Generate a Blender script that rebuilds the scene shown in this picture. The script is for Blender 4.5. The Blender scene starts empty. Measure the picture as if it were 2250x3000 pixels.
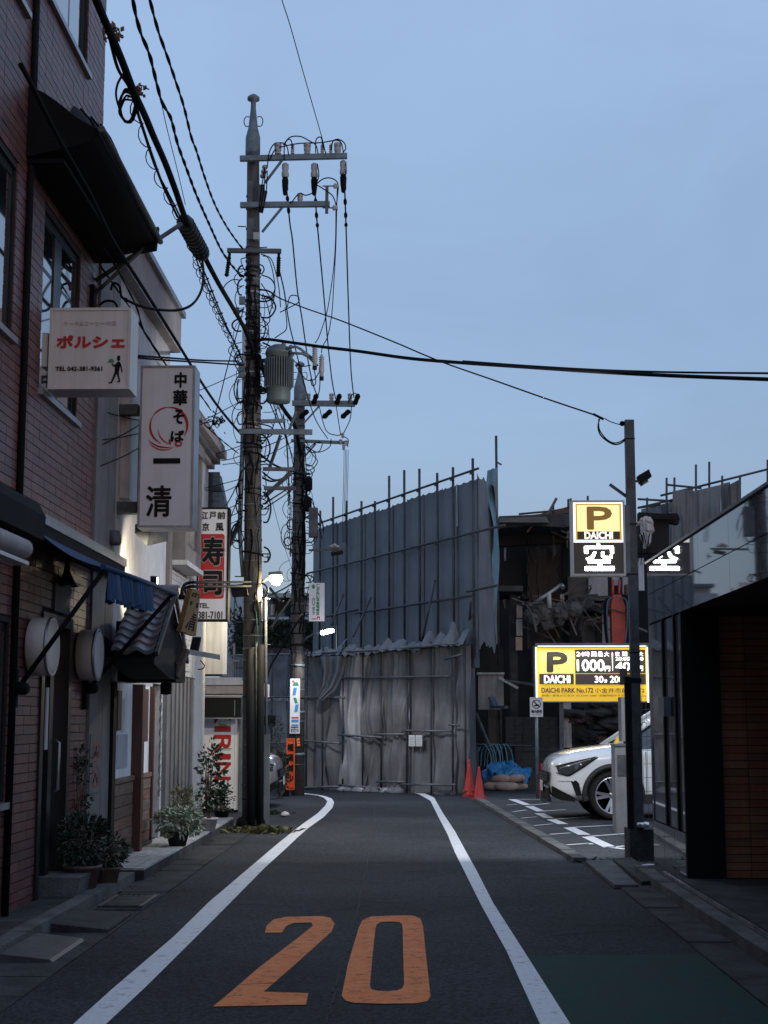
import bpy, math, random
import numpy as np
from mathutils import Vector, Matrix, noise
V = Vector
rnd = random.Random(7)
S = bpy.context.scene
C = S.collection
# ------------------------------------------------------------------ camera
FPX = 4300.0
PITCH = math.atan(605 / FPX)
YAW = math.atan(74 / FPX * math.cos(PITCH))
CAMH = 1.5
cd = bpy.data.cameras.new('camera')
cam = bpy.data.objects.new('camera', cd); C.objects.link(cam)
cam.location = (0, 0, CAMH)
cam.rotation_euler = (math.pi / 2 + PITCH, 0, YAW)
cd.sensor_fit = 'VERTICAL'; cd.sensor_height = 36; cd.sensor_width = 27
cd.lens = FPX / 3000 * 36
cd.clip_start = 0.1; cd.clip_end = 2000
S.camera = cam
# ------------------------------------------------------------------ sky, sun, exposure
S.render.engine = 'CYCLES'
S.cycles.max_bounces = 6; S.cycles.glossy_bounces = 3; S.cycles.diffuse_bounces = 3
S.cycles.transmission_bounces = 3; S.cycles.transparent_max_bounces = 6
S.cycles.sample_clamp_indirect = 4
S.view_settings.view_transform = 'Standard'; S.view_settings.look = 'None'
S.view_settings.exposure = 0; S.view_settings.gamma = 1
wd = bpy.data.worlds.new('World'); S.world = wd; wd.use_nodes = True
nt = wd.node_tree; nt.nodes.clear()
SUN_EL, SUN_AZ = math.radians(4.0), math.radians(150)
sky = nt.nodes.new('ShaderNodeTexSky'); sky.sky_type = 'NISHITA'; sky.sun_disc = False
sky.sun_elevation = SUN_EL; sky.sun_rotation = SUN_AZ
bg1 = nt.nodes.new('ShaderNodeBackground'); bg1.inputs[1].default_value = 0.05
nt.links.new(sky.outputs[0], bg1.inputs[0])
tc = nt.nodes.new('ShaderNodeTexCoord'); sep = nt.nodes.new('ShaderNodeSeparateXYZ')
nt.links.new(tc.outputs['Generated'], sep.inputs[0])
nz = nt.nodes.new('ShaderNodeTexNoise'); nz.inputs['Scale'].default_value = 1.6; nz.inputs['Detail'].default_value = 3
mp = nt.nodes.new('ShaderNodeMapping'); mp.inputs['Scale'].default_value = (1, 1, 2.5)
nt.links.new(tc.outputs['Generated'], mp.inputs[0]); nt.links.new(mp.outputs[0], nz.inputs[0])
ma = nt.nodes.new('ShaderNodeMath'); ma.operation = 'MULTIPLY_ADD'; ma.inputs[1].default_value = 0.20
nt.links.new(nz.outputs[0], ma.inputs[0]); nt.links.new(sep.outputs[2], ma.inputs[2])
cr = nt.nodes.new('ShaderNodeValToRGB'); nt.links.new(ma.outputs[0], cr.inputs[0])
e = cr.color_ramp.elements
e[0].position = 0.0; e[0].color = (0.150, 0.225, 0.385, 1)
e[1].position = 1.0; e[1].color = (0.44, 0.58, 0.88, 1)
for p, c in ((0.16, (0.190, 0.275, 0.450, 1)), (0.36, (0.225, 0.340, 0.560, 1)), (0.56, (0.295, 0.425, 0.67, 1)), (0.75, (0.36, 0.50, 0.78, 1))):
    q = e.new(p); q.color = c
bg2 = nt.nodes.new('ShaderNodeBackground'); bg2.inputs[1].default_value = 1.0
nz2 = nt.nodes.new('ShaderNodeTexNoise'); nz2.inputs['Scale'].default_value = 3.2; nz2.inputs['Detail'].default_value = 5; nz2.inputs['Roughness'].default_value = .6
nz2.inputs['Distortion'].default_value = .6; nt.links.new(mp.outputs[0], nz2.inputs[0])
mr = nt.nodes.new('ShaderNodeMapRange'); mr.inputs[1].default_value = .3; mr.inputs[2].default_value = .7; mr.inputs[3].default_value = .93; mr.inputs[4].default_value = 1.07
nt.links.new(nz2.outputs[0], mr.inputs[0]); nt.links.new(mr.outputs[0], bg2.inputs[1]); nt.links.new(cr.outputs[0], bg2.inputs[0])
ad = nt.nodes.new('ShaderNodeAddShader'); out = nt.nodes.new('ShaderNodeOutputWorld')
nt.links.new(bg1.outputs[0], ad.inputs[0]); nt.links.new(bg2.outputs[0], ad.inputs[1]); nt.links.new(ad.outputs[0], out.inputs[0])
sl = bpy.data.lights.new('sun', 'SUN'); sl.energy = 0.07; sl.angle = math.radians(60); sl.color = (1, .95, .9)
so = bpy.data.objects.new('sun', sl); C.objects.link(so)
so.rotation_euler = (math.radians(90) - SUN_EL, 0, math.radians(180) - SUN_AZ)

# ------------------------------------------------------------------ pixel -> place helpers (measured on the 2250x3000 photograph)
_R = V((math.cos(YAW), math.sin(YAW), 0))
_F = V((-math.sin(YAW) * math.cos(PITCH), math.cos(YAW) * math.cos(PITCH), math.sin(PITCH)))
_U = V((math.sin(YAW) * math.sin(PITCH), -math.cos(YAW) * math.sin(PITCH), math.cos(PITCH)))
def ray(x, y): return _R * ((x - 1125) / FPX) + _U * ((1500 - y) / FPX) + _F
def G(x, y, h=0.0):
    d = ray(x, y); return V((0, 0, CAMH)) + d * ((h - CAMH) / d.z)
def P(x, y, D):
    d = ray(x, y); return V((0, 0, CAMH)) + d * (D / d.y)
def W(x, y, X):
    d = ray(x, y); return V((0, 0, CAMH)) + d * (X / d.x)
def onp(x, y, p0, n):
    d = ray(x, y); o = V((0, 0, CAMH)); return o + d * ((V(p0) - o).dot(n) / d.dot(n))

# ------------------------------------------------------------------ materials
def mat(name, col, rough=.7, metal=0, var=.25, vs=3.0, bump=.0, bs=60, emit=None, es=0, col2=None, spec=.5, stretch=None, detail=4, streak=0, isl=0, alpha=None, coat=0):
    m = bpy.data.materials.new(name); m.use_nodes = True
    t = m.node_tree; b = t.nodes['Principled BSDF']; N = t.nodes.new; L = t.links.new
    b.inputs['Roughness'].default_value = rough; b.inputs['Metallic'].default_value = metal
    b.inputs['Specular IOR Level'].default_value = spec
    b.inputs['Coat Weight'].default_value = coat
    c = V(col[:3])
    tcn = N('ShaderNodeTexCoord'); src = tcn.outputs['Object']
    if stretch:
        mpn = N('ShaderNodeMapping'); mpn.inputs['Scale'].default_value = stretch; L(src, mpn.inputs[0]); src = mpn.outputs[0]
    if var or col2:
        n = N('ShaderNodeTexNoise'); n.inputs['Scale'].default_value = vs; n.inputs['Detail'].default_value = detail; n.inputs['Roughness'].default_value = .65
        L(src, n.inputs[0])
        r = N('ShaderNodeValToRGB'); L(n.outputs[0], r.inputs[0])
        c2 = V(col2[:3]) if col2 else c * (1 + var); c1 = c * (1 - var) if not col2 else c
        r.color_ramp.elements[0].position = .34; r.color_ramp.elements[1].position = .68
        r.color_ramp.elements[0].color = (*c1, 1); r.color_ramp.elements[1].color = (*c2, 1)
        colout = r.outputs[0]
        if isl:
            gi = N('ShaderNodeNewGeometry'); oi = N('ShaderNodeObjectInfo')
            a = N('ShaderNodeMath'); a.operation = 'ADD'; L(gi.outputs['Random Per Island'], a.inputs[0]); L(oi.outputs['Random'], a.inputs[1])
            f = N('ShaderNodeMath'); f.operation = 'FRACT'; L(a.outputs[0], f.inputs[0])
            rr = N('ShaderNodeValToRGB'); L(f.outputs[0], rr.inputs[0])
            el = rr.color_ramp.elements
            el[0].color = (1 - isl, 1 - isl, 1 - isl, 1); el[1].color = (1 + isl, 1 + isl, 1 + isl, 1)
            el.new(.3).color = (1.25, .85, .8, 1); el.new(.5).color = (.9, .95, 1.15, 1); el.new(.75).color = (1.15, 1.0, .8, 1)
            mx = N('ShaderNodeMix'); mx.data_type = 'RGBA'; mx.blend_type = 'MULTIPLY'; mx.inputs[0].default_value = 1
            L(colout, mx.inputs[6]); L(rr.outputs[0], mx.inputs[7]); colout = mx.outputs[2]
        if streak:
            mp2 = N('ShaderNodeMapping'); mp2.inputs['Scale'].default_value = (7, 7, .5); L(tcn.outputs['Object'], mp2.inputs[0])
            n2 = N('ShaderNodeTexNoise'); n2.inputs['Scale'].default_value = 2; n2.inputs['Detail'].default_value = 5; L(mp2.outputs[0], n2.inputs[0])
            r2 = N('ShaderNodeValToRGB'); L(n2.outputs[0], r2.inputs[0])
            r2.color_ramp.elements[0].position = .35; r2.color_ramp.elements[1].position = .6
            k = 1 - streak; r2.color_ramp.elements[0].color = (k, k, k * .95, 1); r2.color_ramp.elements[1].color = (1, 1, 1, 1)
            mx = N('ShaderNodeMix'); mx.data_type = 'RGBA'; mx.blend_type = 'MULTIPLY'; mx.inputs[0].default_value = 1
            L(colout, mx.inputs[6]); L(r2.outputs[0], mx.inputs[7]); colout = mx.outputs[2]
        L(colout, b.inputs['Base Color'])
        rm = N('ShaderNodeMapRange'); rm.inputs[3].default_value = max(0, rough - .12); rm.inputs[4].default_value = min(1, rough + .12)
        L(n.outputs[0], rm.inputs[0]); L(rm.outputs[0], b.inputs['Roughness'])
    else:
        b.inputs['Base Color'].default_value = (*c, 1)
    if bump:
        n3 = N('ShaderNodeTexNoise'); n3.inputs['Scale'].default_value = bs; n3.inputs['Detail'].default_value = 4; L(src, n3.inputs[0])
        bp = N('ShaderNodeBump'); bp.inputs['Strength'].default_value = bump; bp.inputs['Distance'].default_value = .02
        L(n3.outputs[0], bp.inputs['Height']); L(bp.outputs[0], b.inputs['Normal'])
    if emit:
        b.inputs['Emission Color'].default_value = (*emit, 1); b.inputs['Emission Strength'].default_value = es
    return m
M = {}
M['asphalt'] = mat('asphalt', (.032, .035, .040), .85, var=.22, vs=1.1, bump=.55, bs=140, detail=8, spec=.15)
M['asphalt_lot'] = mat('asphalt_lot', (.05, .052, .056), .85, var=.22, vs=1.7, bump=.6, bs=120, detail=8, spec=.2)
M['line'] = mat('line_paint', (.66, .66, .66), .6, col2=(.82, .82, .81), vs=9, bump=.4, bs=90, detail=8)
M['orange_paint'] = mat('orange_paint', (.78, .21, .06), .75, col2=(.90, .30, .115), vs=5, bump=.5, bs=110, detail=8, spec=.15)
M['green_paint'] = mat('green_paint', (.015, .052, .042), .85, col2=(.028, .068, .056), vs=2.2, bump=.5, bs=120, detail=8, spec=.15)
M['concrete'] = mat('concrete', (.12, .118, .115), .9, var=.4, vs=2.5, bump=.6, bs=40, detail=7, spec=.2)
M['concrete_dark'] = mat('concrete_dark', (.055, .055, .055), .92, var=.45, vs=3, bump=.7, bs=30, detail=7, spec=.15)
M['concrete_pale'] = mat('concrete_pale', (.46, .44, .42), .85, var=.25, vs=2.5, bump=.5, bs=30, streak=.4)
M['tile'] = mat('wall_tile', (.125, .058, .052), .42, var=.18, vs=9, bump=.25, bs=70, isl=.32, spec=.5)
M['mortar'] = mat('mortar', (.022, .02, .022), .9, var=.2)
M['brown_tile'] = mat('brown_tile', (.30, .14, .075), .5, var=.2, vs=9, isl=.25, bump=.2)
M['stucco'] = mat('stucco', (.50, .49, .50), .85, var=.12, vs=4, bump=.4, bs=90, streak=.14)
M['stucco_pink'] = mat('stucco_pink', (.33, .29, .29), .85, var=.15, vs=4, bump=.4, bs=90, streak=.14)
M['grey_paint'] = mat('grey_paint', (.16, .15, .15), .7, var=.2, vs=4, bump=.2, streak=.15)
M['black'] = mat('black_metal', (.006, .006, .007), .8, var=.3, spec=.15)
M['dark'] = mat('dark_interior', (.012, .011, .011), .9, var=.3)
M['frame'] = mat('window_frame', (.018, .018, .02), .35, metal=.4, var=.2)
M['alu'] = mat('aluminium', (.32, .32, .33), .4, metal=.7, var=.2, vs=8)
M['glass'] = mat('window_glass', (.012, .014, .018), .04, var=0, spec=1.0, coat=1.0)
M['glass'].node_tree.nodes['Principled BSDF'].inputs['IOR'].default_value = 2.1
M['granite'] = mat('polished_granite', (.075, .077, .088), .05, col2=(.17, .17, .185), vs=60, spec=.8, detail=8)
M['granite'].node_tree.nodes['Principled BSDF'].inputs['IOR'].default_value = 1.9
M['granite'].node_tree.nodes['Map Range'].inputs[3].default_value = .015
M['granite'].node_tree.nodes['Map Range'].inputs[4].default_value = .035
M['wood_red'] = mat('red_brown_wood', (.085, .028, .018), .55, var=.3, vs=3, stretch=(9, 9, 1), bump=.3)
M['wood'] = mat('weathered_wood', (.14, .09, .065), .7, var=.4, vs=4, stretch=(8, .8, 8), bump=.3, isl=.2)
M['cream'] = mat('sign_cream', (.60, .57, .55), .45, var=.05, vs=3, streak=.12)
M['signwhite'] = mat('sign_white', (.66, .65, .67), .45, var=.05, vs=3, streak=.05)
M['red_print'] = mat('red_print', (.42, .012, .012), .5, var=.08)
M['ink'] = mat('ink_black', (.008, .009, .009), .75, var=0, spec=.2)
M['pale_ink'] = mat('faded_ink', (.30, .21, .20), .5, var=0)
M['white_print'] = mat('white_print', (.75, .75, .75), .5, var=0)
M['green_print'] = mat('green_print', (.03, .2, .11), .5, var=0)
M['blue_print'] = mat('blue_print', (.05, .22, .45), .5, var=0)
M['machine_grey_dark'] = mat('weathered_guard', (.17, .18, .19), .7, var=.2, streak=.3)
M['machine_white'] = mat('machine_white', (.80, .79, .79), .5, var=.04)
M['bright_plaster'] = mat('bright_plaster', (.72, .73, .76), .8, var=.08, streak=.1)
M['pole'] = mat('pole_concrete', (.085, .075, .068), .85, var=.35, vs=5, bump=.5, bs=30, streak=.4)
M['galv'] = mat('galvanised_steel', (.12, .145, .16), .6, metal=.3, var=.3, vs=6)
M['galv_dark'] = mat('dull_steel', (.075, .08, .085), .6, metal=.4, var=.4, vs=8)
M['pipe'] = mat('scaffold_pipe', (.05, .052, .058), .6, metal=.2, var=.4, vs=5)
M['rusty'] = mat('rusty_pipe', (.14, .06, .035), .8, var=.4, vs=6)
M['porcelain'] = mat('porcelain', (.30, .28, .27), .3, var=.1)
M['cable'] = mat('cable_rubber', (.005, .005, .006), .8, var=.2, spec=.12)
M['tarp'] = mat('grey_tarp', (.15, .162, .18), .62, var=.18, vs=1.5, bump=.15, bs=40, streak=.08, spec=.4)
M['tarp_low'] = mat('dusty_tarp', (.132, .128, .132), .58, var=.3, vs=1.3, bump=.15, bs=40, streak=0, spec=.35)
M['tarp_shiny'] = mat('silver_tarp', (.25, .245, .25), .42, var=.2, vs=2, bump=.12, bs=30, streak=0, spec=.8)
M['tarp_blue'] = mat('pale_blue_tarp', (.12, .24, .30), .5, var=.2, vs=2, bump=.3, bs=12)
M['bluesheet'] = mat('blue_sheet', (.008, .16, .36), .35, var=.25, vs=4, bump=.3, bs=14)
M['awning'] = mat('blue_awning', (.005, .04, .12), .7, var=.25, vs=5, streak=.3)
M['roof_tile'] = mat('glazed_roof_tile', (.15, .16, .185), .35, var=.3, vs=6, isl=.2)
M['carwhite'] = mat('white_car_paint', (.80, .80, .79), .25, var=.03, coat=1.0)
M['carsilver'] = mat('silver_car_paint', (.30, .29, .29), .3, metal=.5, var=.03, coat=1.0)
M['carglass'] = mat('car_glass', (.012, .016, .018), .03, var=0, spec=1.0, coat=1)
M['plastic'] = mat('black_plastic', (.014, .014, .015), .55, var=.2)
M['rubber'] = mat('tyre_rubber', (.012, .012, .012), .8, var=.3)
M['chrome'] = mat('bright_metal', (.78, .78, .80), .28, metal=1, var=.05)
M['lens'] = mat('clear_lens', (.05, .055, .06), .06, var=.2, coat=1)
M['cone'] = mat('red_cone', (.50, .03, .018), .5, var=.15)
M['orange_sign'] = mat('orange_reflective', (.85, .10, .012), .5, var=.12, vs=14, emit=None)
M['leaf'] = mat('leaf_green', (.035, .052, .020), .55, var=.45, vs=9, isl=.3)
M['leaf_dark'] = mat('leaf_dark', (.016, .034, .014), .5, var=.45, vs=9, isl=.3)
M['leaf_yellow'] = mat('leaf_yellow_green', (.11, .12, .045), .6, var=.45, vs=9, isl=.3)
M['leaf_white'] = mat('leaf_variegated', (.12, .16, .09), .55, col2=(.36, .38, .30), vs=14)
M['hedge'] = mat('hedge_green', (.018, .035, .018), .7, var=.4, vs=6, isl=.3)
M['terracotta'] = mat('terracotta_pot', (.16, .10, .08), .8, var=.2)
M['whitepot'] = mat('white_pot', (.5, .5, .5), .5, var=.1)
M['orange_machine'] = mat('orange_machine_paint', (.42, .045, .02), .5, var=.25, vs=4)
M['sack'] = mat('sack', (.36, .26, .22), .85, var=.2, vs=5, bump=.4, bs=30)
M['hose'] = mat('cyan_hose', (.10, .22, .27), .5, var=.1)
M['rubble'] = mat('rubble', (.075, .07, .068), .9, var=.45, vs=5, bump=.6, bs=25)
M['drywall'] = mat('brown_wall_board', (.075, .06, .05), .9, var=.35, vs=2, streak=.3)
M['house'] = mat('pale_house_wall', (.42, .44, .48), .8, var=.1, vs=2, streak=.2)
M['roofblue'] = mat('blue_grey_roof', (.075, .10, .13), .6, var=.2, vs=3, streak=.2)
M['paper'] = mat('paper', (.55, .54, .52), .7, var=.06)
def emat(name, col, st):
    m = bpy.data.materials.new(name); m.use_nodes = True; t = m.node_tree
    b = t.nodes['Principled BSDF']; b.inputs['Base Color'].default_value = (*[min(c, .8) for c in col], 1)
    b.inputs['Emission Color'].default_value = (*col, 1); b.inputs['Emission Strength'].default_value = st; b.inputs['Roughness'].default_value = .4
    return m
M['e_yellow'] = emat('backlit_yellow', (1.0, .66, .13), .78)
M['e_yellow_pale'] = emat('backlit_pale_yellow', (1.0, .80, .36), 1.0)
M['e_board'] = emat('backlit_board_yellow', (.85, .50, .018), .45)
M['e_black'] = emat('backlit_black', (.02, .017, .014), .6)
M['e_brown'] = emat('backlit_brown', (.20, .11, .018), .7)
M['e_white'] = emat('backlit_white', (1, .97, .9), 1.1)
M['e_led'] = emat('white_led', (.93, .97, 1), 22)
M['e_tube'] = emat('white_tube', (1, .98, .9), 1.6)
M['e_warm'] = emat('warm_lamp_lens', (1, .83, .52), 90)
M['e_cool'] = emat('cool_lamp_lens', (.93, .95, 1), 60)
M['e_small'] = emat('small_lamp_lens', (1, .9, .65), 5)

for k_ in ('asphalt', 'asphalt_lot'):
    t_ = M[k_].node_tree; b_ = t_.nodes['Principled BSDF']; src_ = b_.inputs['Base Color'].links[0].from_socket
    tc_ = t_.nodes.new('ShaderNodeTexCoord'); mx_ = t_.nodes.new('ShaderNodeMix'); mx_.data_type = 'RGBA'; mx_.blend_type = 'MULTIPLY'; mx_.inputs[0].default_value = 1
    sp_ = t_.nodes.new('ShaderNodeTexVoronoi'); sp_.inputs['Scale'].default_value = 55; t_.links.new(tc_.outputs['Object'], sp_.inputs[0])
    rr_ = t_.nodes.new('ShaderNodeValToRGB'); t_.links.new(sp_.outputs['Color'], rr_.inputs[0]); rr_.color_ramp.elements[0].color = (.4, .4, .4, 1); rr_.color_ramp.elements[1].color = (2.0, 2.0, 2.0, 1)
    st_ = t_.nodes.new('ShaderNodeTexNoise'); st_.inputs['Scale'].default_value = .35; st_.inputs['Detail'].default_value = 6; t_.links.new(tc_.outputs['Object'], st_.inputs[0])
    r3_ = t_.nodes.new('ShaderNodeValToRGB'); t_.links.new(st_.outputs[0], r3_.inputs[0]); r3_.color_ramp.elements[0].position = .35; r3_.color_ramp.elements[0].color = (.60, .60, .62, 1); r3_.color_ramp.elements[1].position = .65; r3_.color_ramp.elements[1].color = (1.3, 1.3, 1.28, 1)
    t_.links.new(src_, mx_.inputs[6]); t_.links.new(rr_.outputs[0], mx_.inputs[7])
    m2_ = t_.nodes.new('ShaderNodeMix'); m2_.data_type = 'RGBA'; m2_.blend_type = 'MULTIPLY'; m2_.inputs[0].default_value = 1
    t_.links.new(mx_.outputs[2], m2_.inputs[6]); t_.links.new(r3_.outputs[0], m2_.inputs[7]); t_.links.new(m2_.outputs[2], b_.inputs['Base Color'])

for k_, th_, sc_w in (('line', .53, 9), ('orange_paint', .52, 11), ('green_paint', .46, 3)):
    t_ = M[k_].node_tree; b_ = t_.nodes['Principled BSDF']; src_ = b_.inputs['Base Color'].links[0].from_socket
    tc_ = t_.nodes.new('ShaderNodeTexCoord'); n1_ = t_.nodes.new('ShaderNodeTexNoise'); n1_.inputs['Scale'].default_value = sc_w; n1_.inputs['Detail'].default_value = 12; n1_.inputs['Roughness'].default_value = .78
    t_.links.new(tc_.outputs['Object'], n1_.inputs[0]); r_ = t_.nodes.new('ShaderNodeValToRGB'); t_.links.new(n1_.outputs[0], r_.inputs[0])
    r_.color_ramp.elements[0].position = th_; r_.color_ramp.elements[0].color = (0, 0, 0, 1); r_.color_ramp.elements[1].position = th_ + .12; r_.color_ramp.elements[1].color = (.75, .75, .75, 1)
    mx_ = t_.nodes.new('ShaderNodeMix'); mx_.data_type = 'RGBA'; t_.links.new(r_.outputs[0], mx_.inputs[0]); t_.links.new(src_, mx_.inputs[6]); mx_.inputs[7].default_value = (.045, .045, .047, 1)
    t_.links.new(mx_.outputs[2], b_.inputs['Base Color'])

# ------------------------------------------------------------------ mesh builder
class MB:
    def __init__(s): s.v = []; s.f = []; s.m = []; s.sm = []; s.k = 0
    def add(s, vs, fs, smooth=False):
        o = len(s.v); s.v += [tuple(p) for p in vs]
        for f in fs: s.f.append(tuple(i + o for i in f)); s.m.append(s.k); s.sm.append(smooth)
        return s
    def box(s, x0, x1, y0, y1, z0, z1):
        if x0 > x1: x0, x1 = x1, x0
        if y0 > y1: y0, y1 = y1, y0
        if z0 > z1: z0, z1 = z1, z0
        return s.add([(x0, y0, z0), (x1, y0, z0), (x1, y1, z0), (x0, y1, z0), (x0, y0, z1), (x1, y0, z1), (x1, y1, z1), (x0, y1, z1)],
              [(0, 3, 2, 1), (4, 5, 6, 7), (0, 1, 5, 4), (1, 2, 6, 5), (2, 3, 7, 6), (3, 0, 4, 7)])
    def obox(s, o, a, b, c):
        o, a, b, c = V(o), V(a), V(b), V(c)
        vs = [o, o + a, o + a + b, o + b, o + c, o + a + c, o + a + b + c, o + b + c]
        fs = [(0, 3, 2, 1), (4, 5, 6, 7), (0, 1, 5, 4), (1, 2, 6, 5), (2, 3, 7, 6), (3, 0, 4, 7)]
        if a.cross(b).dot(c) < 0: fs = [f[::-1] for f in fs]
        return s.add(vs, fs)
    def bar(s, p0, p1, w, h=None, up=(0, 0, 1)):
        p0, p1 = V(p0), V(p1); h = h or w; d = p1 - p0; u = V(up)
        if abs(d.normalized().dot(u)) > .95: u = V((0, 1, 0)) if abs(d.normalized().y) < .9 else V((1, 0, 0))
        a = d.cross(u).normalized() * w; b = a.cross(d).normalized() * h
        return s.obox(p0 - a / 2 - b / 2, d, a, b)
    def quad(s, a, b, c, d): return s.add([a, b, c, d], [(0, 1, 2, 3)])
    def tube(s, pts, r, n=6, caps=True):
        pts = [V(p) for p in pts]; rs = r if isinstance(r, (list, tuple)) else [r] * len(pts)
        vs = []; prev = None
        for i, p in enumerate(pts):
            d = (pts[min(i + 1, len(pts) - 1)] - pts[max(i - 1, 0)])
            if d.length < 1e-9: d = V((0, 0, 1))
            d.normalize()
            if prev is None: u = d.cross(V((0, 0, 1)) if abs(d.z) < .9 else V((1, 0, 0))).normalized()
            else:
                u = prev - d * prev.dot(d)
                u = u.normalized() if u.length > 1e-6 else d.orthogonal().normalized()
            prev = u; w = d.cross(u)
            for k in range(n):
                a = 2 * math.pi * k / n; vs.append(p + (u * math.cos(a) + w * math.sin(a)) * rs[i])
        fs = []
        for i in range(len(pts) - 1):
            for k in range(n):
                a = i * n + k; b = i * n + (k + 1) % n; fs.append((a, b, b + n, a + n))
        s.add(vs, fs, n > 4)
        if caps:
            o = len(s.v) - len(vs)
            s.f.append(tuple(o + k for k in range(n))[::-1]); s.m.append(s.k); s.sm.append(False)
            s.f.append(tuple(len(s.v) - n + k for k in range(n))); s.m.append(s.k); s.sm.append(False)
        return s
    def lathe(s, prof, c=(0, 0, 0), ax=(0, 0, 1), n=16, cap=True):
        ax = V(ax).normalized(); u = ax.orthogonal().normalized(); w = ax.cross(u); c = V(c); vs = []
        for r, h in prof:
            for k in range(n):
                a = 2 * math.pi * k / n; vs.append(c + ax * h + (u * math.cos(a) + w * math.sin(a)) * max(r, 1e-4))
        fs = []
        for i in range(len(prof) - 1):
            for k in range(n):
                a = i * n + k; b = i * n + (k + 1) % n; fs.append((a, b, b + n, a + n))
        s.add(vs, fs, True)
        if not cap: return s
        o = len(s.v) - len(vs)
        s.f.append(tuple(o + k for k in range(n))[::-1]); s.m.append(s.k); s.sm.append(False)
        s.f.append(tuple(len(s.v) - n + k for k in range(n))); s.m.append(s.k); s.sm.append(False)
        return s
    def prism(s, poly, ext):
        n = len(poly); e = V(ext); A = [V(p) for p in poly]; nn = V((0, 0, 0))
        for i in range(n): nn += A[i].cross(A[(i + 1) % n])
        if nn.dot(e) < 0: A = A[::-1]
        vs = A + [p + e for p in A]
        fs = [tuple(range(n))[::-1], tuple(range(n, 2 * n))] + [(i, (i + 1) % n, (i + 1) % n + n, i + n) for i in range(n)]
        return s.add(vs, fs)
    def grid(s, fn, nu, nv, smooth=True):
        vs = [fn(i / nu, j / nv) for j in range(nv + 1) for i in range(nu + 1)]
        fs = [(j * (nu + 1) + i, j * (nu + 1) + i + 1, (j + 1) * (nu + 1) + i + 1, (j + 1) * (nu + 1) + i) for j in range(nv) for i in range(nu)]
        return s.add(vs, fs, smooth)
    def mesh(s, name, ms, off=V((0, 0, 0))):
        me = bpy.data.meshes.new(name)
        me.from_pydata([(p[0] - off.x, p[1] - off.y, p[2] - off.z) for p in s.v], [], s.f)
        for m in (ms if isinstance(ms, (list, tuple)) else [ms]): me.materials.append(M[m] if isinstance(m, str) else m)
        me.polygons.foreach_set('material_index', s.m); me.polygons.foreach_set('use_smooth', s.sm)
        me.update(); return me
    def build(s, name, ms, parent=None, label=None, kind=None, at=None):
        root = V((0, 0, 0)); q = parent
        while q is not None: root += q.location; q = q.parent
        off = V(at) if at is not None else root
        o = bpy.data.objects.new(name, s.mesh(name, ms, off)); C.objects.link(o)
        o.location = off - root
        if parent is not None: o.parent = parent
        if label: o['label'] = label
        if kind: o['kind'] = kind
        return o
def thing(name, label, cat, loc=(0, 0, 0), group=None):
    o = bpy.data.objects.new(name, None); C.objects.link(o); o.location = loc; o.empty_display_size = .2
    o['label'] = label; o['category'] = cat
    if group: o['group'] = group
    return o
def tag(o, label, cat, group=None):
    o['label'] = label; o['category'] = cat
    if group: o['group'] = group
    return o
def copy_tree(o, parent=None):
    c = o.copy(); C.objects.link(c); c.parent = parent
    for ch in list(o.children): copy_tree(ch, c)
    return c
def smooth_path(pts, n=6):
    pts = [V(p) for p in pts]
    if len(pts) < 3: return pts
    o = []
    for i in range(len(pts) - 1):
        a = pts[max(i - 1, 0)]; b = pts[i]; c = pts[i + 1]; d = pts[min(i + 2, len(pts) - 1)]
        for k in range(n):
            t = k / n
            o.append(.5 * ((2 * b) + (-a + c) * t + (2 * a - 5 * b + 4 * c - d) * t * t + (-a + 3 * b - 3 * c + d) * t ** 3))
    o.append(pts[-1]); return o
def lamp(name, kind, loc, energy, col, size=.1, aim=None, **kw):
    l = bpy.data.lights.new(name, kind); l.energy = energy; l.color = col
    if kind == 'AREA': l.shape = 'RECTANGLE'; l.size = size[0]; l.size_y = size[1]
    else: l.shadow_soft_size = size
    for k, v in kw.items(): setattr(l, k, v)
    o = bpy.data.objects.new(name, l); C.objects.link(o); o.location = loc
    if aim is not None: o.rotation_euler = V(aim).to_track_quat('-Z', 'Y').to_euler()
    return o
# ------------------------------------------------------------------ lettering
_G = {}
def glyphs(body):
    if body not in _G:
        cu = bpy.data.curves.new('lettering', 'FONT'); cu.body = body; cu.resolution_u = 3; cu.fill_mode = 'FRONT'
        o = bpy.data.objects.new('lettering', cu); C.objects.link(o); bpy.context.view_layer.update()
        me = bpy.data.meshes.new_from_object(o.evaluated_get(bpy.context.evaluated_depsgraph_get()))
        bpy.data.objects.remove(o); bpy.data.curves.remove(cu)
        v = np.array([(p.co.x, p.co.y) for p in me.vertices]); f = [tuple(p.vertices) for p in me.polygons]
        lo = v.min(0); hi = v.max(0); bpy.data.meshes.remove(me)
        _G[body] = ((v - lo), (hi - lo), f)
    return _G[body]
def put_text(mb, body, o, ux, uy, w, h, bold=0.0, lift=.003):
    """fit body into w x h metres, lower left corner o, axes ux uy"""
    v, sz, f = glyphs(body); o, ux, uy = V(o), V(ux), V(uy); n = ux.cross(uy).normalized()
    if h is None: h = w * sz[1] / sz[0]
    if w is None: w = h * sz[0] / sz[1]
    sx, sy = w / sz[0], h / sz[1]
    offs = [(0, 0)] if not bold else [(0, 0), (bold, 0), (-bold, 0), (0, bold), (0, -bold), (bold * .7, bold * .7), (-bold * .7, -bold * .7), (bold * .7, -bold * .7), (-bold * .7, bold * .7)]
    for i, (a, b) in enumerate(offs):
        mb.add([o + ux * (p[0] * sx + a) + uy * (p[1] * sy + b) + n * (lift + i * .00025) for p in v], f)
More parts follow.
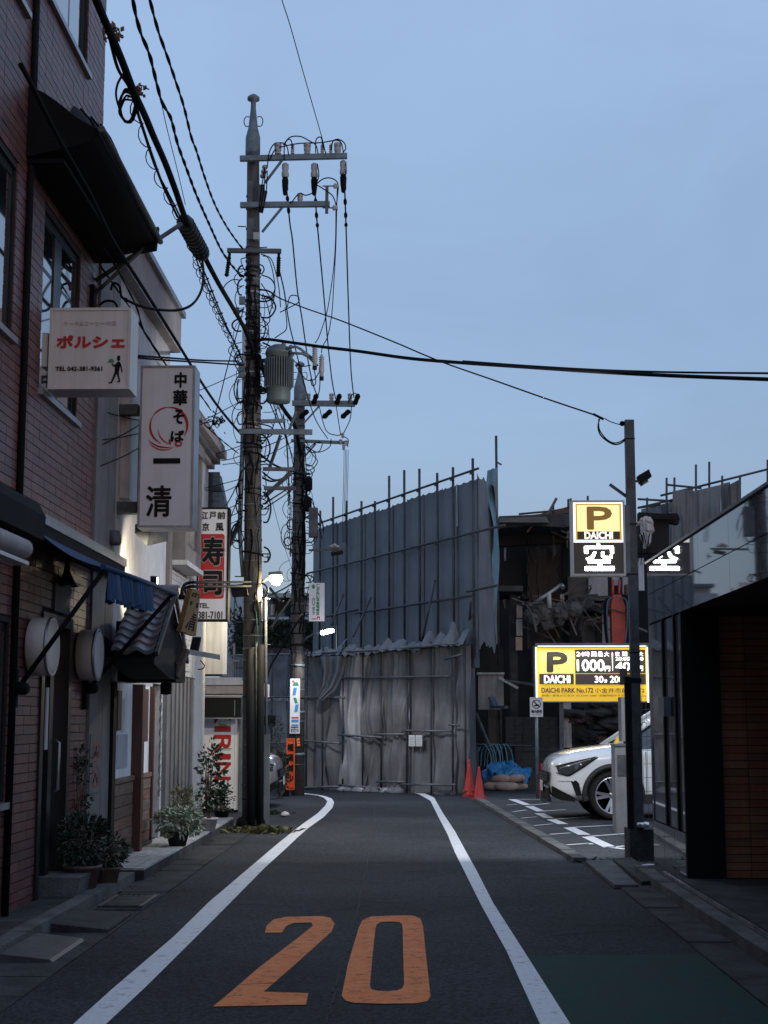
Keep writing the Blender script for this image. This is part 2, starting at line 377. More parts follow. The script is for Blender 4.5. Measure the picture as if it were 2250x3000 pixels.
class Face:
    """a sign face seen from the camera side: u,v in 0..1 from its lower left corner"""
    def __init__(s, o, ux, uy, w, h): s.o, s.ux, s.uy, s.w, s.h = V(o), V(ux).normalized(), V(uy).normalized(), w, h; s.n = s.ux.cross(s.uy)
    def p(s, u, v, l=0): return s.o + s.ux * (u * s.w) + s.uy * (v * s.h) + s.n * l
    def rect(s, mb, u0, v0, u1, v1, l=.002): mb.quad(s.p(u0, v0, l), s.p(u1, v0, l), s.p(u1, v1, l), s.p(u0, v1, l))
    def poly(s, mb, pts, l=.003): mb.add([s.p(u, v, l) for u, v in pts], [tuple(range(len(pts)))])
    def text(s, mb, body, u0, v0, u1, v1, bold=0, lift=.004): put_text(mb, body, s.p(u0, v0), s.ux, s.uy, (u1 - u0) * s.w, (v1 - v0) * s.h, bold, lift)
XF = (1, 0, 0); ZF = (0, 0, 1)

# wall on a plane X = const facing +X with openings
def wall_x(mb, X, th, y0, y1, z0, z1, holes):
    ys = sorted({y0, y1, *[min(max(h[0], y0), y1) for h in holes], *[min(max(h[1], y0), y1) for h in holes]})
    zs = sorted({z0, z1, *[min(max(h[2], z0), z1) for h in holes], *[min(max(h[3], z0), z1) for h in holes]})
    for a, b in zip(ys, ys[1:]):
        st = None
        for c, d in zip(zs, zs[1:]):
            inh = any(h[0] - 1e-6 <= a and b <= h[1] + 1e-6 and h[2] - 1e-6 <= c and d <= h[3] + 1e-6 for h in holes)
            if not inh: mb.box(X - th, X, a, b, c, d)
def window_x(parent, X, y0, y1, z0, z1, cols=2, rows=1, fw=.05, rec=.08, fmat='frame', sill=True, zsplit=None):
    f = MB(); x0, x1 = X - rec - .03, X - rec + .018
    f.box(x0, x1, y0, y0 + fw, z0, z1).box(x0, x1, y1 - fw, y1, z0, z1).box(x0, x1, y0 + fw, y1 - fw, z0, z0 + fw).box(x0, x1, y0 + fw, y1 - fw, z1 - fw, z1)
    for i in range(1, cols):
        y = y0 + (y1 - y0) * i / cols; f.box(x0, x1 - .01, y - fw / 2, y + fw / 2, z0 + fw, z1 - fw)
    fr = f.build('window', fmat, parent)
    for i in range(cols):
        a = y0 + (y1 - y0) * i / cols + (fw if i == 0 else fw / 2); b = y0 + (y1 - y0) * (i + 1) / cols - (fw if i == cols - 1 else fw / 2)
        zz = [z0 + fw] + ([zsplit] if zsplit else []) + [z1 - fw]
        for c, d in zip(zz, zz[1:]):
            MB().box(X - rec - .02, X - rec + .005 + .004 * (i % 2), a, b, c, d - (.03 if zsplit and d == zsplit else 0)).build('pane', 'glass', fr)
    if zsplit: MB().box(x0 + .001, x1 - .012, y0 + fw, y1 - fw, zsplit - .025, zsplit + .012).build('transom', fmat, fr)
    if sill: MB().box(X - .02, X + .05, y0 - .03, y1 + .03, z0 - .05, z0 - .002).build('sill', 'alu', fr)
    return fr

# ================================================================== THE GROUND
def strip(name, Ledge, Redge, m, z, label=None, h=.0):
    """paint between two pixel edges on the ground"""
    a = [G(*p) for p in Ledge]; b = [G(*p) for p in Redge]; n = min(len(a), len(b)); mb = MB()
    vs = []
    for i in range(n): vs += [(a[i].x, a[i].y, z), (b[i].x, b[i].y, z)]
    mb.add(vs, [(2 * i, 2 * i + 1, 2 * i + 3, 2 * i + 2) for i in range(n - 1)])
    o = mb.build(name, m); o['kind'] = 'structure'
    if label: o['label'] = label
    return o
def sheet(name, poly, z, m):
    o = MB().add([(x, y, z) for x, y in poly], [tuple(range(len(poly)))]).build(name, m); o['kind'] = 'structure'; return o
gr = MB(); gr.grid(lambda u, v: (-300 + 600 * u, -80 + 680 * v, 0), 4, 4, False)
o = gr.build('ground', 'asphalt'); o['kind'] = 'structure'
def resamp(pts, n):
    q = [V((p[0], p[1], 0)) for p in pts]; d = [0]
    for a, b in zip(q, q[1:]): d.append(d[-1] + (b - a).length)
    o = []
    for i in range(n):
        t = d[-1] * i / (n - 1); k = max(j for j in range(len(d)) if d[j] <= t + 1e-9); k = min(k, len(q) - 2)
        o.append(tuple((q[k].lerp(q[k + 1], (t - d[k]) / max(d[k + 1] - d[k], 1e-9)))[:2]))
    return o
def wob(p, i, a=.9): return (p[0] + noise.noise(V((i * .7, p[0] * .01, 0))) * a, p[1] + noise.noise(V((i * .9, 5, p[0] * .02))) * a)
LL = [(110, 3100), (217, 3000), (330, 2898), (507, 2747), (613, 2643), (760, 2518), (814, 2472), (849, 2444), (886, 2415), (931, 2383), (953, 2361), (959, 2348), (949, 2338), (931, 2331), (908, 2328), (879, 2326)]
LR = [(215, 3100), (313, 3000), (425, 2895), (574, 2747), (651, 2670), (777, 2542), (834, 2490), (872, 2454), (904, 2426), (949, 2394), (974, 2367), (979, 2351), (972, 2340), (953, 2333), (931, 2329), (888, 2324)]
strip('road_marking', LL, LR, 'line', .004)
RL = [(1166, 2318), (1202, 2321), (1229, 2329), (1261, 2347), (1283, 2392), (1311, 2446), (1333, 2500), (1363, 2560), (1410, 2655), (1485, 2792), (1580, 3000), (1626, 3100)]
RR = [(1184, 2316), (1220, 2319), (1247, 2326), (1272, 2338), (1298, 2384), (1333, 2437), (1367, 2500), (1396, 2552), (1446, 2650), (1532, 2785), (1668, 3000), (1735, 3100)]
strip('road_marking', RL, RR, 'line', .008)
# the 20 speed figures, traced on the photo in crop coordinates
K = 1.35624
def cc(p): return (p[0] * K, 2350 + p[1] * K)
two_o = [(572, 283), (576, 268), (590, 255), (616, 249), (694, 247), (714, 251), (723, 263), (716, 281), (640, 350), (570, 411), (666, 414), (661, 439), (460, 443), (500, 410), (560, 358), (648, 291), (676, 268), (672, 261), (634, 262), (618, 269), (609, 283)]
mb = MB()
def fill(pts, z, mbx):
    import mathutils.geometry as g
    q = [V((G(*cc(p)).x, G(*cc(p)).y, z)) for p in pts]
    n = len(mbx.v); tr = g.tessellate_polygon([q]); mbx.add(q, [tuple(t) for t in tr])
fill(two_o, .004, mb)
# zero as a ring
out0 = [(775, 272), (783, 256), (802, 248), (850, 246), (892, 246), (908, 252), (914, 270), (920, 330), (930, 420), (924, 431), (900, 436), (830, 437), (764, 435), (746, 430), (738, 420), (752, 350)]
in0 = [(811, 275), (814, 265), (822, 260), (842, 259), (862, 260), (868, 264), (870, 275), (871, 330), (873, 395), (868, 404), (858, 408), (838, 410), (815, 409), (803, 406), (799, 398), (805, 330)]
vs = [];
for a, b in zip(out0, in0):
    for p in (a, b): q = G(*cc(p)); vs.append((q.x, q.y, .004))
n0 = len(out0); mb.add(vs, [(2 * i, 2 * ((i + 1) % n0), 2 * ((i + 1) % n0) + 1, 2 * i + 1) for i in range(n0)])
o = mb.build('speed_figure_marking', 'orange_paint'); o['kind'] = 'structure'
# green painted pavement on the right
sheet('green_pavement', [(.62, 4.5), (.62, 9.65), (1.86, 9.75), (1.86, 4.5)], .004, 'green_paint')
# lot
kA, kB = G(1390, 2345), G(1680, 2527)
sheet('parking_lot', [(kB.x + .04, kB.y), (kA.x + .05, kA.y), (1.3, 30), (12, 34), (12, 14.9), (2.5, 14.9)], .005, 'asphalt_lot')
def lp(x, y): return (1500 + x * .4521, 1850 + y * .4521)
lot = MB()
def lrect(ax, ay, bx, by, w):
    a, b = G(*lp(ax, ay)), G(*lp(bx, by)); d = (b - a).normalized(); s = V((-d.y, d.x, 0)) * w / 2
    lot.quad((a - s)[:2] + (.010,), (b - s)[:2] + (.010,), (b + s)[:2] + (.010,), (a + s)[:2] + (.010,))
for (a, b, c, d, w) in ((0, 1090, 100, 1128, .15), (110, 1135, 190, 1170, .15), (175, 1182, 240, 1212, .15), (255, 1222, 330, 1252, .15), (370, 1275, 470, 1322, .16), (490, 1335, 640, 1405, .16), (610, 1400, 735, 1415, .10),
        (20, 1092, 220, 1090, .07), (120, 1128, 240, 1118, .07), (190, 1168, 345, 1158, .07), (255, 1222, 500, 1204, .07), (365, 1275, 700, 1257, .08), (490, 1333, 740, 1314, .08), (650, 1402, 735, 1395, .08),
        (-40, 1128, 35, 1124, .05), (5, 1172, 95, 1160, .05), (62, 1214, 160, 1205, .05), (142, 1262, 262, 1251, .05), (245, 1319, 380, 1310, .06), (355, 1388, 510, 1376, .06), (500, 1376, 515, 1384, .06),
        (800, 1528, 912, 1514, .10), (840, 1566, 925, 1550, .10)):
    lrect(a, b, c, d, w)
o = lot.build('parking_bay_marking', 'line'); o['kind'] = 'structure'
# seams and cracks of the asphalt
mb = MB()
sm = smooth_path([V((*G(x, y)[:2], .0045)) for x, y in ((1098, 2345), (1097, 2420), (1085, 2480), (1070, 2560), (1052, 2640), (1035, 2720), (1012, 2800), (985, 2880), (960, 3000))], 8)
for i, (a, b) in enumerate(zip(sm, sm[1:])):
    w = .007 + .006 * rnd.random(); j = V((rnd.uniform(-.01, .01), 0, 0)); mb.bar(a + j, b + j, w, .002)
for k in range(16):
    p = V((rnd.uniform(-1.6, 1.3), rnd.uniform(8, 22), .0045)); d = V((rnd.uniform(-1, 1), rnd.uniform(-.5, .5), 0)).normalized()
    for s_ in range(rnd.randint(3, 7)):
        q = p + d * .12 + V((rnd.uniform(-.04, .04), rnd.uniform(-.04, .04), 0)); mb.bar(p, q, .004, .0012); p = q
o = mb.build('asphalt_crack', 'mortar'); o['kind'] = 'structure'
# lot kerb: concrete strip stones
d = kA - kB; nk = 13
for i in range(nk):
    a = kB + d * (i / nk); b = kB + d * ((i + 1) / nk - .0008); s = V((-d.y, d.x, 0)).normalized() * .14
    MB().prism([a, b, b + s * (-1), a - s], (0, 0, .05 + .006 * (i % 2))).build('lot_kerb' , 'concrete')['kind'] = 'structure'
# left gutter, kerb, terrace
def row_blocks(name, x0, x1, y0, y1, step, h, m, jit=.004):
    y = y0; k = 0
    base = bpy.data.meshes.new(name)
    while y < y1:
        o = MB().box(x0, x1, y + .006, min(y + step, y1), -.02, h + rnd.uniform(-jit, jit)).build(name, m); o['kind'] = 'structure'; y += step
row_blocks('gutter_stone', -2.52, -2.10, 7, 21.5, .6, .012, 'concrete_dark')
row_blocks('kerb_stone', -2.66, -2.53, 7, 13.8, .6, .10, 'concrete')
sheet('left_apron', [(-2.66, 7), (-2.66, 13.85), (-2.99, 13.85), (-2.99, 7)], .09, 'concrete_dark')
# terrace of boards / narrow tiles
ter = thing('terrace', 'pale ribbed entrance step along the restaurant front', 'step', (-2.7, 17, 0))
MB().box(-2.99, -2.47, 13.95, 21, 0, .10).build('base', 'concrete_dark', ter)
for i in range(5):
    x = -2.97 + i * .1
    for k in range(6):
        y = 13.96 + k * 1.175
        MB().box(x, x + .094, y, y + 1.167, .10, .118 + .002 * ((i + k) % 2)).build('plank', 'concrete_pale', ter)
# drain grate on the left
gt = thing('drain_grate', 'steel drain grate set in the left gutter', 'grate', (-2.0, 12.2, 0))
f = MB().box(-2.46, -2.12, 11.9, 12.6, .013, .018).build('tray', 'dark', gt)
for k in range(14):
    y = 11.93 + k * .048; MB().box(-2.44, -2.14, y, y + .022, .018, .034).build('slat', 'galv_dark', gt)
MB().box(-2.47, -2.44, 11.88, 12.62, .013, .036).box(-2.14, -2.11, 11.88, 12.62, .013, .036).build('grate_frame', 'galv_dark', gt)
# access ramps (left foreground)
mb = MB(); mb.prism([(-2.6, 10.6, .075), (-2.6, 10.6, .013), (-2.12, 10.6, .013), (-2.12, 10.6, .03)], (0, .85, 0))
tag(mb.build('kerb_ramp', 'concrete_dark'), 'concrete kerb ramp in front of the brick building door', 'ramp')
mb = MB(); mb.prism([(-2.6, 9.3, .07), (-2.6, 9.3, .013), (-2.2, 9.3, .013), (-2.22, 9.3, .03)], (0, .9, 0))
tag(mb.build('kerb_ramp', 'galv_dark'), 'shiny metal kerb ramp at the lower left corner', 'ramp')
# right gutter and kerb
row_blocks('gutter_stone', 1.87, 2.16, 6, 15.4, .6, .012, 'concrete_dark')
row_blocks('kerb_stone', 2.17, 2.30, 6, 14.6, .6, .09, 'concrete')
sheet('right_apron', [(2.31, 6), (2.31, 14.7), (3.8, 14.7), (3.8, 6)], .085, 'concrete_dark')
mb = MB().box(2.335, 2.355, 6, 13.9, .085, .105)
mb.build('threshold_rail', 'chrome')['kind'] = 'structure'
mb = MB()
for k, pts in enumerate((((1715, 2532), (1800, 2604), (1870, 2604), (1790, 2528)),)):
    q = [G(*p) for p in pts]; mb.prism([(p.x, p.y, 0.006) for p in q], (0, 0, .03))
mb.build('driveway_slab', 'concrete')['kind'] = 'structure'
q = [G(*p) for p in ((1795, 2530), (1880, 2600), (1935, 2592), (1850, 2525))]
MB().prism([(p.x, p.y, 0.006) for p in q], (0, 0, .045)).build('driveway_slab', 'concrete_dark')['kind'] = 'structure'

# ================================================================== LEFT: BRICK BUILDING
LX = -2.95
bb = thing('brick_building', 'purple-brown tiled building with blue awning at the left edge', 'building', (-6, 8, 0))
holesT = [(10.95, 12.72, 7.36, 9.0), (9.0, 10.62, 6.9, 8.9), (11.38, 12.70, 4.10, 5.60), (9.0, 10.55, 4.3, 5.6), (11.7, 12.75, 0, 2.35), (9.2, 10.8, 0.9, 2.2)]
mb = MB(); wall_x(mb, LX, .2, 3, 13.46, 0, 10, holesT); mb.box(LX - .2, -9, 13.30, 13.46, 0, 10); mb.build('wall', 'mortar', bb)
MB().box(-9, LX - .6, 3, 13.29, 0, 9.98).build('inner_wall', 'dark', bb)
MB().box(-9, LX, -8, 2.98, 0, 9.9).build('unseen_wing', 'mortar', bb)
MB().box(-9.1, LX - .02, 2.9, 13.47, 10.002, 10.2).build('roof', 'concrete_dark', bb)
TW, TH, GP = .192, .0725, .007
tm = MB().box(0, .011, 0, TW - GP * .6, 0, TH - GP).mesh('wall_tile', 'tile')
rest = MB(); cells = []
y = 3.0; ylist = []
while y < 13.44: ylist.append(y); y += TW
for yi in ylist:
    y1 = min(yi + TW - GP * .6, 13.455)
    for k in range(int(10 / TH)):
        z = k * TH + .004
        if any(yi < h[1] - .002 and y1 > h[0] + .002 and z < h[3] - .002 and z + TH - GP > h[2] + .002 for h in holesT):
            # trimmed tiles round the openings
            hs = [h for h in holesT if yi < h[1] - .002 and y1 > h[0] + .002 and z < h[3] - .002 and z + TH - GP > h[2] + .002][0]
            if yi < hs[0] - .02: cells.append((yi, hs[0], z))
            elif y1 > hs[1] + .02: cells.append((hs[1], y1, z))
            continue
        cells.append((yi, y1, z))
full = [c for c in cells if c[1] - c[0] > TW - GP * .6 - .003 and c[0] > 10.5 and (2.9 < c[2] < 8.3)]
full.sort(key=lambda c: (c[0], c[2])); first = set(full[:150] + [c for c in full if 11.3 < c[0] < 13.3 and 3.05 < c[2] < 3.8][:150])
for c in cells:
    if c in first: continue
    rest.box(LX, LX + .011 + rnd.uniform(-.0015, .0015), c[0], c[1], c[2], c[2] + TH - GP)
rest.build('wall_tiles', 'tile', bb, kind='stuff')
for c in first:
    o = bpy.data.objects.new('tile', tm); C.objects.link(o); o.parent = bb
    o.location = V((LX + rnd.uniform(-.0015, .0015), c[0], c[2])) - bb.location
window_x(bb, LX, 10.95, 12.72, 7.36, 9.0, 3, fw=.055, rec=.04)
window_x(bb, LX, 9.0, 10.62, 6.9, 8.9, 3, fw=.055, rec=.04)
wq = window_x(bb, LX, 11.38, 12.70, 4.10, 5.60, 2, fw=.075, rec=.04, zsplit=5.15)
MB().box(LX - .065, LX - .024, 11.88, 12.12, 4.18, 5.52).build('wide_mullion', 'frame', wq)
window_x(bb, LX, 9.0, 10.55, 4.3, 5.6, 2, fw=.07, rec=.04)
window_x(bb, LX, 9.2, 10.8, .9, 2.2, 2, fw=.06, rec=.04)
# entrance door
dr = MB()
dr.box(LX - .1, LX + .03, 11.70, 11.80, 0, 2.35).box(LX - .1, LX + .03, 12.64, 12.75, 0, 2.35).box(LX - .1, LX + .028, 11.80, 12.64, 2.26, 2.35).box(LX - .1, LX + .0, 12.10, 12.22, .09, 2.26)
d1 = dr.build('door', 'frame', bb)
MB().box(LX - .06, LX - .05, 11.8, 12.10, .1, 2.26).build('pane', 'glass', d1); MB().box(LX - .06, LX - .05, 12.22, 12.64, .1, 2.26).build('pane', 'glass', d1)
MB().box(LX + .0, LX + .012, 11.95, 12.02, 1.25, 1.75).build('door_notice', 'paper', d1)
MB().tube([(LX + .02, 12.26, .9), (LX + .05, 12.26, .92), (LX + .05, 12.26, 1.3), (LX + .02, 12.26, 1.32)], .012, 8).build('handle', 'alu', d1)
MB().box(LX + .012, LX + .03, 12.05, 12.6, 2.38, 2.62).build('transom_panel', 'galv_dark', bb)
# corner pilaster
MB().box(LX - .4, LX + .035, 13.462, 14.02, 0, 6.15).build('pilaster', 'grey_paint', bb)
MB().box(LX - .4, LX + .03, 14.06, 14.42, 0, 6.1).build('pilaster', 'grey_paint', bb)
MB().box(LX - .4, LX - .03, 14.02, 14.06, 0, 6.1).build('groove', 'black', bb)
MB().tube([(LX + .035, 10.82, 0), (LX + .035, 10.82, 9.9)], .028, 10).build('drainpipe', 'black', bb)
# big black canopy on the upper floor
cv = thing('window_canopy', 'large black sheet-metal canopy high on the brick building', 'canopy', (LX, 12, 6))
def hood(u, v):
    Y = 10.75 + 2.6 * u; zt = 6.35 if u < .25 else 6.35 + .12 * (u - .25) / .15 if u < .4 else 6.47 + .38 * (u - .4) / .18 if u < .58 else 6.85 + .27 * (u - .58) / .42
    pr = [(0.012, 1.0), (.12, .86), (.24, .62), (.36, .34), (.50, .12), (.56, .06), (.57, -.04), (.45, -.10), (.20, -.16), (.012, -.2)]
    k = v * 9; i = min(int(k), 8); a_, b_ = pr[i], pr[i + 1]; t_ = k - i; px_, pz_ = a_[0] + (b_[0] - a_[0]) * t_, a_[1] + (b_[1] - a_[1]) * t_
    return V((LX + px_, Y, 5.98 + (zt - 5.98) * pz_ if pz_ > 0 else 5.98 + pz_))
hm = MB().grid(hood, 26, 18); hm.add([hood(1, k / 18) for k in range(19)], [tuple(range(19))]).add([hood(0, k / 18) for k in range(19)], [tuple(range(19))[::-1]])
hm.build('hood', 'black', cv)
for i in range(7):
    mb = MB(); mb.tube([hood(.02 + i * .16, k / 20) + V((.008, 0, .008)) for k in range(12)], .010, 5, False); mb.build('seam_rib', 'black', cv)
MB().tube([(LX + .60, 10.7, 5.98), (LX + .60, 13.40, 5.98)], .028, 8).build('gutter', 'galv_dark', cv)
MB().box(LX + .013, LX + .3, 10.78, 13.3, 5.74, 5.775).build('soffit', 'black', cv)
# cable arm: bracket on the wall carrying the bundle
ab = thing('cable_support_arm', 'dark steel arm holding the cable bundle away from the brick wall', 'bracket', (LX, 13.2, 4.9))
pA = W(533, 662, -2.1); pB = W(280, 822, LX + .02); pC = W(270, 868, LX + .02); pK = P(437, 712, 13.3)
pA = P(533, 655, 13.4)
MB().tube([pB, pA], .022, 8).build('arm', 'galv_dark', ab)
MB().tube([pC, pK], .018, 8).build('arm', 'galv_dark', ab)
MB().obox(pK - V((.09, .03, .10)), (.16, 0, .03), (0, .06, 0), (.02, 0, .22)).build('clamp_box', 'black', ab)
MB().box(LX + .012, LX + .05, pC.y - .06, pC.y + .06, pC.z - .12, pC.z + .1).build('wall_plate', 'black', ab)
mb = MB(); mb.tube(smooth_path([P(325, 850, 13.3), P(332, 830, 13.3), P(350, 838, 13.3), P(356, 870, 13.3), P(372, 876, 13.3)]), .012, 6)
mb.tube(smooth_path([P(290, 895, 13.3), P(310, 882, 13.3), P(335, 885, 13.3), P(345, 905, 13.3)]), .012, 6); mb.build('hook', 'black', ab)
# far awning (blue), near awning (rolled)
aw = thing('awning', 'blue cloth awning with black cassette over the glass door of the brick building', 'awning', (LX, 12.0, 2.9), 'awnings of the brick building')
MB().box(LX + .013, LX + .14, 11.2, 14.5, 2.99, 3.07).build('cassette_top', 'alu', aw)
MB().box(LX + .013, LX + .13, 11.2, 14.48, 2.86, 2.988).build('cassette', 'black', aw)
fr0, fr1 = V((-2.26, 10.85, 2.61)), V((-2.13, 13.24, 2.63))
def awn(u, v):
    a = V((LX + .1, 11.05 + (13.35 - 11.05) * u, 2.93)); b = fr0.lerp(fr1, u); p = a.lerp(b, v)
    p.z -= .10 * math.sin(math.pi * v) * (.5 + .5 * math.sin(math.pi * u)) + .004 * math.sin(u * 60) * v; return p
MB().grid(awn, 40, 10).build('cloth', 'awning', aw)
MB().tube([fr0 - V((0, .1, 0)), fr1 + V((0, .1, 0))], .022, 10).build('front_bar', 'awning', aw)
def val(u, v):
    p = fr0.lerp(fr1, .03 + .60 * u); w = .012 + .022 * v
    return p + V((math.sin(u * 75 + math.sin(u * 17) * 3) * w, .01 * math.sin(u * 40) * v, -.02 - v * (.21 + .012 * math.sin(u * 75) + .05 * noise.noise(V((u * 7, 0, 0))))))
MB().grid(val, 160, 6).build('valance', 'awning', aw)
for (a, b) in ((V((LX + .06, 10.87, 1.72)), fr0), (V((LX + .06, 13.29, 1.77)), fr1)):
    MB().tube([a, b], .019, 8).build('strut', 'black', aw)
    mb = MB().box(LX + .012, LX + .05, a.y - .05, a.y + .05, 1.58, 1.86); mb.lathe([(.001, -.05), (.05, -.05), (.05, .05), (.001, .05)], (LX + .09, a.y, a.z), (0, 1, 0), 12)
    mb.build('hinge', 'black', aw)
mb = MB(); c = V((LX + .06, 13.29, 1.77)).lerp(fr1, .1); mb.tube(smooth_path([c, c + V((-.03, 0, .07)), c + V((.02, 0, .1)), c + V((.06, 0, .05))]), .01, 6); mb.build('crank_eye', 'black', aw)
nw = thing('awning', 'rolled pale awning under a black hood at the left frame edge', 'awning', (LX, 9.5, 2.9), 'awnings of the brick building')
MB().tube([(-2.62, 7.0, 2.62), (-2.62, 9.86, 2.64), (-2.63, 9.94, 2.64)], [.07, .07, .02], 14).build('front_bar', 'stucco_pink', nw)
MB().box(-2.68, -2.58, 7.0, 9.88, 2.53, 2.555).build('valance', 'cream', nw)
hp = [(LX + .013, 3.06), (LX + .2, 3.06), (LX + .30, 3.02), (LX + .35, 2.93), (LX + .34, 2.76), (LX + .013, 2.72)]
MB().prism([(a, 8, b) for a, b in hp], (0, 2.38, 0)).build('hood', 'black', nw)
# round wall lanterns
def drum(x, y, z, lab):
    t = thing('wall_lantern', lab, 'lantern', (x, y, z), 'round lanterns beside the door')
    MB().lathe([(.001, 0), (.20, 0), (.225, .015), (.225, .15), (.215, .17), (.17, .178), (.001, .18)], (x, y, z), (1, 0, 0), 40).build('drum', 'cream', t)
    MB().lathe([(.228, .15), (.232, .152), (.232, .168), (.222, .172)], (x, y, z), (1, 0, 0), 40).build('rim', 'alu', t)
    MB().box(x - .012, x - .001, y - .1, y + .1, z - .1, z + .1).build('back_plate', 'galv_dark', t)
    return t
drum(LX + .024, 11.35, 2.05, 'round white lantern on the near side of the glass door')
drum(LX + .024, 13.05, 2.06, 'round white lantern between door and grey pilaster')
pl = thing('pendant_lamp', 'dark bell-shaped lamp under the awning of the brick building', 'lamp', (-2.8, 12.6, 2.55))
c = P(195, 1718, 12.3)
MB().lathe([(.012, .28), (.02, .2), (.03, .12), (.07, .04), (.10, 0), (.095, 0), (.06, .04), (.01, .05)], c, (0, 0, 1), 20).build('shade', 'frame', pl)
MB().tube([c + V((0, 0, .28)), (c.x, c.y, 2.87), (LX + .1, c.y, 2.88)], .01, 6).build('stem', 'frame', pl)
MB().lathe([(.001, -.01), (.04, 0), (.05, .03), (.001, .05)], c, (0, 0, 1), 12).build('bulb', 'cream', pl)
# no-parking notice on pilaster
nb = thing('prohibition_notice', 'grey board with two prohibition circles on the pilaster', 'sign', (LX + .04, 13.7, 1.0))
a = W(250, 2290, LX + .04); mb = MB().box(LX + .036, LX + .044, 13.50, 13.98, .82, 1.36); mb.build('board', 'grey_paint', nb)
for zc in (1.20, .97):
    mb = MB(); n = 28
    for i in range(n):
        t0, t1 = 2 * math.pi * i / n, 2 * math.pi * (i + 1) / n; X_ = LX + .0465
        mb.quad((X_, 13.74 + .17 * math.cos(t0), zc + .10 * math.sin(t0)), (X_, 13.74 + .17 * math.cos(t1), zc + .10 * math.sin(t1)), (X_, 13.74 + .15 * math.cos(t1), zc + .088 * math.sin(t1)), (X_, 13.74 + .15 * math.cos(t0), zc + .088 * math.sin(t0)))
    mb.bar((X_, 13.62, zc + .06), (X_, 13.86, zc - .06), .012, .002, up=(1, 0, 0)); mb.build('ring_print', 'red_print', nb)
    mb = MB()
    if zc > 1.1:
        mb.add([(X_ + .0005, 13.74 + dy, zc + dz) for dy, dz in ((-.1, -.02), (-.06, .0), (-.02, -.005), (0, .05), (.04, .045), (.03, .0), (.09, -.01), (.1, -.035), (-.08, -.04))], [tuple(range(9))])
    for s_ in (-.07, .07): mb.lathe([(.022, 0), (.022, .0008)], (X_, 13.74 + s_, zc - .035), (1, 0, 0), 10)
    if zc < 1.1: mb.bar((X_, 13.68, zc - .03), (X_, 13.74, zc + .03), .008, .002, up=(1, 0, 0)); mb.bar((X_, 13.74, zc + .03), (X_, 13.8, zc - .03), .008, .002, up=(1, 0, 0))
    mb.build('vehicle_print', 'ink', nb)
# ------------------------------------------------------------------ sign boxes facing the camera
def sign_box(name, lab, x0, y0, x1, y1, D, depth, m, fr='alu', group=None, cat='sign'):
    """pixel rectangle (x0,y0 top left, x1,y1 bottom right) at depth D"""
    a, b = P(x0, y1, D), P(x1, y0, D)
    t = thing(name, lab, cat, ((a.x + b.x) / 2, D, a.z), group)
    w, h = b.x - a.x, b.z - a.z
    MB().box(a.x, b.x, D + .004, D + depth, a.z, b.z).build('box', fr, t)
    fm = MB(); e_ = .022
    fm.box(a.x, b.x, D - .012, D + .003, b.z - e_, b.z).box(a.x, b.x, D - .012, D + .003, a.z, a.z + e_).box(a.x, a.x + e_, D - .012, D + .003, a.z + e_, b.z - e_).box(b.x - e_, b.x, D - .012, D + .003, a.z + e_, b.z - e_)
    fm.build('sign_frame', fr, t)
    MB().box(a.x + e_, b.x - e_, D - .004, D + .003, a.z + e_, b.z - e_).build('face', m, t)
    return t, Face((a.x, D - .005, a.z), (1, 0, 0), (0, 0, 1), w, h)
s1, F1 = sign_box('projecting_sign', 'square cream shop sign with red lettering and a walking waiter', 140, 902, 386, 1141, 11.4, .30, 'cream', 'cream')
mb = MB(); F1.text(mb, 'ケーキ&コーヒーの店', .17, .775, .82, .835, .0); mb.build('lettering', 'pale_ink', s1)
mb = MB(); F1.text(mb, 'ポルシェ', .10, .51, .92, .655, .006); mb.build('lettering', 'red_print', s1)
mb = MB(); F1.text(mb, 'TEL 042-381-9361', .09, .225, .66, .275, .0018); mb.build('lettering', 'ink', s1)
def cz(p): return ((p[0] - 100) / 1360, (1440 - p[1]) / 1320)
mb = MB()
for pol in ([(1240, 905), (1290, 900), (1292, 975), (1278, 985), (1262, 990), (1240, 975)], [(1215, 1040), (1245, 1000), (1285, 995), (1310, 1040), (1292, 1080), (1275, 1160), (1205, 1160), (1208, 1080)],
            [(1290, 1010), (1312, 1050), (1335, 1130), (1332, 1185), (1318, 1170), (1305, 1100), (1285, 1060)], [(1215, 1040), (1225, 1080), (1185, 1080), (1150, 1030), (1165, 1018), (1190, 1052)],
            [(1205, 1160), (1250, 1160), (1190, 1300), (1160, 1350), (1105, 1345), (1110, 1330), (1145, 1325), (1180, 1240)], [(1225, 1160), (1275, 1160), (1280, 1220), (1305, 1310), (1298, 1328), (1245, 1332), (1248, 1322), (1278, 1305), (1255, 1240)]):
    F1.poly(mb, [cz(p) for p in pol][::-1])
mb.build('waiter_print', 'ink', s1)
mb = MB(); F1.poly(mb, [cz(p) for p in ((1085, 1010), (1190, 1010), (1185, 970), (1150, 950), (1110, 960))]); mb.build('tray_print', 'green_print', s1)
a = P(84, 1072, 11.4); b = P(140, 973, 11.4)
MB().box(LX + .012, b.x - .002, 11.42, 11.62, a.z, b.z).build('wall_mount', 'cream', s1)
s2, F2 = sign_box('projecting_sign', 'tall white noodle-shop sign with red circle emblem and black brush lettering', 402, 1071, 573, 1546, 14.5, .32, 'signwhite', 'alu')
mb = MB()
def f2(p): return ((400 + p[0] * .1808 - 402) / 171, (1546 - 1060 - p[1] * .1808) / 475)
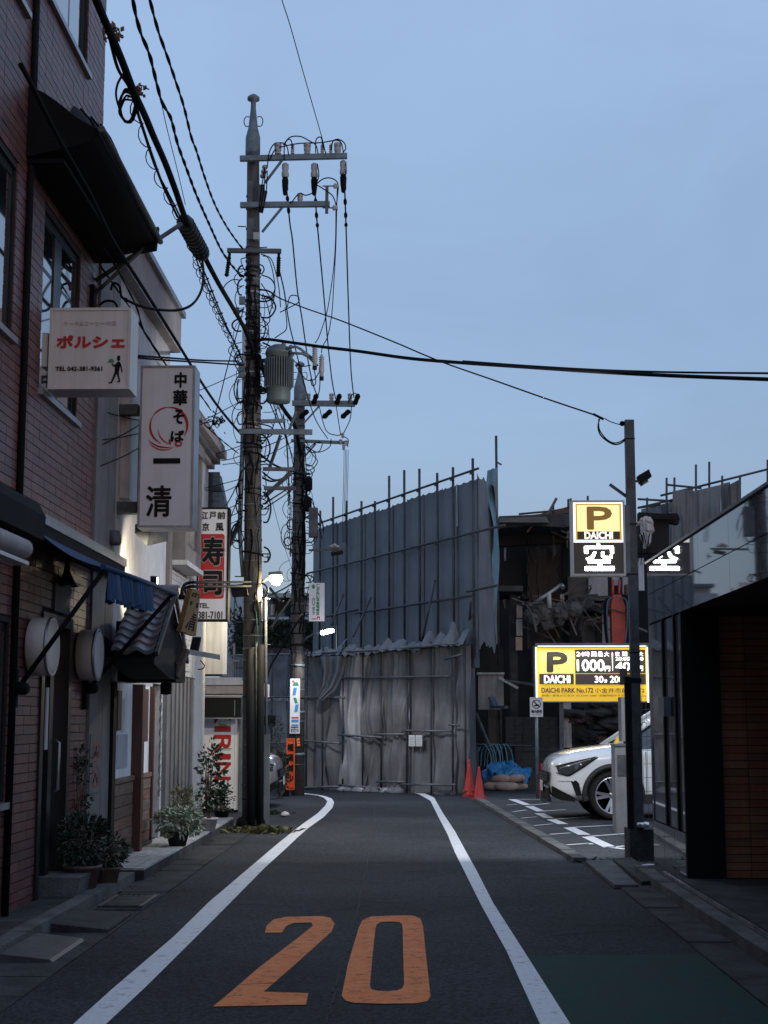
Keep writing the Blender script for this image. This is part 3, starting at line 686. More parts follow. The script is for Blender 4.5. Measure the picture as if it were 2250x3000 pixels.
for ch, (x0, y0, x1, y1) in {'中': (610, 180, 800, 420), '華': (590, 470, 820, 710), 'そ': (600, 790, 770, 1010), 'ば': (560, 1130, 780, 1300), '一': (270, 1580, 720, 1655)}.items():
    u0, v0 = f2((x0, y1)); u1, v1 = f2((x1, y0)); F2.text(mb, ch, u0, v0, u1, v1, .006 if ch != '一' else .004)
F2.text(mb, '清', .16, .068, .60, .253, .0065)
mb.build('lettering', 'ink', s2)
mb = MB()
def arc2(cx, cy, rx, ry, a0, a1, w0, w1, n=30):
    for i in range(n):
        t0 = a0 + (a1 - a0) * i / n; t1 = a0 + (a1 - a0) * (i + 1) / n; wa = w0 + (w1 - w0) * math.sin(math.pi * i / n); wb = w0 + (w1 - w0) * math.sin(math.pi * (i + 1) / n)
        q = [(cx + (rx + wa) * math.cos(t0), cy - (ry + wa) * math.sin(t0)), (cx + (rx + wb) * math.cos(t1), cy - (ry + wb) * math.sin(t1)), (cx + (rx - wb) * math.cos(t1), cy - (ry - wb) * math.sin(t1)), (cx + (rx - wa) * math.cos(t0), cy - (ry - wa) * math.sin(t0))]
        F2.poly(mb, [f2(p) for p in q][::1])
arc2(515, 1050, 320, 305, -.55, 1.6, 6, 26); arc2(515, 1050, 320, 305, 1.6, 2.6, 4, 14); arc2(515, 1050, 320, 305, 2.6, 4.3, 5, 18)
arc2(480, 1130, 360, 270, 3.7, 5.0, 3, 14); arc2(440, 1170, 300, 270, 3.75, 5.3, 3, 10); arc2(640, 1080, 310, 280, 3.2, 4.5, 2, 10); arc2(690, 1340, 50, 35, 0, 6.28, 14, 16); arc2(560, 1240, 30, 90, 3.4, 4.7, 6, 26)
mb.build('emblem_print', 'red_print', s2)
b = P(402, 1467, 14.5); c = P(402, 1500, 14.5)
MB().box(LX + .012, b.x - .002, 14.56, 14.70, c.z, b.z).build('wall_mount', 'galv_dark', s2)
b = P(402, 1180, 14.5); MB().box(LX + .012, b.x - .002, 14.56, 14.70, b.z - .1, b.z).build('wall_mount', 'galv_dark', s2)
s3, F3 = sign_box('projecting_sign', 'tall white sushi sign with a red panel and black frame', 574, 1487, 672, 1819, 19.45, .22, 'signwhite', 'black')
F3s = lambda x, y: ((x - 574) / 98, (1819 - y) / 332)
def ft(F, mbx, fs, t, x0, y0, x1, y1, b=0, l=.004): u0, v0 = fs(x0, y1); u1, v1 = fs(x1, y0); F.text(mbx, t, u0, v0, u1, v1, b, l)
mb = MB(); ft(F3, mb, F3s, '江', 588, 1500, 606, 1521, .003); ft(F3, mb, F3s, '戸', 611, 1500, 631, 1521, .003); ft(F3, mb, F3s, '前', 636, 1500, 660, 1521, .003)
ft(F3, mb, F3s, '京', 590, 1533, 610, 1556, .003); ft(F3, mb, F3s, '風', 631, 1533, 655, 1556, .003)
ft(F3, mb, F3s, '寿', 592, 1577, 655, 1655, .012, .008); ft(F3, mb, F3s, '司', 596, 1676, 650, 1742, .012, .008)
ft(F3, mb, F3s, 'TEL.', 582, 1768, 615, 1782, .002); ft(F3, mb, F3s, '381-7101', 582, 1792, 655, 1813, .002)
mb.build('lettering', 'ink', s3)
mb = MB(); ft(F3, mb, F3s, '寿', 590, 1575, 657, 1657, .02, .005); ft(F3, mb, F3s, '司', 594, 1674, 652, 1744, .02, .005); mb.build('lettering_outline', 'pale_ink', s3)
mb = MB(); pts = []
for (cx, cy, a0) in ((651, 1575, 90), (589, 1575, 180), (589, 1749, 270), (651, 1749, 0)):
    order = range(0, 91, 15) if True else ()
for (cx, cy, a0) in ((651, 1573, 0), (589, 1573, 90), (589, 1747, 180), (651, 1747, 270)):
    for a_ in range(a0, a0 + 91, 15):
        pts.append(F3s(cx + 8 * math.cos(math.radians(a_)), cy - 8 * math.sin(math.radians(a_))))
F3.poly(mb, pts, .002); mb.build('red_panel', 'red_print', s3)
a = P(672, 1560, 19.5)
MB().bar(P(672, 1595, 19.6), P(697, 1540, 20.5), .05, .05).build('stay', 'black', s3)

# ------------------------------------------------------------------ WHITE RESTAURANT BUILDING
rb = thing('white_restaurant_building', 'white stucco restaurant building with slat panels and red-brown posts', 'building', (-5, 15.5, 0))
h2 = [(15.2, 15.95, 3.75, 4.75), (14.62, 15.66, .9, 1.86), (15.83, 16.72, .85, 1.86), (16.9, 17.5, .1, 1.9)]
mb = MB(); wall_x(mb, LX + .01, .2, 14.43, 17.62, .12, 6.0, h2); mb.box(-9, LX - .19, 14.43, 14.6, 0, 6.0).box(-9, LX - .19, 17.45, 17.62, 0, 6.0); mb.build('wall', 'stucco', rb)
MB().box(-8.9, LX - .5, 14.65, 17.4, 0, 5.9).build('inner_wall', 'dark', rb)
MB().box(-9, LX + .12, 14.0, 17.75, 6.0, 6.45).build('parapet', 'stucco_pink', rb)
MB().box(-9, LX + .17, 13.95, 17.80, 6.452, 6.52).build('coping', 'alu', rb)
window_x(rb, LX + .01, 15.2, 15.95, 3.75, 4.75, 2, rec=.05)
MB().box(LX + .012, LX + .10, 14.70, 15.18, 3.72, 4.80).build('shutter_case', 'stucco', rb)
MB().box(LX - .05, LX + .06, 17.622, 17.80, 0, 3.9).build('corner_pillar', 'grey_paint', rb)
# ground floor bays
for (y0, y1) in ((14.62, 15.66), (15.83, 16.72)):
    f = MB().box(LX - .06, LX + .008, y0, y1, .9, 1.86).build('plaster_panel', 'bright_plaster', rb)
    MB().box(LX - .03, LX + .055, y0, y1, .86, .905).build('sill', 'wood', rb)
    for k in range(6):
        z = .16 + k * .115
        MB().box(LX + .012, LX + .035 + .004 * (k % 2), y0, y1, z, z + .108).build('slat', 'wood', rb)
    MB().box(LX + .012, LX + .06, y0, y1, .118, .155).build('plinth', 'concrete', rb)
MB().box(LX - .02, LX + .06, 14.44, 14.60, .118, 1.86).build('post', 'ink', rb)
MB().box(LX - .03, LX + .12, 15.68, 15.82, .118, 1.86).build('post', 'wood_red', rb)
MB().box(LX - .03, LX + .06, 16.73, 16.80, .118, 1.86).build('post', 'wood_red', rb)
MB().box(LX + .009, LX + .03, 14.61, 14.615, .9, 1.8).build('edge_trim', 'stucco', rb)
MB().box(LX + .009, LX + .014, 14.9, 15.45, 1.0, 1.34).build('poster', 'house', rb)
MB().box(LX + .009, LX + .013, 15.1, 15.25, 1.36, 1.7).build('poster', 'paper', rb)
mn = tag(MB().box(LX - .02, LX + .02, 14.86, 15.05, 1.38, 1.78).build('menu_board', 'wood_red'), 'small red-brown menu board on the first white bay', 'menu board', 'menu boards on the restaurant front')
mn = tag(MB().box(LX - .02, LX + .07, 16.05, 16.32, 1.25, 1.82).build('menu_board', 'wood_red'), 'larger red-brown menu board beyond the thick post', 'menu board', 'menu boards on the restaurant front')
# doorway / sliding door
f = MB().box(LX - .12, LX - .08, 16.9, 17.5, .12, 1.9).build('sliding_door', 'grey_paint', rb)
MB().tube([(LX - .06, 17.0, .7), (LX - .03, 17.0, .75), (LX - .03, 17.0, 1.1), (LX - .06, 17.0, 1.15)], .012, 6).build('handle', 'alu', f)
# twisted rope / chain noticeable by the door
mb = MB(); mb.tube([(LX + .1 + .008 * math.sin(i * 1.6), 16.95 + .012 * math.cos(i * 1.6), 1.85 - i * .035) for i in range(36)], .012, 6); tag(mb.build('rain_chain', 'alu'), 'pale twisted rain chain hanging beside the restaurant door', 'chain')
# lit white brick wall beyond with bay
wb = thing('sushi_building', 'pale two-storey building with bay window and deep cornice beyond the restaurant', 'building', (-5, 19.5, 0))
mb = MB(); wall_x(mb, LX, .2, 17.81, 21.3, 0, 5.15, [(17.9, 20.3, .1, 2.05)]); mb.box(-9, LX - .2, 21.1, 21.3, 0, 5.15).build('wall', 'stucco', wb)
MB().box(-8.9, LX - .45, 17.82, 21, 0, 5.1).build('inner_wall', 'dark', wb)
mb = MB()
bm = MB().box(0, .012, 0, .142, 0, .063).mesh('brick', 'stucco')
cnt = 0
for r in range(19):
    for k in range(13):
        y0 = 17.84 + k * .148 + (r % 2) * .074; z0 = 2.12 + r * .069
        if y0 + .142 > 19.8: continue
        o = bpy.data.objects.new('brick', bm); C.objects.link(o); o.parent = wb; o.location = V((LX + .001, y0, z0)) - wb.location
for k in range(15):
    y0 = 17.9 + k * .16; r = k % 2
    MB().box(LX - .06, LX - .02 + .02 * r, y0, y0 + .158, .11, 2.04).build('shutter_panel', 'grey_paint', wb)
for i, (a, b, c, d) in enumerate(((.0, .08, 5.15, 5.22), (.0, .16, 5.225, 5.30), (0, .25, 5.305, 5.42), (0, .22, 5.425, 5.50))):
    MB().box(-9, LX + b, 17.9, 21.35 + b * .3, c, d).build('cornice_band', 'grey_paint' if i % 2 else 'stucco_pink', wb)
bw = MB(); bx = -2.74
bw.box(LX + .001, bx, 17.82, 19.2, 3.42, 3.62).box(LX + .001, bx, 17.82, 17.95, 3.62, 4.9).box(LX + .001, bx, 19.08, 19.2, 3.62, 4.9).box(LX + .001, bx + .02, 17.8, 19.22, 4.9, 5.05)
bay = bw.build('bay_window', 'grey_paint', wb)
MB().box(LX + .001, bx + .03, 17.79, 19.24, 3.36, 3.42).build('ledge', 'stucco', bay)
MB().box(bx - .06, bx - .04, 17.96, 19.07, 3.63, 4.89).build('pane', 'glass', bay)
MB().box(bx - .04, bx + .01, 18.45, 18.50, 3.63, 4.89).build('mullion', 'alu', bay)
# lamp box under the noodle sign + small lit lamp
fl = thing('sign_floodlight', 'flat grey floodlight box fixed under the noodle-shop sign', 'lamp', (-2.8, 15.0, 3.3))
q = [P(395, 1562, 14.9), P(440, 1549, 14.9), P(492, 1585, 15.6), P(430, 1600, 15.0)]
MB().prism(q, (0, 0, .09)).build('housing', 'galv_dark', fl)
wl = thing('wall_lamp', 'small round wall lamp high on the pilaster edge', 'lamp', (LX, 14.4, 3.1)); c = W(334, 1582, LX + .06)
MB().lathe([(.001, .10), (.05, .09), (.07, .04), (.075, -.02), (.06, -.05), (.001, -.055)], c, (0, 0, 1), 14).build('shade', 'galv_dark', wl)
# -------- roofed entrance canopy
cn = thing('tiled_entrance_canopy', 'small gabled canopy with grey glazed roof tiles over the restaurant entrance', 'canopy', (-2.6, 14.3, 2.05))
gx0, gx1 = -2.70, -2.31; Ye, Yr, Yf = 13.32, 14.32, 15.2; ze, zr = 2.08, 2.70
MB().prism([(gx0, Ye, ze - .05), (gx0, Yr, zr - .05), (gx0, Yf, ze + .02), (gx0, Yf, ze - .2), (gx0, Ye + .9, ze - .2), (gx0, Ye, ze - .09)], (gx1 - gx0, 0, 0)).build('gable', 'ink', cn)
MB().box(LX + .07, -2.30, 14.52, 15.1, 1.86, 2.06).build('fascia_box', 'ink', cn)
MB().box(LX + .07, gx0 - .002, 14.4, 15.15, 2.062, 2.45).build('roof_back', 'ink', cn)
mb = MB(); mb.prism([P(263, 1826, 13.9), P(347, 1898, 14.2), P(345, 1925, 14.2), P(262, 1925, 13.9)], (0, .05, 0)); mb.build('side_board', 'ink', cn)
rows = 9; cols = 2
for r in range(rows):
    for k in range(cols):
        v0 = r / rows; y0 = Ye + (Yr - Ye) * v0 - .01; z0 = ze + (zr - ze) * v0; dy = (Yr - Ye) / rows * 1.12; dz = (zr - ze) / rows * 1.12
        xa = gx0 + (gx1 - gx0) * k / cols; wx = (gx1 - gx0) / cols * 1.02
        def tf(u, v, y0=y0, z0=z0, dy=dy, dz=dz, xa=xa, wx=wx):
            c_ = .020 * math.sin(u * 2 * math.pi + .6) + .012
            return V((xa + wx * u, y0 + dy * v - c_ * .5, z0 + dz * v + c_ + .035 - .030 * v))
        m_ = MB().grid(tf, 10, 2); 
        vs = [tf(i / 10, 0) for i in range(11)]; m_.add(vs + [p - V((0, -.012, .034)) for p in vs], [(i + 1, i, i + 11, i + 12) for i in range(10)])
        m_.build('roof_tile', 'roof_tile', cn)
MB().tube([(gx0 - .02, Yr, zr + .05), (gx1 + .06, Yr, zr + .05)], .05, 10).build('ridge_tile', 'roof_tile', cn)
for sgn, ya, yb in ((1, Ye, Yr), (-1, Yf, Yr)):
    MB().bar((gx1 + .02, ya, ze + .0), (gx1 + .02, yb, zr + .01), .03, .05).build('bargeboard', 'concrete_pale' if sgn < 0 else 'galv_dark', cn)
MB().bar((gx1 + .01, 14.55, 1.9), P(547, 1905, 14.7), .05, .05).build('bracket', 'wood', cn)
mb = MB().obox(P(548, 1916, 14.7), V((.29, .25, -.045)), V((.0, .08, 0)), V((0, 0, .05))); mb.build('perch_board', 'concrete_pale', cn)
mb = MB().obox(P(554, 1912, 14.9), V((.08, .02, 0)), V((0, .08, 0)), V((.03, 0, .16))); mb.build('lamp_head', 'ink', cn)
MB().tube(smooth_path([P(587, 1935, 14.8), P(599, 1950, 14.8), P(592, 1960, 14.8), P(580, 1961, 14.8)]), .006, 5).build('wire_loop', 'cable', cn)
# carved wooden name board, leaning
wbs = thing('carved_name_board', 'leaning golden wooden board with black brush carving on the canopy gable', 'sign', (-2.25, 14.6, 2.3))
q = [W(531, 1849, -2.24), W(574, 1864, -2.24), W(588, 1731, -2.06), W(563, 1724, -2.09)]
MB().prism(q, (-.05, 0, 0)).build('plank', mat('golden_wood', (.42, .25, .10), .5, var=.35, vs=4, stretch=(6, 6, 1), bump=.3), wbs)
mb = MB()
for ch, v0, v1 in (('清', .08, .5), ('一', .62, .72), ('中', .78, .93)):
    v, sz, f = glyphs(ch)
    for k in range(4):
        vs = []
        for p_ in v:
            u = .14 + .7 * p_[0] / sz[0] + (.02 if k == 1 else -.02 if k == 2 else 0); w_ = v0 + (v1 - v0) * p_[1] / sz[1] + (.008 if k == 3 else 0)
            vs.append(q[0].lerp(q[1], u).lerp(q[3].lerp(q[2], u), w_) + V((.004 + k * .0006, -.002, 0)))
        mb.add(vs, f)
mb.build('lettering', 'ink', wbs)
# conduits from the utility pole to the gable, with two lamp heads
for i, (ya, hx, hy) in enumerate(((1706, 530, 1742), (1718, 546, 1752))):
    t = thing('conduit_pipe', 'upper black conduit from the near pole to the canopy' if i == 0 else 'lower black conduit from the near pole to the canopy', 'pipe', P(560, ya, 15), 'conduits above the canopy')
    MB().tube(smooth_path([P(735, ya - 1, 20.4), P(650, ya, 17.8), P(575, ya, 15.2), P(555, ya + 1, 15.0), P(540, ya + 8, 14.9), P(hx + 2, hy - 10, 14.8), P(hx, hy, 14.8)]), .016, 8).build('tube', 'ink', t)
    MB().tube([P(hx, hy - 8, 14.8), P(hx, hy + 14, 14.8)], .028, 8).build('end_fitting', 'ink', t)
sl_ = thing('spot_lamp', 'small lit cylinder lamp on top of the canopy ridge', 'lamp', P(456, 1730, 14.6)); c = P(456, 1706, 14.6)
MB().tube([c - V((.02, 0, .06)), c + V((-.02, 0, .06))], .035, 12).build('housing', 'ink', sl_)
MB().tube([c + V((.012, 0, -.045)), c + V((.012, 0, .05))], .012, 8).build('lens', 'e_small', sl_)
MB().tube([c + V((-.02, 0, -.06)), (c.x - .02, c.y, zr + .02)], .012, 6).build('stem', 'ink', sl_)
lamp('spot_lamp_light', 'SPOT', c + V((.06, .10, .05)), 75, (1, .86, .62), .04, (-1, 1.5, .25), spot_size=math.radians(105), spot_blend=.6)
# dark lamp bell under canopy
MB().lathe([(.001, .09), (.04, .08), (.06, 0), (.055, -.08), (.001, -.09)], P(486, 2010, 15.0), (0, 0, 1), 14).build('hanging_bell', 'ink')
tag(bpy.data.objects['hanging_bell'], 'dark round bell lamp hanging under the tiled canopy', 'lamp')

# ------------------------------------------------------------------ building D with carport
bd = thing('carport_building', 'blue-grey clad building with blank white signboard above a carport', 'building', (-5, 22, 0))
MB().prism([(-6, 21.45, 2.12), (-2.72, 21.45, 2.12), (P(661, 1484, 21.45).x, 21.45, P(661, 1484, 21.45).z), (P(640, 1385, 21.45).x, 21.45, P(640, 1385, 21.45).z), (-6, 21.45, 5.2)], (0, .4, 0)).build('wall', 'roofblue', bd)
for k in range(9):
    z = 4.45 + k * .075; MB().box(-3.4, -2.80, 21.42, 21.448, z, z + .07).build('cladding_board', 'roofblue', bd)
MB().box(-6, -4.2, 21.9, 27, 0, 4.9).build('rear_wall', 'house', bd)
a, b = P(589, 1975, 21.3), P(664, 1822, 21.3)
MB().box(a.x, b.x, 21.28, 21.40, a.z, b.z).build('blank_signboard', 'house', bd)
MB().box(a.x - .05, a.x - .01, 21.26, 21.40, a.z, b.z).build('trim', 'galv', bd)
MB().box(-6, -2.67, 24.0, 28.2, 1.90, 2.14).build('carport_roof', 'stucco_pink', bd)
MB().box(-6, -2.65, 23.96, 23.998, 2.04, 2.16).build('gutter', 'house', bd)
MB().box(-6, -2.68, 23.97, 23.998, 1.86, 1.88).build('lower_trim', 'house', bd)
MB().box(-2.76, -2.69, 24.05, 24.12, 0, 1.9).build('carport_post', 'galv', bd)
MB().box(-4.19, -4.1, 22.9, 27.2, 0, 1.9).build('rear_panel', 'dark', bd)
ac = thing('dark_sign_panel', 'dark wide blank panel hanging under the carport roof above the vending machine', 'panel', P(640, 2105, 23.7))
a, b = P(577, 2106, 23.7), P(706, 2040, 23.7)
MB().box(a.x, b.x, 23.7, 23.9, a.z + .02, b.z - .02).build('panel', 'ink', ac)
MB().box(a.x - .01, b.x + .01, 23.67, 23.91, a.z, a.z + .019).build('lower_rail', 'alu', ac)
MB().box(a.x - .01, b.x + .01, 23.67, 23.91, b.z - .019, b.z).build('upper_rail', 'alu', ac)
for x_ in (594, 687): c = P(x_, 2070, 23.67); MB().box(c.x - .008, c.x + .008, 23.685, 23.698, a.z + .05, b.z - .06).build('bracket', 'galv', ac)
# vending machine seen from the side
vm = thing('vending_machine', 'white drinks vending machine with red sideways lettering on its side', 'vending machine', (-3.1, 24.2, 0))
vx0, vx1 = P(585, 2380, 24.1).x, P(684, 2380, 24.1).x
MB().box(vx0, vx1, 24.1, 25.1, .06, 1.83).build('cabinet', 'machine_white', vm)
MB().box(vx1 + .004, vx1 + .075, 24.11, 25.09, .04, 1.83).build('front_door', 'machine_white', vm)
MB().box(vx1 + .001, vx1 + .0035, 24.12, 25.09, .06, 1.82).build('door_gap', 'ink', vm)
MB().box(vx0 + .03, vx1, 24.15, 25.0, 0, .058).build('foot', 'ink', vm)
vf = lambda x, y: P(x, y, 24.1)
# KIRIN rotated 90 degrees clockwise: reads downward
def rot_text(mbx, t, px0, px1, py0, py1, D, bold):
    a = P(px0, py0, D); b = P(px1, py1, D)
    # text x axis runs down (-z), text y axis runs to the right (+x)
    v, sz, f = glyphs(t); L_, H_ = a.z - b.z, b.x - a.x
    for i, (dx, dz) in enumerate(((0, 0), (bold, 0), (-bold, 0), (0, bold), (0, -bold))):
        mbx.add([(a.x + p[1] / sz[1] * H_ + dz, D - .003 - i * .0003, a.z - p[0] / sz[0] * L_ + dx) for p in v], f)
mb = MB()
for ch, y0, y1 in (('K', 2062, 2119), ('I', 2129, 2143), ('R', 2154, 2205), ('I', 2210, 2224), ('N', 2234, 2284)): rot_text(mb, ch, 630, 675, y0, y1, 24.1, .008)
mb.build('lettering', 'red_print', vm)
mb = MB(); a, b = P(641, 2127, 24.09), P(665, 2118, 24.09); put_text(mb, 'dew', (a.x, 24.09, a.z), XF, ZF, b.x - a.x, b.z - a.z, .003); mb.build('lettering', mat('yellow_print', (.6, .36, .02), .5, var=0), vm)
mb = MB()
for (x0, x1, y) in ((622, 635, 2139), (626, 676, 2143), (620, 680, 2193), (636, 676, 2197)): a, b = P(x0, y, 24.095), P(x1, y, 24.095); mb.bar(a, b, .003, .008)
mb.build('fine_print', 'green_print', vm)
# balcony railing, hedge and houses far behind
br = thing('balcony_railing', 'white vertical-bar railing beyond the carport roof', 'railing', P(690, 1995, 33))
for y_ in (1938, 1992): MB().bar(P(655, y_ - (4 if y_ < 1950 else -4), 33), P(735, y_, 33), .05, .04).build('rail', 'alu', br)
for k in range(11):
    x_ = 662 + k * 7.2; MB().bar(P(x_, 1938, 33), P(x_, 1992, 33), .016).build('baluster', 'alu', br)
for x_ in (665, 686): MB().bar(P(x_, 1885, 33.4), P(x_, 1990, 33.4), .05).build('post', 'alu', br)

# ================================================================== RIGHT: POLISHED STONE BUILDING
RX = 2.42
gb = thing('polished_stone_building', 'low building clad in mirror-polished grey stone panels on the right', 'building', (5, 12, 0))
# lower panels: stone base, glass strips between black mullions, fascia in two courses
YF, YN = 14.85, 13.20
for (y0, y1) in ((YN, 13.72), (13.735, 14.28), (14.295, YF)):
    MB().box(RX, RX + .06, y0, y1, .0, .50).build('stone_panel', 'granite', gb)
for (y0, y1) in ((YN, 13.44), (13.50, 14.05), (14.11, YF)):
    MB().box(RX + .01, RX + .05, y0, y1, .51, 2.43).build('glass_panel', 'granite', gb)
for y0 in (13.441, 14.051):
    MB().box(RX - .012, RX + .05, y0, y0 + .058, .505, 2.435).build('mullion', 'black', gb)
MB().box(RX + .061, RX + .30, YN + .002, YF, 0, 2.42).build('wall_core', 'dark', gb)
y = 4.0
while y < YF - .01:
    y1 = min(y + 1.18, YF)
    MB().box(RX, RX + .05, y, y1 - .006, 2.445, 2.735).build('fascia_panel', 'granite', gb)
    MB().box(RX, RX + .05, y, y1 - .006, 2.743, 3.05).build('fascia_panel', 'granite', gb)
    y = y1
MB().box(RX + .051, 9, 3.9, YF, 2.46, 3.04).build('roof_slab', 'dark', gb)
MB().box(RX - .0, 9, YF + .001, YF + .05, 0, 3.05).build('far_wall', 'granite', gb)
MB().box(RX - .02, RX + .10, 3.9, YF + .06, 3.052, 3.075).build('coping', 'galv', gb)
MB().box(RX + .002, RX + .34, YN - .05, YN - .001, .09, 2.44).build('stone_jamb', 'ink', gb)
MB().box(RX + .34, 6, YN + .02, YN + .2, 0, 2.44).build('porch_wall', 'mortar', gb)
bt = MB().box(0, .226, -.012, 0, 0, .0605).mesh('wall_tile', 'brown_tile')
for r in range(34):
    for k in range(4):
        o = bpy.data.objects.new('tile', bt); C.objects.link(o); o.parent = gb
        o.location = V((RX + .345 + k * .2335, YN + .019 + rnd.uniform(-.001, .001), .12 + r * .0675)) - gb.location
MB().box(3.6, 3.8, 4, YN, 0, 2.44).build('side_wall', 'dark', gb)
MB().box(RX, 9, -8, 2.6, 0, 3.04).build('unseen_wing', 'granite', gb)  # unseen wing added behind the camera to darken the porch
MB().box(2.36, 3.7, 9.0, YN - .06, .086, .12).build('porch_floor', 'concrete_dark', gb)
ib = tag(MB().box(RX - .07, RX + .0, 13.72, 14.0, 1.52, 1.70).build('intercom_box', 'galv'), 'small grey box fixed to the polished stone wall', 'box')
# ================================================================== P POLE, LIT SIGN, FLOODLIGHT
pp = thing('steel_sign_pole', 'tall dark square steel pole on a concrete block beside the stone building', 'pole', (2.5, 15.95, 0))
b0 = P(1870, 2428, 15.95); t0 = P(1844, 1229, 15.95)
MB().box(2.33, 2.61, 15.92, 16.3, 0, .335).build('concrete_block', 'concrete_dark', pp)
cx, cy_ = (P(1858, 1800, 15.95).x), 16.0
MB().box(cx - .048, cx + .05, cy_ - .05, cy_ + .05, .335, t0.z).build('column', 'galv_dark', pp)
for z in (4.55, 3.6, 3.05, 2.2): MB().box(cx - .052, cx + .054, cy_ - .054, cy_ + .054, z, z + .012).build('band', 'ink', pp)
MB().box(cx - .115, cx - .055, cy_ - .03, cy_ + .03, .335, 1.95).build('conduit', 'ink', pp)
MB().box(cx - .12, cx + .06, cy_ - .055, cy_ + .055, 1.88, 1.93).build('clamp', 'ink', pp)
MB().lathe([(.001, 0), (.07, 0), (.07, .05), (.001, .05)], (cx + .03, cy_ - .09, .36), (0, 0, 1), 14).build('base_knob', 'chrome', pp)
mb = MB(); mb.lathe([(.022, -.004), (.03, -.004), (.03, .004), (.022, .004), (.022, -.004)], (cx - .075, cy_, P(0, 1247, 16).z), (0, 1, 0), 14); mb.build('eye_ring', 'galv_dark', pp)
ps, FP = sign_box('lit_parking_sign', 'small lit yellow P sign with white LED character high on the steel pole', 1676, 1466, 1829, 1687, 15.9, .16, 'e_black', 'cream')
fp = lambda x, y: ((x - 1676) / 153, (1687 - y) / 221)
def frect(F, fs, m, x0, y0, x1, y1, name, par, l=.0015):
    mb = MB(); u0, v0 = fs(x0, y1); u1, v1 = fs(x1, y0); F.rect(mb, u0, v0, u1, v1, l); return mb.build(name, m, par)
frect(FP, fp, 'e_white', 1681, 1471, 1825, 1590, 'lit_border', ps, .001)
frect(FP, fp, 'e_board', 1689, 1476, 1819, 1583, 'yellow_border', ps, .002)
frect(FP, fp, 'e_yellow_pale', 1693, 1480, 1814, 1557, 'lit_panel', ps, .003)
frect(FP, fp, 'e_black', 1693, 1558, 1814, 1580, 'name_panel', ps, .003)
mb = MB(); ft(FP, mb, fp, 'P', 1723, 1487, 1790, 1550, .010, .006)
mb.build('lettering', 'e_brown', ps)
mb = MB(); ft(FP, mb, fp, 'DAICHI', 1714, 1559, 1793, 1579, .004, .006); mb.build('name_lettering', 'e_white', ps)
mb = MB()
for (x0, y0, x1, y1) in ((1748, 1594, 1756, 1602), (1712, 1601, 1795, 1608), (1712, 1608, 1722, 1622), (1786, 1608, 1795, 1622), (1722, 1641, 1785, 1650), (1750, 1650, 1762, 1662), (1713, 1660, 1796, 1672)):
    u0, v0 = fp(x0, y1); u1, v1 = fp(x1, y0); FP.rect(mb, u0, v0, u1, v1, .006)
for pl_ in ([(1738, 1618), (1731, 1630), (1716, 1637), (1720, 1642), (1738, 1636), (1746, 1618)], [(1760, 1618), (1760, 1632), (1768, 1637), (1790, 1636), (1792, 1626), (1785, 1626), (1783, 1631), (1768, 1630), (1768, 1618)]):
    q = [fp(*p) for p in pl_]; FP.poly(mb, q, .006) if True else None
mb.build('led_character', 'e_led', ps)
a, b = P(1829, 1480, 15.95), P(1845, 1680, 15.95)
MB().box(a.x, b.x + .01, 15.93, 16.03, b.z, a.z).build('side_bracket', 'galv', ps)
fd = thing('floodlight', 'dark floodlight clamped to the steel pole, tilted down', 'lamp', P(1880, 1405, 16.0))
c = P(1892, 1408, 16.0)
MB().obox(c + V((-.06, -.05, -.03)), V((.12, 0, .07)), V((0, .16, 0)), V((-.03, 0, .08))).build('housing', 'ink', fd)
MB().bar(P(1833, 1412, 16.0), c, .025).build('arm', 'galv_dark', fd)
MB().bar(P(1786, 1419, 16.05), P(1836, 1455, 16.05), .03).build('stay', 'galv_dark', fd)
MB().obox(c + V((-.04, .112, -.05)), V((.09, 0, .055)), V((0, .004, 0)), V((-.02, 0, .055))).build('lens', 'lens', fd)
lamp('floodlight_beam', 'SPOT', (c.x - .02, c.y + .16, c.z), 650, (.95, .97, 1), .05, (-.30, 1, -.22), spot_size=math.radians(158), spot_blend=.25)
#lamp('led_glow', 'AREA', (P(1752, 1640, 15.85).x, 15.80, P(1752, 1640, 15.85).z), 1.6, (.9, .95, 1), (.35, .3), (0, -1, 0))
# ------------------------------------------------------------------ price board
pb, FB = sign_box('parking_price_board', 'large lit yellow and black parking price board with white prices', 1567, 1893, 1901, 2058, 28.3, .25, 'e_board', 'galv')
fb = lambda x, y: ((x - 1567) / 334, (2058 - y) / 165)
def gc(x, y): return (1350 + x * .3617, 1850 + y * .3617)
def brect(m, x0, y0, x1, y1, name, l=.004): a = gc(x0, y0); b = gc(x1, y1); frect(FB, fb, m, a[0], a[1], b[0], b[1], name, pb, l)
brect('e_yellow', 638, 148, 914, 340, 'lit_panel'); brect('e_black', 638, 345, 914, 427, 'name_panel')
brect('e_black', 928, 148, 1492, 338, 'price_panel'); brect('e_black', 928, 345, 1492, 430, 'price_panel')
brect('e_yellow', 917, 140, 922, 432, 'divider', .006); brect('e_white', 1224, 168, 1231, 320, 'divider', .008)
def bt_(mbx, t, x0, y0, x1, y1, b=0): a = gc(x0, y0); c_ = gc(x1, y1); ft(FB, mbx, fb, t, a[0], a[1], c_[0], c_[1], b, .009)
mb = MB(); bt_(mb, 'P', 708, 175, 860, 322, .024); mb.build('big_letter', 'e_black', pb)
mb = MB(); bt_(mb, 'DAICHI', 678, 358, 884, 418, .007)
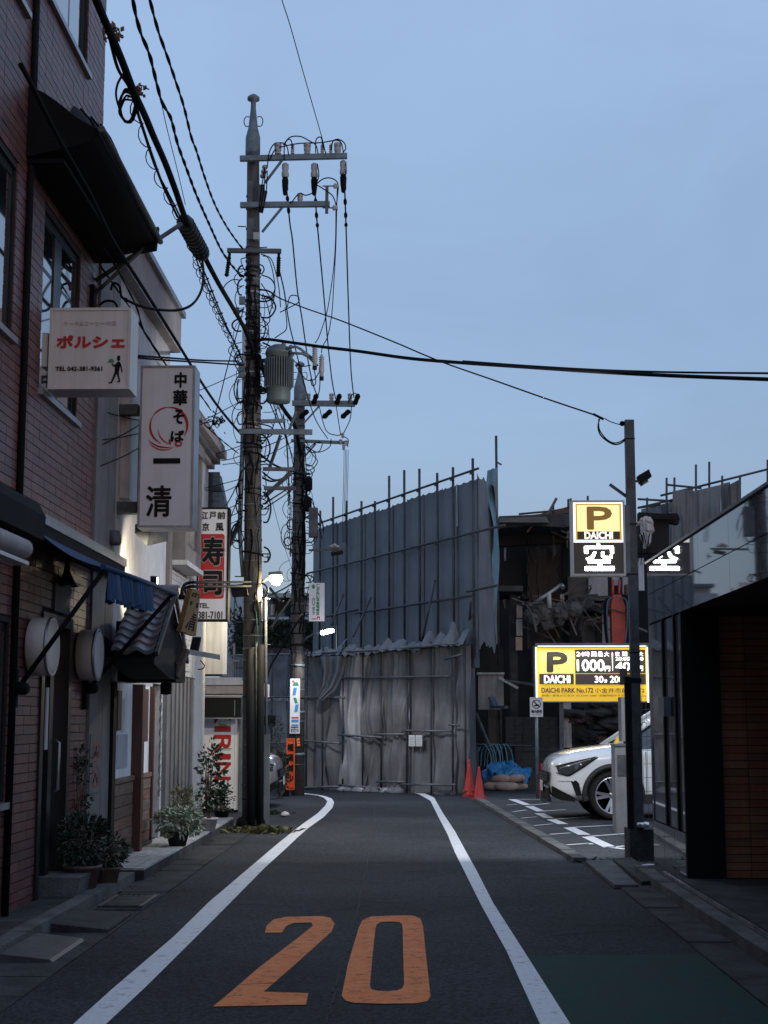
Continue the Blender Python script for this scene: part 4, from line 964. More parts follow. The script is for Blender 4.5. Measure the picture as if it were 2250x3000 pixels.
for t, x0, y0, x1, y1, b_ in (('24', 940, 165, 998, 200, .003), ('時', 1006, 163, 1045, 203, .002), ('間', 1060, 163, 1098, 203, .002), ('最', 1112, 163, 1150, 203, .002), ('大', 1162, 163, 1202, 203, .002),
        ('1000', 943, 230, 1160, 320, .008), ('円', 1165, 282, 1206, 322, .005), ('夜', 1250, 165, 1285, 200, .002), ('間', 1308, 165, 1345, 200, .002), ('最', 1375, 165, 1410, 200, .002), ('大', 1440, 165, 1475, 200, .002),
        ('20:00-8:00', 1252, 208, 1475, 236, .002), ('400', 1252, 250, 1425, 316, .008), ('円', 1432, 280, 1470, 320, .005),
        ('30', 1083, 362, 1150, 415, .005), ('分', 1157, 388, 1182, 415, .004), ('200', 1205, 362, 1308, 415, .005), ('円', 1318, 385, 1350, 415, .004)):
    bt_(mb, t, x0, y0, x1, y1, b_)
mb.build('white_lettering', 'e_white', pb)
mb = MB(); bt_(mb, 'DAICHI PARK No.172', 655, 458, 1068, 496, .003); bt_(mb, '小金井市前原町2', 1080, 458, 1480, 497, .001); bt_(mb, '管理・緊急のときは  03-6740-2880  営業時間外サポート', 655, 512, 1370, 528, .0)
mb.build('black_lettering', 'e_black', pb)
a, b = P(1567, 1893, 28.3), P(1901, 2058, 28.3)
MB().box(a.x, b.x, 28.10, 28.295, a.z + .002, a.z + .05).build('top_housing', 'galv', pb)
MB().box(a.x + .05, b.x - .05, 28.14, 28.27, a.z - .012, a.z).build('tube', 'e_tube', pb)
MB().box(a.x + .006, a.x + .03, 28.24, 28.28, b.z, a.z - .02).build('edge_tube', 'e_tube', pb)
MB().box(b.x - .03, b.x - .006, 28.24, 28.28, b.z, a.z - .02).build('edge_tube', 'e_tube', pb)
for x_ in (a.x + .5, b.x - .25): MB().box(x_ - .04, x_ + .04, 28.4, 28.48, 0, b.z + .4).build('post', 'galv_dark', pb)
lamp('price_board_light', 'AREA', ((a.x + b.x) / 2, 28.16, a.z - .03), 26, (1, .97, .9), (2.0, .08), (0, -.55, -1))
# ------------------------------------------------------------------ ticket machine, dark poles
tk = thing('pay_machine', 'grey parking pay machine cabinet in front of the white car wheel', 'machine', (2.86, 19.8, 0))
a, b = P(1806, 2430, 19.8), P(1851, 2182, 19.8)
MB().box(a.x, b.x, 19.8, 20.15, .0, b.z - .02).build('cabinet', mat('machine_grey', (.22, .22, .235), .5, var=.15, streak=.15), tk)
MB().box(a.x - .006, b.x + .006, 19.78, 20.17, b.z - .019, b.z + .01).build('lid', 'galv', tk)
MB().box(a.x + .03, b.x - .03, 19.785, 19.799, .75, 1.02).build('panel', 'galv_dark', tk)
a, b = P(1822, 2172, 20.3), P(1850, 2042, 20.3)
t_ = thing('control_box', 'pale upright control box standing above the pay machine', 'box', (a.x, 20.3, 0))
MB().box(a.x, b.x, 20.3, 20.6, a.z, b.z).build('cabinet', 'machine_grey' if 'machine_grey' in M else bpy.data.materials['machine_grey'], t_); MB().box(a.x + .04, a.x + .09, 20.4, 20.45, 0, a.z - .001).build('post', 'galv_dark', t_)
MB().obox(P(1819, 2006, 20.2), V((.09, 0, 0)), V((0, .1, 0)), V((0, 0, .22))).build('camera_head', 'ink', t_)
MB().box(a.x + .05, a.x + .08, 20.25, 20.29, b.z, P(1, 1990, 20.2).z).build('stem', 'galv_dark', t_)
wf = thing('wire_mesh_fence', 'thin wire mesh fence panel between steel pole and stone building', 'fence', (2.6, 16.5, 0))
mb = MB()
for k in range(10): mb.bar((2.60 + k * .05, 16.6 + k * .02, .05), (2.60 + k * .05, 16.6 + k * .02, 1.75), .004)
for k in range(12): mb.bar((2.60, 16.6, .1 + k * .15), (3.08, 16.8, .1 + k * .15), .005)
mb.build('mesh_wires', 'galv_dark', wf, kind='stuff')
# no idling sign
ns, FN = sign_box('no_idling_sign', 'small white sign with a crossed circle on a thin grey post', 1553, 2043, 1590, 2100, 28.05, .02, 'signwhite', 'signwhite')
c = P(1572, 2100, 28.1); MB().tube([(c.x, 28.12, 0), (c.x, 28.12, c.z + .3)], .03, 10).build('post', 'galv', ns)
fn = lambda x, y: ((x - 1553) / 37, (2100 - y) / 57)
mb = MB(); n = 24
for i in range(n):
    q = [fn(1571.5 + r * math.cos(t), 2063 - r * math.sin(t)) for r, t in ((13, 2 * math.pi * i / n), (13, 2 * math.pi * (i + 1) / n), (10.8, 2 * math.pi * (i + 1) / n), (10.8, 2 * math.pi * i / n))]
    FN.poly(mb, q[::1], .003)
FN.poly(mb, [fn(*p) for p in ((1563, 2056), (1565, 2054), (1581, 2070), (1579, 2072))][::-1], .0045)
FN.poly(mb, [fn(*p) for p in ((1565, 2069), (1579, 2069), (1579, 2064), (1573, 2063), (1565, 2066))][::1], .003)
mb.build('prohibition_print', 'ink', ns)
mb = MB(); ft(FN, mb, fn, '場内禁煙', 1556, 2080, 1588, 2089, .002); ft(FN, mb, fn, 'NO IDLING', 1560, 2092, 1584, 2095, .0); mb.build('lettering', 'ink', ns)
# ------------------------------------------------------------------ traffic cones
def cone():
    t = thing('traffic_cone', 'red traffic cone', 'cone', (0, 0, 0), 'red traffic cones by the lot')
    MB().lathe([(.125, .03), (.115, .05), (.028, .64), (.024, .68), (.014, .69)], (0, 0, 0), (0, 0, 1), 24).build('body', 'cone', t)
    MB().box(-.155, .155, -.155, .155, 0, .028).build('base', 'cone', t)
    return t
c1 = cone(); c1.scale = (.86, .86, .88); c1.location = G(1375, 2333); c1['label'] = 'red traffic cone farther from the road, left one of the pair by the fence corner'
for (p, lab) in (((1404, 2342), 'red traffic cone nearest the road edge, right one of the pair by the fence corner'), ((1587, 2326), 'single red traffic cone behind the no-idling post and the white car nose')):
    c2 = copy_tree(c1); c2.location = G(*p); c2['label'] = lab; c2.rotation_euler.z = .4
c3 = copy_tree(c1); c3.location = G(1374, 2333) + V((.01, .05, .10)); c3['label'] = 'second red cone stacked on the left cone of the pair'
# ------------------------------------------------------------------ heap by the fence
hp_ = thing('sandbag', 'beige sandbag', 'sandbag', (0, 0, 0), 'beige sandbags under the blue sheet')
def bag(u, v):
    a = u * 2 * math.pi; b = (v - .5) * math.pi; r = .26 * abs(math.cos(b)) ** .5
    return V((math.cos(a) * r, math.sin(a) * r * .6, .09 + .09 * math.sin(b))) + V((0, 0, .012 * noise.noise(V((u * 12, v * 8, 1)))))
MB().grid(bag, 20, 10).build('sack', 'sack', hp_)
bags = [(1452, 2316, 0, 'beige sandbag at the left end of the heap under the blue sheet'), (1484, 2317, 0, 'beige sandbag in the middle of the heap, bottom layer'), (1512, 2315, 0, 'beige sandbag at the right end of the heap beside the post'), (1470, 2316, .17, 'beige sandbag, upper left one under the blue sheet'), (1502, 2316, .17, 'beige sandbag, upper right one under the blue sheet')]
for i, (x, y, z, lab) in enumerate(bags):
    o = hp_ if i == 0 else copy_tree(hp_); p = G(x, y); o.location = (p.x, p.y, z); o.rotation_euler = (0, 0, rnd.uniform(-.3, .3)); o['label'] = lab
pc = G(1470, 2313)
def bs(u, v):
    a = u * 2 * math.pi; b = v * math.pi / 2; n_ = noise.noise(V((math.cos(a) * 2.2, math.sin(a) * 2.2, v * 3))); n2 = abs(noise.noise(V((math.cos(a) * 5, math.sin(a) * 5, v * 7 + 3)))) + .6 * abs(noise.noise(V((math.cos(a) * 13, math.sin(a) * 13, v * 15))))
    r = math.sin(b) * (1 + .18 * n_)
    return V((pc.x + math.cos(a) * r * .50 + .08, pc.y - .25 + math.sin(a) * r * .32, .34 + .24 * math.cos(b) + .12 * n_ - .16 * n2 - (.12 * max(0, v - .75) * 4) * n2))
tag(MB().grid(bs, 60, 24).build('blue_sheet_bundle', 'bluesheet'), 'crumpled blue plastic sheet thrown over the sandbags', 'tarpaulin')
hb = thing('hose_coil', 'loops of pale cyan hose hanging over a rail behind the blue sheet', 'hose', (pc.x, 28.9, 0))
MB().tube([P(1395, 2182, 32.4), P(1560, 2186, 32.4)], .022, 8).build('rail', 'pipe', hb)
MB().tube([P(1399, 2182, 32.42), (P(1399, 2182, 32.42).x, 32.42, 0)], .022, 8).build('post', 'pipe', hb)
MB().tube([P(1505, 2186, 32.42), (P(1505, 2186, 32.42).x, 32.42, 0)], .03, 8).build('post', 'ink', hb)
for k in range(8):
    x = 1418 + k * 9 + rnd.uniform(-2, 2); s_ = rnd.uniform(8, 20)
    MB().tube(smooth_path([P(x - s_, 2245, 32.5), P(x - s_ * .8, 2205, 32.45), P(x, 2180, 32.38), P(x + s_ * .9, 2204, 32.33), P(x + s_ * 1.2, 2240, 32.3)]), .013, 6).build('hose', 'hose', hb)

# ================================================================== SCAFFOLD SCREENS
def tarp(parent, A, B, z0, z1, m, amp=.04, seed=0, nu=14, nv=30, n=None, top_sag=.03, bot=0.0, name='tarp_sheet', shear=0, freq=6, crump=.3, warp=.0):
    A, B = V(A), V(B); d = (B - A); L_ = d.length; nn = V((d.y, -d.x, 0)).normalized() if n is None else V(n)
    def f(u, v):
        w = L_ * u; ww = w + warp * noise.noise(V((w * 1.3, v * 2.3, seed + 2))) + warp * .5 * noise.noise(V((w * 3, v * 5, seed + 6)))
        p = A + d * u
        fold = noise.noise(V((ww * freq + seed * 7.3, v * .5, seed))) + .5 * noise.noise(V((ww * freq * 2.2 + seed * 3, v * 1.1, seed + 9)))
        ridge = 1 - abs(noise.noise(V((ww * freq * .8 + v * 1.2, v * 1.6 + seed, seed * 1.9)))) * 2.2
        cr_ = (noise.noise(V((w * 3.1, v * 4 + seed, seed * 1.7))) + .7 * max(0, ridge) * (1 if warp else .3)) * crump
        sag = top_sag * (4 * ((u * 3) % 1 - .5) ** 2 - 1)
        zz = z0 + (z1 - z0) * v + (sag * v ** 3) + bot * noise.noise(V((w * 4, seed, 0))) * (1 - v)
        return V((p.x, p.y, zz)) + nn * (amp * (fold + cr_) * (.35 + .65 * (1 - v) ** .4) + shear * (1 - v)) + d.normalized() * (.025 * fold)
    return MB().grid(f, nu, nv).build(name, m, parent)
us = thing('scaffold_screen', 'tall grey tarpaulin scaffold screen with protruding poles round the demolition site', 'scaffold', (1.37, 29.3, 0))
dU = V((-.465, 1, 0))
U0 = V((P(1400, 1700, 29.3).x, 29.3, 0))
def Ux(px, y=1700):   # point of the upper wall plane under pixel column px
    d = ray(px, y); n = V((1, .465, 0)); t = (U0 - V((0, 0, 0))).dot(n) / d.dot(n); p = d * t; return V((p.x, p.y, 0))
def Uz(px, y):
    d = ray(px, y); n = V((1, .465, 0)); t = U0.dot(n) / d.dot(n); return CAMH + d.z * t
posts = [(948, 1497), (986, 1457), (1026, 1468), (1070, 1469), (1110, 1469), (1152, 1395), (1197, 1378), (1242, 1374), (1295, 1386), (1342, 1369), (1401, 1343)]
ztop = 6.38
nrm = V((-1, -.465, 0)).normalized()
for i, (px, py) in enumerate(posts):
    p = Ux(px) + nrm * .10; zt = Uz(px, py)
    MB().tube([(p.x, p.y, 2.7), (p.x, p.y, zt)], .028, 8).build('upright_pole', 'pipe', us)
def urail(x0, y0, x1, y1, off=.16, r=.026):
    a, b = Ux(x0), Ux(x1); a.z = Uz(x0, y0); b.z = Uz(x1, y1); a += nrm * off; b += nrm * off
    MB().tube([a, b], r, 8).build('rail_pipe', 'pipe', us)
urail(926, 1543, 1425, 1373); urail(916, 1681, 1502, 1539); urail(1060, 1797, 1402, 1746); urail(973, 1807, 1066, 1787); urail(1388, 1734, 1478, 1716)
cols_ = [918, 948, 986, 1026, 1070, 1110, 1152, 1197, 1242, 1295, 1342, 1401]
for i, (a, b) in enumerate(zip(cols_, cols_[1:])):
    tarp(us, Ux(b + 2) + nrm * (.02 * (i % 2)), Ux(a - 2) + nrm * (.02 * (i % 2)), 2.5, ztop - .04 - rnd.uniform(0, .05), 'tarp', amp=.035, seed=i + 1, nu=16, nv=36, n=nrm, top_sag=.035, crump=.5, freq=4)
for (x0, y0, x1, y1) in ((970, 1830, 1029, 1742), (1035, 1865, 1110, 1752), (1236, 1880, 1300, 1700), (1372, 1862, 1405, 1762)):
    a = Ux(x1) + nrm * .2; a.z = Uz(x1, y1); b = P(x0, y0, 30.0 + (1400 - x0) * .004)
    MB().tube([a, b], .024, 8).build('brace_pipe', 'pipe', us)
# pole clamps
for (px, py) in [(948, 1533), (986, 1519), (1026, 1506), (1070, 1492), (1110, 1478), (1152, 1464), (1197, 1449), (1242, 1434), (1295, 1416), (1342, 1400), (1401, 1381), (1026, 1655), (1110, 1634), (1197, 1613), (1242, 1602), (1295, 1588), (1401, 1562)]:
    p = Ux(px) + nrm * .13; z = Uz(px, py + 3); MB().box(p.x - .04, p.x + .04, p.y - .04, p.y + .04, z - .04, z + .03).build('clamp', 'galv_dark', us)
# return round the right corner
R0 = Ux(1401); R1 = V((P(1456, 1700, 30.6).x, 30.6, 0))
tarp(us, R0, R1, 2.95, 6.42, 'tarp', amp=.10, seed=31, nu=26, nv=50, n=(-.4, -.9, 0), freq=5, top_sag=.1, bot=.2, crump=.8)
def flap(u, v):
    a = P(1428, 1378, 29.9); b = P(1457, 1370, 30.4); c_ = P(1449, 1700, 30.3); d_ = P(1456, 1900, 30.5)
    p = a.lerp(b, u).lerp(c_.lerp(d_, u), v); return p + V((0, -.12 * noise.noise(V((u * 3, v * 6, 4))), 0)) + V((-.05 * math.sin(v * 9), 0, 0))
MB().grid(flap, 12, 30).build('tarp_flap', 'tarp_blue', us)
def flap2(u, v):
    a = P(1430, 1410, 30.2); b = P(1458, 1372, 30.5); c_ = P(1447, 1425, 30.1); d_ = P(1458, 1520, 30.5)
    return a.lerp(b, u).lerp(c_.lerp(d_, u), v) + V((0, .03 * math.sin(u * 7 + v * 4), 0))
MB().grid(flap2, 8, 8).build('tarp_flap', 'tarp', us)
p = P(1458, 1277, 30.7); MB().tube([(R1.x + .02, 30.7, 2.6), (R1.x + .02, 30.7, p.z)], .028, 8).build('upright_pole', 'pipe', us)
MB().bar(P(1458, 1355, 30.66), P(1468, 1361, 30.5), .03).build('clamp', 'galv_dark', us)
# lower fence of hanging tarps
M['pipe_low'] = mat('fence_pipe', (.13, .13, .135), .5, metal=.3, var=.4, vs=5)
lf = thing('tarpaulin_fence', 'lower fence of dusty draped tarpaulins across the end of the street', 'fence', (-.5, 30.5, 0))
FR = G(1372, 2330); FL = G(880, 2312); dF = (FL - FR)
FLL = FR + dF * 2.15
nF = V((dF.y, -dF.x, 0)).normalized(); nF = nF if nF.y < 0 else -nF
def Fx(px):
    d = ray(px, 2100); n = nF; t = FR.dot(n) / V((d.x, d.y, 0)).dot(n); return V((d.x * t, d.y * t, 0))
def Fz(px, y):
    d = ray(px, y); t = FR.dot(nF) / V((d.x, d.y, 0)).dot(nF); return CAMH + d.z * t
fposts = [775, 806, 856, 908, 955, 1014, 1072, 1126, 1201, 1272, 1335, 1372]
secs = [(690, 775, 'tarp_low', .03), (775, 856, 'tarp', .03), (856, 908, 'tarp', .08), (908, 955, 'tarp_low', .11), (955, 1012, 'tarp_low', .09), (1012, 1072, 'tarp_shiny', .13), (1072, 1126, 'tarp_low', .16), (1126, 1200, 'tarp_low', .15), (1202, 1272, 'tarp_low', .05), (1273, 1335, 'tarp_low', .09), (1335, 1372, 'tarp_low', .09)]
for i, (a, b, m, am) in enumerate(secs):
    if b <= 908: zt = [(1.95, 2.92), (0, 1.93)]
    elif b == 955: zt = [(0.02, 2.95)]
    else: zt = [(0.02, 2.98)]
    for j, (z0, z1) in enumerate(zt):
        tarp(lf, Fx(b + 5) + nF * (.03 * (i % 2)), Fx(a - 5) + nF * (.03 * (i % 2)), z0, z1, 'concrete_pale' if (a == 690 and j) else m, amp=am, seed=50 + i * 2 + j, nu=44, nv=56, n=nF, top_sag=.05, bot=.08, freq=5.0, crump=.9, warp=.07)
for i, px in enumerate(fposts):
    p = Fx(px) + nF * .11; MB().tube([(p.x, p.y, 0), (p.x, p.y, 3.05 if i > 3 else 2.98)], .02, 8).build('upright_pole', 'pipe', lf)
def frail(x0, y0, x1, y1, off=.17, r=.022, m='pipe_low'):
    a, b = Fx(x0), Fx(x1); a.z = Fz(x0, y0); b.z = Fz(x1, y1); MB().tube([a + nF * off, b + nF * off], r, 8).build('rail_pipe', m, lf)
frail(700, 1921, 1000, 1915); frail(960, 1914, 1250, 1898, .2); frail(1200, 1901, 1362, 1885, .24); frail(1000, 1988, 1330, 1981); frail(1195, 2140, 1335, 2142); frail(1007, 2152, 1136, 2160, .2); frail(1110, 2151, 1200, 2151, .15)
frail(878, 2167, 1012, 2177, .2); frail(870, 2176, 915, 2178, .15); frail(690, 2042, 1022, 2043, .14); frail(1010, 2298, 1140, 2310, .2); frail(1115, 2289, 1200, 2290, .15); frail(1195, 2297, 1350, 2298, .2); frail(880, 2308, 1010, 2303, .2); frail(690, 2175, 870, 2175, .14)
frail(1330, 2122, 1362, 2126, .2); frail(1330, 1932, 1380, 1918, .3)
# draped overhang at the top of the lower fence
def drape(x0, x1, seed, hi, lo, m='tarp'):
    def f(u, v):
        px = x0 + (x1 - x0) * u; p = Fx(px); n_ = noise.noise(V((px * .045 + seed, v * 1.5, seed))); n2 = noise.noise(V((px * .12, v * 2, seed)))
        sag = abs(math.sin((px - 1014) / 62 * math.pi + .4 * n_))
        q = p + nF * (.26 - .30 * v + .06 * n_ * (1 - v)); z = lo + (hi - lo) * (.25 + 1.5 * abs(noise.noise(V((px * .021, seed * 3.3, 0)))) + .35 * (1 - sag)) * v + .04 * n2 - .12 * (1 - v) * abs(n_)
        return V((q.x, q.y, z + .06 * v * n_))
    MB().grid(f, 70, 12).build('draped_tarp', m, lf)
drape(905, 1014, 1, 3.10, 2.84); drape(1014, 1130, 3, 3.14, 2.86, 'tarp'); drape(1130, 1250, 5, 3.20, 2.90); drape(1250, 1378, 8, 3.34, 2.96)
# hanging loose silver piece between the first sections
def loose(u, v):
    Lc = [(938, 1922), (948, 1965), (946, 2005), (929, 2043)]; Rc = [(1014, 1922), (1006, 1975), (985, 2020), (944, 2054)]
    k = v * 3; i = min(int(k), 2); f = k - i; f = f
    l = V((*Lc[i], 0)).lerp(V((*Lc[i + 1], 0)), f); r_ = V((*Rc[i], 0)).lerp(V((*Rc[i + 1], 0)), f); q = l.lerp(r_, u)
    return P(q.x, q.y, 31.0 - .10 * math.sin(u * 11 + v * 2) * (1 - .3 * v) - .12 * v)
MB().grid(loose, 30, 24).build('draped_tarp', 'tarp', lf)
# twisted folds at the bottom
for k in range(9):
    x0 = 1020 + k * 20 + rnd.uniform(-4, 4); p = Fx(x0) + nF * .16
    def lump(u, v, p=p, k=k):
        a = u * 2 * math.pi; b = v * math.pi / 2; n_ = noise.noise(V((math.cos(a) * 2 + k, math.sin(a) * 2, v * 3)))
        return V((p.x + math.cos(a) * math.sin(b) * .13 * (1 + .5 * n_), p.y + math.sin(a) * math.sin(b) * .1, .10 * math.cos(b) * (1 + .6 * n_) + .01))
    MB().grid(lump, 16, 8).build('tarp_fold', 'tarp_low' if k % 3 else 'tarp_shiny', lf)
# side return of the fence toward the site
tarp(lf, Fx(1372) + V((0, .02, 0)), P(1392, 2100, 31.5) * 1.0 - V((0, 0, P(1392, 2100, 31.5).z)), .02, 3.0, 'tarp_low', amp=.05, seed=90, nu=14, nv=30, n=(.8, -.6, 0))
# notices on the tarp
t = thing('paper_notice', 'pair of white notices with black and yellow striped edge pinned on the tarpaulin', 'notice', Fx(1230))
for (x0, x1) in ((1209, 1227), (1229, 1248)):
    a, b = Fx(x0) + nF * .14, Fx(x1) + nF * .14; z0, z1 = Fz(x0, 2186), Fz(x0, 2153)
    MB().quad((a.x, a.y, z0), (b.x, b.y, z0), (b.x, b.y, z1), (a.x, a.y, z1)).build('sheet', 'paper', t)
    mb = MB(); d = (b - a)
    for k in range(7):
        if k % 2 == 0:
            for zz in (z0 - .02, z1): c = a + d * (k / 7); e_ = a + d * ((k + 1) / 7); mb.quad((c.x, c.y - .004, zz), (e_.x, e_.y - .004, zz), (e_.x, e_.y - .004, zz + .02), (c.x, c.y - .004, zz + .02))
    mb.build('stripe_print', 'ink', t)
    mb = MB()
    for r in range(5):
        c = a + d * .12; e_ = a + d * (.85 - .1 * (r % 2)); zz = z1 - .06 - r * .035; mb.quad((c.x, c.y - .003, zz), (e_.x, e_.y - .003, zz), (e_.x, e_.y - .003, zz + .006), (c.x, c.y - .003, zz + .006))
    mb.build('line_print', 'pale_ink', t)
a, b = P(771, 2126, 31.6), P(809, 2096, 31.6); tag(MB().box(a.x, b.x, 31.5, 31.56, a.z, b.z).build('dark_plate', 'ink'), 'small dark plate fixed on the grey fence beside the near pole', 'plate')

# ================================================================== DEMOLITION SITE BEHIND
dm = thing('half_demolished_house', 'dark half-demolished two-storey house with torn floor slabs', 'building', (3, 34, 0))
def pbox(par, name, m, x0, y0, x1, y1, D, th, **k):
    a, b = P(x0, y1, D), P(x1, y0, D); return MB().box(a.x, b.x, D, D + th, a.z, b.z).build(name, m, par, **k)
def ppoly(par, name, m, pts, D, th): return MB().prism([P(x, y, D) for x, y in pts], (0, th, 0)).build(name, m, par)
ppoly(dm, 'roof_slab', 'concrete_dark', [(1462, 1548), (1462, 1512), (1560, 1508), (1700, 1504), (1760, 1510), (1760, 1532), (1650, 1545), (1560, 1538)], 32.5, 3.5)
ppoly(dm, 'roof_edge', 'concrete', [(1464, 1530), (1464, 1517), (1600, 1513), (1608, 1531)], 32.2, .28)
ppoly(dm, 'ceiling_fascia', 'dark', [(1460, 1600), (1460, 1536), (1600, 1540), (1830, 1530), (1830, 1580)], 34, .3)
ppoly(dm, 'roof_tile_row', 'wood_red', [(1480, 1516), (1580, 1506), (1680, 1480), (1680, 1500), (1560, 1518)], 36.5, .2)
pbox(dm, 'wall_panel', 'drywall', 1548, 1580, 1600, 1900, 36.2, .2); pbox(dm, 'wall_panel', 'drywall', 1601, 1576, 1650, 1900, 36.3, .2)
pbox(dm, 'wall_panel', 'dark', 1457, 1560, 1547, 1740, 36.4, .2); pbox(dm, 'wall_panel', 'dark', 1651, 1560, 1664, 1900, 36.1, .3)
pbox(dm, 'wall_panel', 'concrete', 1665, 1688, 1724, 1800, 36.0, .2); pbox(dm, 'wall_panel', 'house', 1725, 1688, 1780, 1752, 35.9, .2)
pbox(dm, 'wall_panel', 'house', 1795, 1690, 1815, 1715, 36.2, .2); pbox(dm, 'wall_panel', 'house', 1826, 1690, 1860, 1740, 35.7, .2)
pbox(dm, 'wall_panel', 'house', 1872, 1635, 1886, 1730, 33.2, .1); pbox(dm, 'wall_panel', 'drywall', 1560, 1900, 1700, 2000, 36, .2)
pbox(dm, 'wall_panel', 'concrete', 1707, 1805, 1750, 1890, 35.2, .2); pbox(dm, 'wall_panel', 'house', 1765, 1800, 1790, 1890, 35.1, .2); pbox(dm, 'doorway', 'dark', 1748, 1825, 1764, 1892, 34.9, .2)
pbox(dm, 'back_wall', 'dark', 1300, 1540, 2300, 2330, 38.5, .3)
pbox(dm, 'column', 'concrete_dark', 1500, 1740, 1514, 2330, 33.5, .3); pbox(dm, 'column', 'sack', 1514, 1772, 1530, 1810, 33.0, .2); pbox(dm, 'column', 'concrete_pale', 1514, 1814, 1530, 1862, 33.0, .2); pbox(dm, 'column', 'sack', 1512, 1866, 1530, 1905, 33.0, .2)
pbox(dm, 'floor_slab', 'concrete_dark', 1458, 1716, 1532, 1732, 32.6, 2.5); pbox(dm, 'floor_slab', 'concrete_dark', 1664, 1770, 1790, 1790, 34.4, 2.0); pbox(dm, 'floor_slab', 'rubble', 1700, 1745, 1790, 1760, 34.9, .6)
pbox(dm, 'floor_slab', 'dark', 1530, 1745, 1552, 1755, 33.2, 1)
MB().tube([P(1552, 1778, 32.6), P(1645, 1713, 32.6)], .045, 10).build('pipe', 'alu', dm)
MB().tube([P(1645, 1713, 32.6), P(1650, 1722, 32.5)], .045, 10).build('pipe', 'alu', dm)
MB().tube([P(1608, 1740, 32.5), P(1610, 1782, 32.5)], .05, 8).build('pipe', 'concrete_pale', dm)
for (x0, y0, x1, y1) in ((1536, 1762, 1560, 1800), (1560, 1800, 1572, 1850), (1500, 1752, 1560, 1775), (1530, 1770, 1590, 1765)): MB().bar(P(x0, y0, 32.4), P(x1, y1, 32.4), .045, .03).build('lath', 'galv_dark', dm)
def chunk(x, y, r, D, m='rubble', sx=1, sz=1, seed=0, par=None, name='concrete_chunk'):
    c = P(x, y, D)
    def f(u, v):
        a = u * 2 * math.pi; b = v * math.pi; n_ = 1 + .45 * noise.noise(V((math.cos(a) * math.sin(b) * 1.7 + seed, math.sin(a) * math.sin(b) * 1.7, math.cos(b) * 1.7)))
        return c + V((math.cos(a) * math.sin(b) * r * sx * n_, math.sin(a) * math.sin(b) * r * n_ * .7, math.cos(b) * r * sz * n_))
    return MB().grid(f, 9, 6, False).build(name, m, par or dm)
for k in range(70):
    x = rnd.uniform(1545, 1690); f_ = (x - 1545) / 145; y = 1800 + 45 * math.sin(f_ * 3.1) * rnd.uniform(-.3, 1) - 18 * f_; chunk(x, y, rnd.uniform(.05, .16), 32.8 + rnd.uniform(-.3, .6), seed=k)
for k in range(30): chunk(rnd.uniform(1665, 1790), 1775 + rnd.uniform(-8, 14), rnd.uniform(.04, .12), 34.2, seed=k + 100)
chunk(1893, 1540, .17, 33.0, 'concrete_pale', 1.1, 1.2, 3); chunk(1893, 1570, .12, 33.0, 'concrete_pale', 1.1, 2.2, 5); chunk(1892, 1530, .15, 33.0, 'sack', 1.2, .7, 8); chunk(1624, 1535, .1, 32.6, 'sack', 1, .7, 9)
for k in range(14):
    x = rnd.choice([1545, 1575, 1600, 1885, 1875, 1905, 1690, 1640]); y = 1560 if x > 1800 else rnd.uniform(1560, 1800); a = P(x, y, 32.9)
    MB().tube(smooth_path([a, a + V((rnd.uniform(-.1, .1), 0, -.2)), a + V((rnd.uniform(-.15, .15), 0, -rnd.uniform(.4, .8)))], 4), .008, 4, False).build('hanging_wire', 'cable', dm)
ppoly(dm, 'torn_roof_edge', 'dark', [(1872, 1500), (1988, 1508), (1992, 1520), (1988, 1535), (1960, 1530), (1960, 1620), (1872, 1620)], 33.4, .3)
ppoly(dm, 'torn_roof_edge', 'ink', [(1870, 1507), (1985, 1503), (1988, 1522), (1870, 1520)], 33.2, .15)
for k in range(46):
    x = rnd.uniform(1480, 1790); y = rnd.choice([rnd.uniform(1545, 1570), rnd.uniform(1735, 1870), rnd.uniform(1740, 1800)]); D_k = rnd.uniform(32.4, 35.4); a_ = rnd.uniform(-1.2, 1.2); L_k = rnd.uniform(.25, 1.1)
    p_ = P(x, y, D_k); MB().bar(p_, p_ + V((math.cos(a_) * L_k, rnd.uniform(-.2, .2), math.sin(a_) * L_k - .1)), rnd.uniform(.02, .07), rnd.uniform(.02, .05)).build('broken_beam', rnd.choice(['concrete_dark', 'wood', 'galv_dark', 'drywall', 'concrete']), dm)
for k in range(16):
    x0 = rnd.uniform(1470, 1780); y0 = rnd.choice([1548, 1560, 1780, 1740]); w_ = rnd.uniform(5, 16); h_ = rnd.uniform(25, 90); D_k = rnd.uniform(33, 35)
    def strip_(u, v, x0=x0, y0=y0, w_=w_, h_=h_, D_k=D_k, k=k): return P(x0 + w_ * (u - .5) * (1 - .6 * v) + 5 * noise.noise(V((v * 3, k, 0))), y0 + h_ * v, D_k - .1 * noise.noise(V((u * 2, v * 3, k))))
    MB().grid(strip_, 3, 8).build('hanging_strip', rnd.choice(['rubble', 'drywall', 'concrete_pale', 'sack', 'roofblue']), dm)
